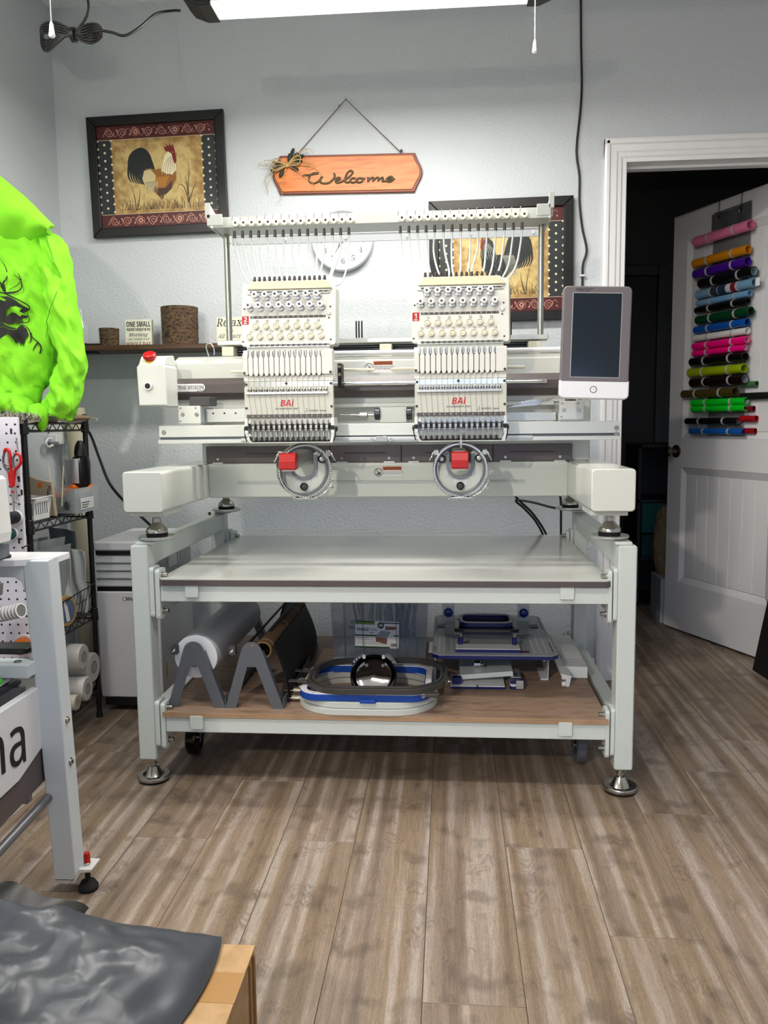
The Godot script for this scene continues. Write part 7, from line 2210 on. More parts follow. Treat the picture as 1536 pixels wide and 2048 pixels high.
func build_rack_things() -> void:
	var r := RandomNumberGenerator.new()
	r.seed = 12
	# fur throw with a braided edge on the top shelf
	var ft := thing("fur_throw", "grey and cream fur throw with a braided edge on top of the wire rack", "throw", V(-1.41, 1.074, -2.6))
	obj("throw_cloth", mb().sheet(func(u: float, v: float) -> Vector3: return V(lerpf(-1.55, -1.272, u), 1.086 + 0.006 * sin(u * 17.0 + v * 9.0), lerpf(-2.36, -2.82, v)), 16, 20, 0.012), mat(Color(0.55, 0.52, 0.47), 0.95), ft)
	var fur := mb()
	for k in 700:
		var p := V(r.randf_range(-1.44, -1.265), 1.088, r.randf_range(-2.345, -2.46)) if k < 520 else V(r.randf_range(-1.285, -1.265), 1.08, r.randf_range(-2.35, -2.52))
		var d := V(r.randf_range(-0.4, 0.8), r.randf_range(0.15, 0.7), r.randf_range(0.1, 0.9)).normalized() * r.randf_range(0.015, 0.034)
		var s := V(0.0014, 0, 0.0006)
		fur.tri(p - s, p + s, p + d, V(0, 1, 0.5), V(0, 1, 0.5), V(0, 1, 0.5))
	var fo := obj("fur", fur, mat(Color(0.62, 0.60, 0.57), 0.95), ft)
	fo.set_meta("kind", "stuff")
	var braid := mat(Color(0.60, 0.50, 0.40), 0.95)
	for k in 26:
		var zz := -2.66 - k * 0.0062
		obj("braid_knot", mb().ball(V(-1.272 + 0.003 * (k % 2), 1.090 - 0.003 * (k % 2), zz), V(0.009, 0.007, 0.006), 8, 5), braid, ft)
	var tas := mb()
	for k in 22:
		var a := V(-1.268, 1.090, -2.82)
		tas.tube([a, a + V(0.012, -0.004 + r.randf_range(-0.004, 0.004), 0.0), a + V(0.026 + r.randf_range(0, 0.008), -0.012 + r.randf_range(-0.006, 0.006), r.randf_range(-0.01, 0.01))], 0.0008, 4)
	obj("tassel", tas, mat(Color(0.80, 0.78, 0.72), 0.95), ft)
	# second shelf
	var y := 0.767
	var bk := thing("slotted_basket", "small white slotted plastic basket at the front of the rack's second shelf", "basket", V(-1.32, y, -2.47))
	bk.set_meta("group", "")
	bk.remove_meta("group")
	var bx := mb()
	for s in [[-1.372, -1.366, -1.362, -1.355], [-1.280, -1.274, -1.292, -1.286]]: pass
	bx.prism([Vector2(-1.365, y), Vector2(-1.288, y), Vector2(-1.276, y + 0.070), Vector2(-1.377, y + 0.070)], V(0, 0, -2.43), V(1, 0, 0), V(0, 1, 0), -0.003, 0.0008)
	bx.prism([Vector2(-1.365, y), Vector2(-1.288, y), Vector2(-1.276, y + 0.070), Vector2(-1.377, y + 0.070)], V(0, 0, -2.53), V(1, 0, 0), V(0, 1, 0), -0.003, 0.0008)
	bx.box(V(-1.365, y, -2.43), V(-1.288, y + 0.003, -2.53))
	bx.ext([Vector2(-2.533, y), Vector2(-2.43, y), Vector2(-2.43, y + 0.07), Vector2(-2.533, y + 0.07)], -1.289, -1.286, 0.0008)
	bx.ext([Vector2(-2.533, y), Vector2(-2.43, y), Vector2(-2.43, y + 0.07), Vector2(-2.533, y + 0.07)], -1.371, -1.368, 0.0008)
	obj("basket_wall", bx, M.white, bk)
	obj("basket_rim", mb().tube([V(-1.378, y + 0.07, -2.428), V(-1.275, y + 0.07, -2.428), V(-1.275, y + 0.07, -2.535), V(-1.378, y + 0.07, -2.535)], 0.003, 6, true), M.gloss_white, bk)
	var sl := mb()
	for k in 7:
		sl.box(V(-1.355 + k * 0.0105, y + 0.018, -2.4292), V(-1.352 + k * 0.0105, y + 0.055, -2.4288))
	for k in 6:
		sl.box(V(-1.2858, y + 0.018, -2.445 - k * 0.014), V(-1.2855, y + 0.055, -2.449 - k * 0.014))
	obj("slot", sl, mat(Color(0.25, 0.28, 0.33), 0.6), bk)
	single("beads", mb().box(V(-1.363, y + 0.05, -2.435), V(-1.29, y + 0.062, -2.527), 0.004), mottled(["6b2630", "a04a58", "3b1a20", "c9a0a8"], 64, 0.2, 2, 71, Vector3(30, 30, 30), 0.5), "dark red beads filling the small white slotted basket", "beads").set_meta("kind", "stuff")
	var pc := thing("card_pocket", "cream paper pouch with a written flourish behind the white slotted basket", "pouch", V(-1.30, y, -2.58))
	obj("pouch", mb().prism([Vector2(-1.40, y), Vector2(-1.283, y), Vector2(-1.291, y + 0.112), Vector2(-1.34, y + 0.122), Vector2(-1.41, y + 0.15)], V(0, 0, -2.565), V(1, 0, 0), V(0, 1, 0), -0.018, 0.003), mat(Color(0.66, 0.61, 0.52), 0.7), pc)
	obj("flourish", mb().tube(curve([V(-1.306, y + 0.035, -2.5645), V(-1.296, y + 0.050, -2.5645), V(-1.306, y + 0.070, -2.5645), V(-1.299, y + 0.098, -2.5645), V(-1.294, y + 0.090, -2.5645), V(-1.310, y + 0.062, -2.5645)], 5), 0.0011, 5), M.ink, pc)
	obj("orange_tab", mb().box(V(-1.335, y + 0.095, -2.5635), V(-1.322, y + 0.110, -2.565)), M.orange, pc)
	for q in [[-1.300, 0.12, -0.3], [-1.272, 0.13, 0.25]]:
		single("craft_stick", mb().tube([V(q[0], y + 0.03, -2.59), V(q[0] + q[2] * 0.04, y + 0.162, -2.595)], 0.0028, 6, false, -1.0, 0.5), mat(Color(0.83, 0.80, 0.70), 0.6), "pale craft stick leaning left behind the cream pouch" if q[2] < 0 else "pale craft stick leaning right behind the cream pouch", "stick")
	var cb := thing("clear_box", "clear acrylic box with orange and black things on the rack's second shelf", "box", V(-1.27, y, -2.72))
	var g := glass(Color(0.80, 0.84, 0.86), 0.28, 0.08)
	var x0 := -1.375
	var x1 := -1.235
	for q in [[V(x0, y, -2.64), V(x1, y + 0.085, -2.642)], [V(x0, y, -2.79), V(x1, y + 0.085, -2.792)], [V(x0, y, -2.64), V(x0 + 0.002, y + 0.085, -2.792)], [V(x1 - 0.002, y, -2.64), V(x1, y + 0.085, -2.792)], [V(x0, y, -2.64), V(x1, y + 0.002, -2.792)], [V(-1.252, y, -2.64), V(-1.250, y + 0.08, -2.79)]]:
		obj("box_side", mb().box(q[0], q[1], 0.0005), g, cb)
	obj("box_label", mb().box(V(x1 + 0.0002, y + 0.012, -2.65), V(x1 + 0.001, y + 0.050, -2.75)), M.print_white, cb)
	var bl := mb()
	for k in 3:
		bl.box(V(x1 + 0.001, y + 0.017 + k * 0.008, -2.655), V(x1 + 0.0013, y + 0.020 + k * 0.008, -2.70 - 0.008 * k))
	obj("label_text", bl, M.ink, cb)
	single("orange_cloth", mb().sheet(func(u: float, v: float) -> Vector3: return V(lerpf(-1.370, -1.256, u), y + 0.066 + 0.020 * u + 0.012 * sin(u * 8.0 + v * 5.0), lerpf(-2.645, -2.78, v)), 14, 14, 0.012), mat(Color(0.95, 0.45, 0.03), 0.5), "bright orange wrapped bundle lying in the clear acrylic box", "bundle")
	single("dark_cloth", mb().sheet(func(u: float, v: float) -> Vector3: return V(lerpf(-1.370, -1.256, u), y + 0.040 + 0.012 * sin(u * 10.0 + v * 7.0), lerpf(-2.645, -2.78, v)), 14, 14, 0.03), mat(Color(0.07, 0.07, 0.08), 0.6), "dark grey cloth under the orange bundle in the clear acrylic box", "cloth")
	var can := thing("spray_can", "black and white spray can with black cap standing behind the clear acrylic box", "spray can", V(-1.315, y, -2.86))
	# stands on the air conditioner side of the rack, at the back of the shelf
	var cp := V(-1.290, y + 0.003, -2.785)
	obj("can_body", mb().lathe(cp, V(0, 1, 0), [Vector2(0, 0), Vector2(0.030, 0), Vector2(0.0315, 0.003), Vector2(0.0315, 0.165), Vector2(0.029, 0.178), Vector2(0.020, 0.186), Vector2(0.018, 0.188), Vector2(0, 0.188)], 28), mat(Color(0.05, 0.05, 0.055), 0.25, 0.3), can)
	obj("can_label", mb().lathe(cp, V(0, 1, 0), [Vector2(0.0316, 0.09), Vector2(0.0319, 0.09), Vector2(0.0319, 0.172), Vector2(0.030, 0.176)], 14, 1.7, 3.3), mat(Color(0.74, 0.80, 0.84), 0.35), can)
	obj("can_cap", mb().lathe(cp, V(0, 1, 0), [Vector2(0.021, 0.184), Vector2(0.021, 0.20), Vector2(0.018, 0.218), Vector2(0.012, 0.232), Vector2(0.007, 0.238), Vector2(0, 0.238)], 22), M.black, can)
	for q in [[-1.44, 0.155, -2.66, 0.12, -0.1], [-1.345, 0.16, -2.79, 0.09, 0.06]]:
		single("plastic_sleeve", mb().prism([Vector2(q[0] - q[3] / 2, y + 0.02), Vector2(q[0] + q[3] / 2, y + 0.02), Vector2(q[0] + q[3] / 2 + 0.01, y + q[1]), Vector2(q[0] - q[3] / 2, y + q[1] + 0.012)], V(0, 0, q[2]), V(1, 0, q[4]), V(0, 1, 0), 0.0012), glass(Color(0.72, 0.74, 0.75), 0.5, 0.2), "clear plastic sleeve standing at the left of the rack's second shelf" if q[0] < -1.4 else "clear plastic sleeve standing behind the clear acrylic box", "sleeve")
	# third shelf: sheets, bags, wire basket, tape roll
	y = 0.397
	for k in 7:
		var x := -1.50 + k * 0.020
		var m := [mat(Color(0.63, 0.66, 0.67), 0.4), mat(Color(0.71, 0.73, 0.74), 0.4)][k % 2] as StandardMaterial3D
		single("plastic_sheet", mb().sheet(func(u: float, v: float) -> Vector3: return V(x + 0.03 * v * v + 0.055 * u, y + 0.262 * v + 0.012 * (k % 3) * v, lerpf(-2.50, -2.70, u) + 0.01 * v), 6, 8, 0.0012), m, "grey translucent sheet standing in the fanned stack on the rack's third shelf", "sheet", "fanned grey sheets on the third shelf")
	for q in [[-1.34, -2.69, 0.245, 0.075], [-1.30, -2.735, 0.23, 0.06], [-1.37, -2.775, 0.30, 0.10]]:
		single("plastic_bag", mb().sheet(func(u: float, v: float) -> Vector3: return V(q[0] + (u - 0.5) * q[3] + 0.004 * sin(v * 9.0), y + 0.01 + v * q[2] * (1.0 - 0.06 * u), q[1] + 0.006 * sin(u * 9.0 + v * 6.0)), 10, 10, 0.003), [mat(Color(0.80, 0.81, 0.80), 0.35), mat(Color(0.74, 0.76, 0.76), 0.35), mat(Color(0.42, 0.46, 0.49), 0.5)][0 if q[0] == -1.34 else (1 if q[0] == -1.30 else 2)], ["white crinkled plastic bag in the black wire basket", "white plastic bag at the basket's right end", "tall grey folder behind the white plastic bags"][0 if q[0] == -1.34 else (1 if q[0] == -1.30 else 2)], "bag")
	var wb := thing("wire_basket", "black wire basket holding white plastic bags on the rack's third shelf", "basket", V(-1.31, y, -2.66))
	var blk := mat(Color(0.03, 0.03, 0.032), 0.4)
	var top := [V(-1.385, y + 0.110, -2.54), V(-1.262, y + 0.090, -2.54), V(-1.262, y + 0.105, -2.79), V(-1.385, y + 0.11, -2.79)]
	var bot := [V(-1.37, y + 0.004, -2.56), V(-1.282, y + 0.004, -2.56), V(-1.282, y + 0.004, -2.775), V(-1.37, y + 0.004, -2.775)]
	obj("rim", mb().tube(top, 0.0022, 6, true), blk, wb)
	obj("mid_ring", mb().tube([top[0].lerp(bot[0], 0.45), top[1].lerp(bot[1], 0.45), top[2].lerp(bot[2], 0.45), top[3].lerp(bot[3], 0.45)], 0.0016, 6, true), blk, wb)
	obj("base_ring", mb().tube(bot, 0.0016, 6, true), blk, wb)
	for s in 4:
		var n := [5, 9, 5, 9][s] as int
		for k in n:
			var t := float(k) / n
			obj("wire", mb().cyl(top[s].lerp(top[(s + 1) % 4], t), bot[s].lerp(bot[(s + 1) % 4], t), 0.0012, 5), blk, wb)
	var tr := thing("tape_roll", "kraft tape roll with a blue and white inner label on the rack's third shelf", "tape roll", V(-1.29, y, -2.585))
	var tc := V(-1.315, y + 0.052, -2.585)
	var td := V(1, 0, 0.18).normalized()
	obj("tape", mb().pipe(tc, tc + td * 0.05, 0.050, 0.036, 32), mat(Color(0.72, 0.57, 0.33), 0.5), tr)
	obj("end_label", mb().cyl(tc + td * 0.049, tc + td * 0.0505, 0.040, 28), mat(Color(0.36, 0.42, 0.55), 0.5), tr)
	obj("label_stripe", mb().prism([Vector2(-0.012, -0.034), Vector2(0.006, -0.036), Vector2(0.018, 0.030), Vector2(0.004, 0.036)], tc + td * 0.0506, td.cross(V(0, 1, 0)), V(0, 1, 0), 0.0006), M.print_white, tr)
	# bottom shelf: rolls of white backing
	var yb := 0.1085
	var wr := mat(Color(0.84, 0.83, 0.82), 0.45)
	for q in [[-1.262, 0.155 + 0.037, -2.745, 0.052, "white backing roll nearest the air conditioner, with a printed core", 0.0], [-1.25, yb + 0.047, -2.662, 0.042, "white backing roll in the middle of the lower pair", 0.0], [-1.245, yb + 0.030, -2.570, 0.026, "small cream backing roll at the front of the bottom shelf", 0.0], [-1.258, 0.270, -2.660, 0.043, "white backing roll with grey bands lying on top of the others", 0.0]]:
		var R: float = q[3]
		var c := V(q[0], q[1], q[2])
		if q[4].begins_with("white backing roll nearest"): c.y = 0.206
		var t := thing("backing_roll", q[4], "roll", c - V(0.13, R, 0), "rolls of backing on the rack's bottom shelf")
		var m := wr if R > 0.03 else mat(Color(0.78, 0.74, 0.68), 0.5)
		obj("wound_sheet", mb().lathe(c, V(-1, 0, 0), [Vector2(R * 0.45, 0.0), Vector2(R * 0.94, 0), Vector2(R, 0.004), Vector2(R, 0.255), Vector2(R * 0.94, 0.259), Vector2(R * 0.45, 0.259)], 32), m, t)
		obj("core", mb().pipe(c + V(0.0005, 0, 0), c - V(0.26, 0, 0), R * 0.45, R * 0.36, 20), mat(Color(0.62, 0.58, 0.52), 0.7), t)
		obj("core_label", mb().cyl(c - V(0.002, 0, 0), c - V(0.0005, 0, 0), R * 0.40, 18), mottled(["8a8580", "c9c4bc", "5a5652"], 64, 0.12, 2, int(R * 1000), Vector3(30, 60, 60), 0.6), t)
		if R > 0.03 and q[4].ends_with("others"):
			for xx: float in [0.05, 0.12]:
				obj("band", mb().pipe(c - V(xx, 0, 0), c - V(xx + 0.012, 0, 0), R + 0.0006, R - 0.001, 32), mat(Color(0.68, 0.68, 0.69), 0.4), t)
	# cream tube standing in the corner and the power tap on the left wall
	single("cream_tube", mb().pipe(V(-1.475, 0.0, -3.16), V(-1.475, 1.13, -3.16), 0.036, 0.032, 28), mat(Color(0.78, 0.75, 0.66), 0.6), "tall cream tube standing in the corner behind the wire rack", "tube")
	var pt := thing("power_tap", "white multi-outlet power tap with plugs on the left wall", "outlet", V(LX + 0.03, 0.985, -3.19))
	obj("tap_body", mb().box(V(LX + 0.002, 0.985, -3.12), V(LX + 0.052, 1.095, -3.24), 0.006), M.white, pt)
	var oh := mb()
	for k in 3:
		oh.box(V(LX + 0.052, 1.010 + k * 0.03, -3.16), V(LX + 0.0526, 1.018 + k * 0.03, -3.162)).box(V(LX + 0.052, 1.010 + k * 0.03, -3.175), V(LX + 0.0526, 1.018 + k * 0.03, -3.177))
	for k in 3:
		oh.box(V(LX + 0.018, 1.010 + k * 0.028, -3.1198), V(LX + 0.020, 1.018 + k * 0.028, -3.1193)).box(V(LX + 0.034, 1.010 + k * 0.028, -3.1198), V(LX + 0.036, 1.018 + k * 0.028, -3.1193))
	obj("outlet_slots", oh, M.ink, pt)
	obj("white_plug", mb().box(V(LX + 0.01, 0.995, -3.09), V(LX + 0.05, 1.028, -3.12), 0.005).tube(curve([V(LX + 0.03, 1.01, -3.09), V(LX + 0.03, 1.01, -3.06), V(LX + 0.03, 0.995, -3.045), V(LX + 0.03, 0.98, -3.06), V(LX + 0.03, 0.985, -3.10)], 5), 0.005, 8), M.gloss_white, pt)
	obj("black_plug", mb().box(V(LX + 0.052, 1.05, -3.205), V(LX + 0.085, 1.09, -3.235), 0.006), M.black, pt)
	obj("wall_cord", mb().tube(curve([V(LX + 0.02, 0.985, -3.20), V(LX + 0.006, 0.90, -3.22), V(LX + 0.006, 0.7, -3.27), V(LX + 0.006, 0.4, -3.29)], 6), 0.004, 6), M.white, pt)
	# portable air conditioner
	var ac := thing("air_conditioner", "white portable air conditioner standing between the rack and the work table", "air conditioner", V(-1.17, 0, -3.02))
	var ax0 := -1.295
	var ax1 := -1.055
	var az := -2.862
	var body := mat(Color(0.87, 0.87, 0.885), 0.35)
	obj("lower_body", mb().box(V(ax0, 0.055, az), V(ax1, 0.455, -3.24), 0.006), body, ac)
	obj("upper_body", mb().box(V(ax0, 0.470, az - 0.02), V(ax1, 0.590, -3.24), 0.004), mat(Color(0.62, 0.63, 0.65), 0.4), ac)
	obj("top_lid", mb().box(V(ax0 - 0.002, 0.604, az + 0.002), V(ax1 + 0.002, 0.640, -3.242), 0.008), body, ac)
	obj("gap", mb().box(V(ax0 + 0.004, 0.455, az - 0.006), V(ax1 - 0.004, 0.470, -3.23)).box(V(ax0 + 0.004, 0.590, az - 0.006), V(ax1 - 0.004, 0.604, -3.23)), M.black, ac)
	for k in 4:
		obj("louvre", mb().ext([Vector2(az - 0.022, 0.4735 + k * 0.0288), Vector2(az - 0.002, 0.4735 + k * 0.0288), Vector2(az - 0.0005, 0.478 + k * 0.0288), Vector2(az - 0.008, 0.499 + k * 0.0288), Vector2(az - 0.022, 0.499 + k * 0.0288)], ax0 + 0.002, ax1 - 0.002, 0.001), mat(Color(0.76, 0.77, 0.79), 0.35), ac)
	obj("base", mb().box(V(ax0 + 0.012, 0.022, az - 0.01), V(ax1 - 0.012, 0.055, -3.22), 0.003), M.black, ac)
	for x: float in [ax0 + 0.035, ax1 - 0.035]:
		obj("caster", mb().cyl(V(x - 0.009, 0.0135, az - 0.04), V(x + 0.009, 0.0135, az - 0.04), 0.0135, 16, 0.002), M.grey_metal, ac)
		obj("caster", mb().cyl(V(x - 0.009, 0.0135, -3.19), V(x + 0.009, 0.0135, -3.19), 0.0135, 16, 0.002), M.grey_metal, ac)
	obj("handle", mb().tube(curve([V(ax1 + 0.001, 0.53, -2.97), V(ax1 + 0.003, 0.577, -2.975), V(ax1 + 0.003, 0.580, -3.06), V(ax1 + 0.001, 0.53, -3.07)], 6), 0.003, 6).box(V(ax1, 0.525, -2.975), V(ax1 + 0.001, 0.575, -3.065)), M.white, ac)
	obj("rating_sticker", mb().box(V(ax1, 0.12, -2.90), V(ax1 + 0.0006, 0.18, -2.915)), M.yellow, ac)
	text("logo", "Midea", 0.017, V(-1.157, 0.428, az + 0.0004), M.ink, ac, Basis.IDENTITY, true)
	obj("logo", mb().tube(curve([V(-1.1790, 0.4265, az + 0.0006), V(-1.1835, 0.433, az + 0.0006), V(-1.1920, 0.434, az + 0.0006), V(-1.1955, 0.428, az + 0.0006), V(-1.1910, 0.4215, az + 0.0006), V(-1.1820, 0.4225, az + 0.0006)], 4), 0.0007, 5), M.ink, ac)
# ------------------------------------------------------------------ second machine's stand at the left edge
func build_left_stand() -> void:
	# pegboard on the rack's near end
	var zp := -2.335
	var pb := thing("pegboard", "white pegboard panel with black holes hanging on the rack's near end", "pegboard", V(-1.42, 0.34, zp))
	obj("panel", mb().box(V(-1.565, 0.34, zp), V(-1.268, 1.088, zp - 0.012), 0.002), mat(Color(0.84, 0.83, 0.88), 0.4), pb)
	var hm := mb()
	for j in 28:
		for i in 11:
			var x := -1.276 - i * 0.026 + (0.0 if j % 2 == 0 else -0.002)
			var y := 1.066 - j * 0.0262
			if y > 0.35:
				hm.lathe(V(x, y, zp + 0.0002), V(0, 0, 1), [Vector2(0, 0), Vector2(0.0034, 0.0), Vector2(0.0034, 0.0002), Vector2(0, 0.0002)], 10)
	for q in [[-1.289, 1.046], [-1.268, 0.865], [-1.285, 0.72], [-1.274, 0.905]]:
		hm.prism(rrect(q[0] - 0.0032, q[1] - 0.009, q[0] + 0.0032, q[1] + 0.009, 0.0031, 3), V(0, 0, zp + 0.0001), V(1, 0, 0), V(0, 1, 0), 0.0004)
	var ho := obj("peg_hole", hm, M.ink, pb)
	ho.set_meta("kind", "stuff")
	for q in [[-1.272, 1.022], [-1.302, 0.99], [-1.282, 0.88]]:
		obj("hook", mb().tube(curve([V(q[0], q[1], zp), V(q[0], q[1] + 0.004, zp + 0.006), V(q[0] + 0.002, q[1] - 0.03, zp + 0.006), V(q[0] + 0.004, q[1] - 0.045, zp + 0.014), V(q[0] + 0.004, q[1] - 0.038, zp + 0.035)], 4), 0.0016, 6), M.steel, pb)
	for q in [[0.705, -1.262], [0.655, -1.30], [0.41, -1.262], [0.36, -1.29]]:
		obj("peg", mb().tube([V(q[1] - 0.012, q[0] - 0.006, zp + 0.004), V(q[1], q[0], zp + 0.006), V(q[1] + 0.022, q[0] + 0.006, zp + 0.02)], 0.002, 6), M.black, pb)
	# scissors
	var sc := thing("scissors", "red-handled scissors hanging on the white pegboard", "scissors", V(-1.29, 0.80, zp + 0.02))
	var loop := func(pts: Array, r: float) -> MB:
		return mb().tube(curve(pts.map(func(q: Array) -> Vector3: return V(q[0], q[1], zp + 0.02)), 5), r, 8, false, -1.0, 0.8)
	var rd := mat(Color(0.75, 0.03, 0.04), 0.3)
	var q0 := -1.2905
	obj("handle", loop.call([[q0 + 0.006, 0.920], [q0 + 0.004, 0.945], [q0 + 0.005, 0.975], [q0 + 0.001, 0.992], [q0 - 0.008, 0.994], [q0 - 0.012, 0.985]], 0.0055), rd, sc)
	obj("handle_liner", loop.call([[q0 - 0.012, 0.985], [q0 - 0.017, 0.965], [q0 - 0.015, 0.945], [q0 - 0.006, 0.930], [q0 + 0.002, 0.922]], 0.0042), M.grey_metal, sc)
	obj("handle", loop.call([[q0 + 0.010, 0.915], [q0 + 0.018, 0.935], [q0 + 0.030, 0.945], [q0 + 0.037, 0.960], [q0 + 0.033, 0.978], [q0 + 0.022, 0.980]], 0.0055), rd, sc)
	obj("handle_liner", loop.call([[q0 + 0.022, 0.980], [q0 + 0.013, 0.968], [q0 + 0.011, 0.950], [q0 + 0.015, 0.938]], 0.004), M.grey_metal, sc)
	obj("shank", mb().prism([Vector2(q0 - 0.006, 0.928), Vector2(q0 + 0.020, 0.932), Vector2(q0 + 0.012, 0.885), Vector2(q0 + 0.002, 0.880), Vector2(q0 - 0.003, 0.89)], V(0, 0, zp + 0.015), V(1, 0, 0), V(0, 1, 0), 0.009, 0.002), rd, sc)
	obj("blade", mb().prism([Vector2(q0 + 0.000, 0.888), Vector2(q0 + 0.010, 0.888), Vector2(q0 + 0.010, 0.860), Vector2(q0 + 0.006, 0.785), Vector2(q0 + 0.0045, 0.785), Vector2(q0 + 0.000, 0.860)], V(0, 0, zp + 0.017), V(1, 0, 0), V(0, 1, 0), 0.003, 0.0008), M.steel, sc)
	obj("rivet", mb().cyl(V(q0 + 0.005, 0.869, zp + 0.018), V(q0 + 0.005, 0.869, zp + 0.023), 0.0042, 14, 0.001), rd, sc)
	# thread spools on pegs
	for q in [[-1.2885, 0.792, "navy thread spool on a peg below the scissors", Color(0.02, 0.03, 0.10), 0.019], [-1.305, 0.742, "teal thread spool on a peg below the navy one", Color(0.02, 0.25, 0.24), 0.018]]:
		var t := thing("thread_spool", q[2], "thread spool", V(q[0], q[1] - 0.018, zp + 0.03), "thread spools on the pegboard")
		obj("wound_thread", mb().lathe(V(q[0], q[1], zp + 0.004), V(0, 0, 1), [Vector2(0, 0.004), Vector2(q[4] * 0.95, 0.004), Vector2(q[4], 0.03), Vector2(q[4] * 0.92, 0.042), Vector2(0, 0.046)], 24), mat(q[3], 0.5), t)
		obj("flange", mb().cyl(V(q[0], q[1], zp + 0.003), V(q[0], q[1], zp + 0.008), q[4] + 0.003, 24, 0.001), M.gloss_white, t)
	# silver cones stacked on a long peg, gold spool below
	for k in 7:
		var c := V(-1.335 + k * 0.0105, 0.505 + k * 0.0022, zp + 0.05)
		var t := thing("silver_spool", ["silver thread spool at the inner end of the pegboard row", "second silver thread spool from the row's inner end", "third silver thread spool from the row's inner end", "middle silver thread spool of the pegboard row", "third silver thread spool from the row's outer end", "second silver thread spool from the row's outer end", "outermost silver thread spool of the pegboard row"][k], "thread spool", c - V(0, 0.022, 0), "silver thread spools in a row on the pegboard")
		obj("wound_thread", mb().lathe(c, V(1, 0.2, 0.25), [Vector2(0, 0), Vector2(0.021, 0), Vector2(0.0225, 0.004), Vector2(0.021, 0.0085), Vector2(0, 0.0085)], 20), mat(Color(0.62, 0.62, 0.62), 0.3, 0.5), t)
		obj("rim", mb().lathe(c, V(1, 0.2, 0.25), [Vector2(0.018, 0.0085), Vector2(0.0225, 0.0085), Vector2(0.0225, 0.0098), Vector2(0.018, 0.0098)], 20), M.gloss_white, t)
	var gs := thing("gold_spool", "shiny gold thread spool below the row of silver spools", "thread spool", V(-1.287, 0.386, zp + 0.03))
	obj("wound_thread", mb().lathe(V(-1.287, 0.405, zp + 0.004), V(0.2, 0, 1), [Vector2(0, 0.004), Vector2(0.024, 0.004), Vector2(0.026, 0.02), Vector2(0.024, 0.04), Vector2(0, 0.044)], 26), mat(Color(0.80, 0.42, 0.06), 0.25, 0.6), gs)
	obj("flange", mb().cyl(V(-1.284, 0.405, zp + 0.002), V(-1.284, 0.405, zp + 0.006), 0.030, 26, 0.001), M.gloss_white, gs)
	# stand: one splayed leg, top and middle rails, side
	var st := thing("machine_stand", "white steel stand of a second machine at the left edge, with red-capped foot bolt", "stand", V(-0.95, 0, -1.60))
	var sw := mat(Color(0.80, 0.83, 0.85), 0.32)
	var leg := mb()
	leg.prism([Vector2(-0.933, 0.770), Vector2(-0.872, 0.770), Vector2(-0.850, 0.028), Vector2(-0.902, 0.028)], V(0, 0, -1.70), V(1, 0, 0), V(0, 1, 0), -0.05, 0.004)
	obj("leg", leg, sw, st)
	obj("corner_fillet", mb().prism([Vector2(-1.20, 0.757), Vector2(-0.93, 0.757), Vector2(-0.93, 0.700), Vector2(-0.937, 0.722), Vector2(-0.952, 0.732), Vector2(-1.20, 0.732)], V(0, 0, -1.70), V(1, 0, 0), V(0, 1, 0), -0.05, 0.002), sw, st)
	obj("top_plate", mb().prism([Vector2(-1.20, -1.69), Vector2(-0.945, -1.69), Vector2(-0.872, -1.722), Vector2(-0.872, -1.80), Vector2(-1.20, -1.80)], V(0, 0.757, 0), V(1, 0, 0), V(0, 0, 1), -0.016, 0.002), M.gloss_white, st)
	obj("middle_rail", mb().box(V(-1.20, 0.515, -1.665), V(-0.915, 0.545, -1.72), 0.002), sw, st)
	obj("pivot_ring", mb().lathe(V(-0.95, 0.545, -1.69), V(0, 1, 0), [Vector2(0.006, 0), Vector2(0.0085, 0), Vector2(0.0085, 0.002), Vector2(0.006, 0.002)], 18), M.grey_metal, st)
	obj("knob", mb().cyl(V(-0.975, 0.773, -1.715), V(-0.975, 0.781, -1.715), 0.010, 16, 0.002), M.black, st)
	for y: float in [0.402, 0.305]:
		var xx := -0.872 + (0.770 - y) * 0.0297
		bolt(st, V(xx, y, -1.722), V(1, 0.03, 0), 0.006, 0.005)
	obj("foot_bracket", mb().prism([Vector2(-0.90, 0.028), Vector2(-0.852, 0.028), Vector2(-0.838, 0.050), Vector2(-0.815, 0.052), Vector2(-0.812, 0.060), Vector2(-0.842, 0.060), Vector2(-0.858, 0.036), Vector2(-0.90, 0.036)], V(0, 0, -1.70), V(1, 0, 0), V(0, 1, 0), -0.05, 0.002), M.white, st)
	obj("bolt_cap", mb().lathe(V(-0.832, 0.066, -1.722), V(0, 1, 0), [Vector2(0, 0), Vector2(0.0075, 0), Vector2(0.0075, 0.016), Vector2(0.006, 0.022), Vector2(0, 0.024)], 18), M.red, st)
	obj("nut", mb().cyl(V(-0.832, 0.060, -1.722), V(-0.832, 0.066, -1.722), 0.0085, 6, 0.001), M.steel, st)
	obj("foot_pad", mb().lathe(V(-0.832, 0, -1.722), V(0, 1, 0), [Vector2(0, 0), Vector2(0.022, 0), Vector2(0.023, 0.008), Vector2(0.016, 0.020), Vector2(0.006, 0.026), Vector2(0.006, 0.052), Vector2(0, 0.052)], 24), M.rubber, st)
	obj("floor_tube", mb().cyl(V(-0.90, 0.235, -1.73), V(-0.985, 0.10, -1.1), 0.010, 14), mat(Color(0.45, 0.45, 0.47), 0.4, 0.4), st)
	# side case with lettering, running towards the camera
	var cs := thing("machine_case", "white and dark grey machine case with large black letters, behind the left stand's leg", "machine case", V(-1.06, 0.2, -1.35))
	var xs := -0.932
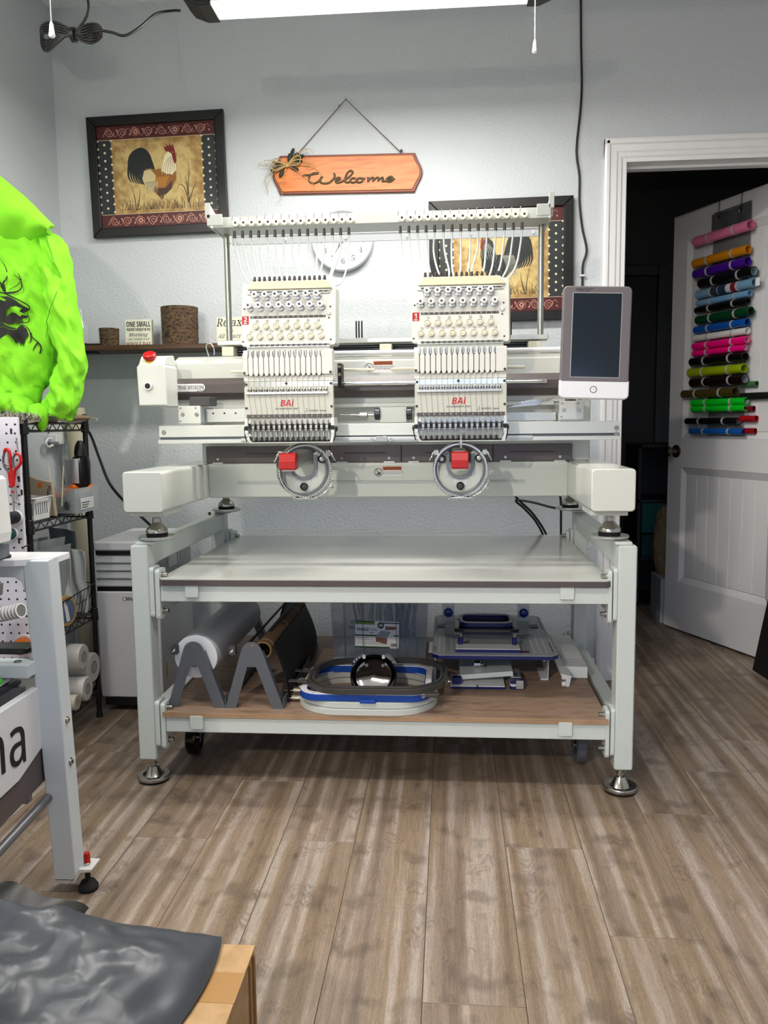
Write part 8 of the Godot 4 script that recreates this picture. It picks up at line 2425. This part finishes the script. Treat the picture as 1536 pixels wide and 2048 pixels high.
	obj("side_panel", mb().prism([Vector2(1.728, 0.352), Vector2(1.728, 0.476), Vector2(1.720, 0.484), Vector2(1.0, 0.484), Vector2(1.0, 0.280), Vector2(1.60, 0.312)], V(xs, 0, 0), V(0, 0, -1), V(0, 1, 0), 0.02, 0.003), mat(Color(0.84, 0.85, 0.87), 0.35), cs)
	obj("lower_panel", mb().prism([Vector2(1.724, 0.262), Vector2(1.724, 0.350), Vector2(1.60, 0.310), Vector2(1.0, 0.278), Vector2(1.0, 0.20)], V(xs - 0.004, 0, 0), V(0, 0, -1), V(0, 1, 0), 0.02, 0.003), M.taupe, cs)
	obj("top_cover", mb().box(V(xs - 0.03, 0.484, -1.725), V(-1.25, 0.496, -1.0), 0.004), mat(Color(0.18, 0.19, 0.20), 0.4), cs)
	obj("top_tray", mb().box(V(-0.975, 0.496, -1.70), V(-1.25, 0.508, -1.2), 0.004), M.white, cs)
	obj("case_back", mb().box(V(xs - 0.02, 0.21, -1.722), V(-1.24, 0.484, -1.70), 0.003), mat(Color(0.5, 0.5, 0.52), 0.4), cs)
	text("lettering", "ma", 0.150, V(xs + 0.021, 0.408, -1.535), M.ink, cs, Basis(Vector3.UP, PI / 2) * Basis(Vector3(1, -0.12, 0), Vector3.UP, Vector3.BACK), false, "Droid Sans", 0.001)
	# green scissors lying on the case
	var gs2 := thing("green_scissors", "scissors with bright green handles lying on the machine case", "scissors", V(-0.99, 0.508, -1.62))
	var gm := mat(Color(0.12, 0.62, 0.10), 0.35)
	obj("handle", mb().tube(curve([V(-1.05, 0.515, -1.66), V(-0.985, 0.517, -1.655), V(-0.958, 0.519, -1.632), V(-0.962, 0.517, -1.612), V(-0.99, 0.515, -1.606), V(-1.05, 0.513, -1.602)], 6), 0.0055, 8, false, -1.0, 0.7), gm, gs2)
	obj("handle", mb().tube(curve([V(-1.05, 0.515, -1.605), V(-0.99, 0.517, -1.598), V(-0.968, 0.518, -1.58), V(-0.975, 0.516, -1.558), V(-1.05, 0.513, -1.545)], 6), 0.0055, 8, false, -1.0, 0.7), gm, gs2)
	obj("blade", mb().box(V(-1.05, 0.510, -1.59), V(-1.22, 0.513, -1.61), 0.001), M.steel, gs2)
	# black tray behind the middle rail
	single("black_tray", mb().prism(rrect(-1.25, 1.74, -0.955, 1.80, 0.02, 4), V(0, 0.546, 0), V(1, 0, 0), V(0, 0, -1), 0.014, 0.003), mat(Color(0.04, 0.045, 0.045), 0.4), "black tray lying on the stand's middle rail", "tray")
	# white body of the second machine above the stand
	var wb := thing("sewing_machine", "white machine body at the left edge above the stand", "machine body", V(-1.06, 0.773, -1.78))
	obj("housing", mb().prism([Vector2(-1.20, 0.808), Vector2(-0.953, 0.815), Vector2(-0.949, 0.835), Vector2(-0.9545, 0.949), Vector2(-0.962, 0.956), Vector2(-1.20, 0.956)], V(0, 0, -1.70), V(1, 0, 0), V(0, 1, 0), 0.4, 0.004), M.white, wb)
	# the rest of this machine stands outside the picture, towards the camera
	obj("machine_bed", mb().box(V(-1.42, 0.775, -1.12), V(-0.84, 0.93, -0.45), 0.01), M.cream, wb)
	obj("machine_column", mb().box(V(-1.42, 0.93, -1.05), V(-0.84, 1.45, -0.75), 0.01), M.cream, wb)
	obj("under_cover", mb().box(V(-1.20, 0.774, -1.72), V(-0.968, 0.808, -1.40), 0.004), M.grey_metal, wb)
	obj("head_below", mb().prism([Vector2(-1.2, 0.676), Vector2(-0.975, 0.690), Vector2(-0.955, 0.705), Vector2(-0.952, 0.729), Vector2(-1.2, 0.729)], V(0, 0, -1.66), V(1, 0, 0), V(0, 1, 0), 0.3, 0.004), mat(Color(0.46, 0.45, 0.44), 0.4), wb)

# ------------------------------------------------------------------ carton and bag in the foreground
func build_foreground() -> void:
	var kraft := mottled(["9f7f58", "ad8c64", "b9986f"], 256, 0.03, 3, 81, Vector3(3, 3, 3), 0.75)
	var cb := thing("carton", "brown cardboard box in the lower left foreground under the dark bag", "box", V(-0.53, 0, -0.88))
	var y := 0.30
	obj("carton_body", mb().box(V(-0.78, 0.0, -1.105), V(-0.288, y - 0.003, -0.62), 0.002), kraft, cb)
	obj("flap", mb().box(V(-0.782, y - 0.003, -1.108), V(-0.286, y + 0.001, -0.868), 0.0012), kraft, cb)
	obj("flap", mb().box(V(-0.782, y - 0.003, -0.866), V(-0.286, y + 0.001, -0.618), 0.0012), kraft, cb)
	obj("tape", mb().box(V(-0.78, y + 0.0011, -0.985), V(-0.2855, y + 0.0016, -1.045)), mat(Color(0.62, 0.46, 0.26), 0.35), cb)
	obj("side_edge", mb().box(V(-0.2875, 0.004, -1.098), V(-0.2845, y - 0.006, -1.092)).box(V(-0.2875, 0.004, -1.075), V(-0.2848, y - 0.006, -1.07)), mat(Color(0.60, 0.44, 0.26), 0.7), cb)
	# dark polythene bag, lumpy and creased
	var f := FastNoiseLite.new()
	f.seed = 17
	f.frequency = 3.2
	f.fractal_type = FastNoiseLite.FRACTAL_RIDGED
	f.fractal_octaves = 3
	var f2 := FastNoiseLite.new()
	f2.seed = 23
	f2.frequency = 9.0
	f2.fractal_octaves = 2
	var bagm := mat(Color(0.25, 0.265, 0.295), 0.36)
	var x0 := -0.95
	var x1 := -0.352
	var z0 := -1.115
	var z1 := -0.60
	var hgt := func(x: float, z: float) -> float:
		var u := clampf((x - x0) / (x1 - x0), 0.0, 1.0)
		var v := clampf((z - z0) / (z1 - z0), 0.0, 1.0)
		var e := minf(u * 3.0, 1.0) * pow(clampf((1.0 - u) * 2.6, 0.0, 1.0), 0.55) * pow(clampf(v * 5.0, 0.0, 1.0), 0.5) * pow(clampf((1.0 - v) * 4.0, 0.0, 1.0), 0.5)
		var n := f.get_noise_2d(x * 0.9 + z * 0.35, z * 0.9 - x * 0.25)
		return 0.305 + e * (0.082 + 0.034 * n + 0.010 * f2.get_noise_2d(x, z) - 0.035 * (u - 0.5))
	var fn := func(u: float, v: float) -> Vector3:
		var z := lerpf(z0, z1, v)
		var r := x1 + 0.025 * sin(v * 5.0 + 0.6) - 0.03 * v
		var x := lerpf(x0, r, u)
		return V(x, hgt.call(lerpf(x0, x1, u), z), z)
	var bg := thing("plastic_bag", "dark grey shiny plastic bag bulging on top of the cardboard box", "bag", V(-0.62, 0.301, -0.86))
	obj("bag_skin", mb().sheet(fn, 90, 80, 0.002), bagm, bg)
	# gathered black mouth of the bag folded at the back
	obj("bag_mouth", mb().sheet(func(u: float, v: float) -> Vector3:
		var x := lerpf(-0.80, -0.545, u)
		var p := sin(PI * clampf(u * 1.25 - 0.25, 0.0, 1.0))
		var yy := 0.335 + 0.042 * pow(p, 0.7) * (1.0 - v * 0.6) + 0.006 * sin(u * 13.0 + v * 4.0)
		return V(x + 0.01 * v, yy, -1.112 + 0.09 * v + 0.010 * sin(u * 11.0)), 30, 14, 0.003), mat(Color(0.035, 0.037, 0.04), 0.42), bg)
	obj("torn_corner", mb().prism([Vector2(-0.356, 0.302), Vector2(-0.338, 0.306), Vector2(-0.345, 0.316), Vector2(-0.36, 0.322)], V(0, 0, -1.06), V(1, 0, 0), V(0, 1, 0), 0.05, 0.001), M.black, bg)

# ------------------------------------------------------------------ cords, hall things, black panel
func build_cables() -> void:
	var cord := mat(Color(0.035, 0.035, 0.038), 0.45)
	single("power_cable", mb().tube(curve([V(0.492, 2.695, WZ + 0.008), V(0.4953, 2.6263, WZ + 0.008), V(0.498, 2.48, WZ + 0.008), V(0.503, 2.33, WZ + 0.008), V(0.499, 2.23, WZ + 0.008), V(0.4864, 2.0865, WZ + 0.009), V(0.499, 1.99, WZ + 0.008), V(0.5, 1.90, WZ + 0.008), V(0.512, 1.80, WZ + 0.008), V(0.530, 1.715, WZ + 0.009), V(0.517, 1.66, WZ + 0.008), V(0.516, 1.60, WZ + 0.008), V(0.515, 1.40, WZ + 0.008), V(0.512, 1.1, WZ + 0.008)], 6), 0.0042, 8), cord, "black flat cord running down the wall beside the door casing", "cord")
	single("cable_clip", mb().box(V(0.506, 1.613, WZ), V(0.526, 1.621, WZ + 0.015), 0.002), M.gloss_white, "small white cord clip on the black wall cord", "clip")
	# coiled lamp cord
	var lc := thing("lamp_cable", "black lamp cord coiled in a bundle and hanging from the ceiling", "cord", V(-1.02, 2.18, -2.36))
	# lamp end at about (-0.82, 2.29, -2.55), bundle between (-1.12, 2.15) and (-0.95, 2.2)
	var zb := -2.40
	var B := V(-1.068, 2.170, zb)
	obj("cord_run", mb().tube(curve([V(-0.80, 2.292, -2.55), V(-0.825, 2.288, -2.54), V(-0.860, 2.262, -2.50), V(-0.89, 2.205, -2.45), V(-0.925, 2.170, -2.42), V(-0.96, 2.176, -2.41), V(-1.0, 2.178, zb), B], 6), 0.0040, 8), cord, lc)
	obj("cord_run", mb().tube(curve([B, V(-1.028, 2.215, zb), V(-1.020, 2.255, zb), V(-1.034, 2.31, zb), V(-1.05, 2.45, zb), V(-1.06, CY, zb)], 6), 0.0036, 8), cord, lc)
	for k in 5:
		var a := 0.0075 * (k - 2)
		obj("coil_loop", mb().tube(curve([B + V(0.0, a * 0.5, 0.006), B + V(-0.045, 0.016 + a, 0.01), B + V(-0.088, 0.020 + a * 0.8, 0.0), B + V(-0.098, -0.004 + a, -0.004), B + V(-0.080, -0.028 + a, 0.004), B + V(-0.04, -0.012 + a * 0.6, 0.01), B + V(0.0, -a * 0.4, 0.006), B + V(0.035, 0.004 + a, 0.008), B + V(0.070, 0.018 + a * 0.5, 0.0), B + V(0.080, 0.0 + a * 0.5, -0.004), B + V(0.050, -0.012 + a, 0.004), B + V(0.0, a * 0.5, 0.006)], 4), 0.0033, 7), cord, lc)
	obj("twist_tie", mb().pipe(B + V(-0.006, 0, 0.0), B + V(0.006, 0, 0.0), 0.020, 0.016, 14), M.black, lc)
	# cords behind the machine
	single("power_cable", mb().tube(curve([V(0.245, 0.815, -3.18), V(0.25, 0.775, -3.20), V(0.275, 0.745, -3.22), V(0.33, 0.69, -3.25), V(0.385, 0.60, -3.27), V(0.40, 0.5, -3.28)], 6), 0.0045, 8), cord, "black cord hanging from the machine's back, nearest to its right foot", "cord", "")
	single("power_cable", mb().tube(curve([V(0.46, 0.722, -3.19), V(0.40, 0.724, -3.19), V(0.33, 0.742, -3.20), V(0.27, 0.752, -3.21), V(0.258, 0.746, -3.215), V(0.29, 0.718, -3.22), V(0.34, 0.66, -3.24), V(0.375, 0.58, -3.25), V(0.38, 0.45, -3.26)], 6), 0.0045, 8), cord, "black cord looping behind the tabletop towards the right rear post", "cord", "")
	single("power_cable", mb().tube(curve([V(0.405, 0.82, -3.2), V(0.415, 0.785, -3.21), V(0.43, 0.75, -3.22), V(0.435, 0.6, -3.24)], 6), 0.0045, 8), cord, "short black cord beside the machine's right rear foot", "cord", "")
	single("power_cable", mb().tube(curve([V(LX + 0.085, 1.065, -3.22), V(-1.44, 1.03, -3.20), V(-1.36, 0.93, -3.10), V(-1.29, 0.84, -3.02), V(-1.245, 0.76, -3.06), V(-1.20, 0.69, -3.12), V(-1.17, 0.642, -3.16)], 6), 0.0055, 8), cord, "thick black cord from the power tap down to the air conditioner", "cord", "")
	single("power_cable", mb().tube(curve([V(-0.985, 0.70, -3.28), V(-0.965, 0.63, -3.27), V(-0.97, 0.56, -3.27), V(-0.98, 0.4, -3.28)], 6), 0.006, 8), cord, "black cord behind the table's left rear post", "cord", "")
	# black panel leaning beside the door
	var a := V(1.275, 0, -3.49)
	var b := V(1.30, 0, -3.20)
	var up := V(0.17, 1.0, 0.0)
	var bp := mb()
	var th := V(0.006, 0, 0)
	bp.quad(a, b, b + up, a + up, V(-1, 0.2, 0))
	bp.quad(a + th, b + th, b + up + th, a + up + th, V(1, 0, 0))
	bp.quad(a, a + th, a + up + th, a + up, V(0, 0, -1))
	bp.quad(b, b + th, b + up + th, b + up, V(0, 0, 1))
	bp.quad(a + up, b + up, b + up + th, a + up + th, V(0, 1, 0))
	single("foam_board", bp, mat(Color(0.012, 0.012, 0.013), 0.6), "black board leaning in front of the door at the right edge", "board")
	# things in the dark hall
	single("white_carton", mb().box(V(1.090, 0.0, -4.29), V(1.30, 0.235, -4.50), 0.003), mat(Color(0.62, 0.65, 0.68), 0.5), "pale box on the hall floor behind the door's edge", "box")
	var sh := thing("hall_shelf", "dark cube shelf in the hall holding teal bins", "shelf", V(1.22, 0, -4.85))
	var dk := mat(Color(0.07, 0.06, 0.055), 0.5)
	for yy: float in [0.0, 0.262, 0.59, 0.90]:
		obj("shelf_board", mb().box(V(1.055, yy, -4.70), V(1.60, yy + 0.018, -5.05), 0.001), dk, sh)
	for xx: float in [1.055, 1.585]:
		obj("shelf_side", mb().box(V(xx, 0.0, -4.70), V(xx + 0.018, 0.92, -5.05), 0.001), dk, sh)
	obj("shelf_back", mb().box(V(1.055, 0.0, -5.04), V(1.60, 0.92, -5.05)), dk, sh)
	var teal := mat(Color(0.01, 0.33, 0.33), 0.8)
	single("fabric_bin", mb().prism([Vector2(1.080, 0.42), Vector2(1.25, 0.42), Vector2(1.252, 0.588), Vector2(1.076, 0.588)], V(0, 0, -4.69), V(1, 0, 0), V(0, 1, 0), -0.3, 0.006), teal, "upper teal fabric bin in the dark hall shelf", "bin", "teal fabric bins in the hall")
	single("fabric_bin", mb().prism([Vector2(1.080, 0.281), Vector2(1.25, 0.281), Vector2(1.252, 0.408), Vector2(1.078, 0.408)], V(0, 0, -4.69), V(1, 0, 0), V(0, 1, 0), -0.3, 0.006), mat(Color(0.01, 0.21, 0.22), 0.8), "lower darker teal fabric bin in the dark hall shelf", "bin", "teal fabric bins in the hall")
	single("cloth_bag", loft([[V(1.155, 0.60, -4.47), 0.02, 0.02], [V(1.15, 0.55, -4.46), 0.04, 0.05], [V(1.148, 0.45, -4.45), 0.062, 0.07], [V(1.148, 0.34, -4.45), 0.06, 0.075], [V(1.155, 0.25, -4.45), 0.05, 0.06], [V(1.165, 0.225, -4.45), 0.03, 0.04]], 32, 6, 91, 0.014), mat(Color(0.50, 0.44, 0.34), 0.9), "crumpled beige cloth bag hanging in the hall behind the door's edge", "bag")
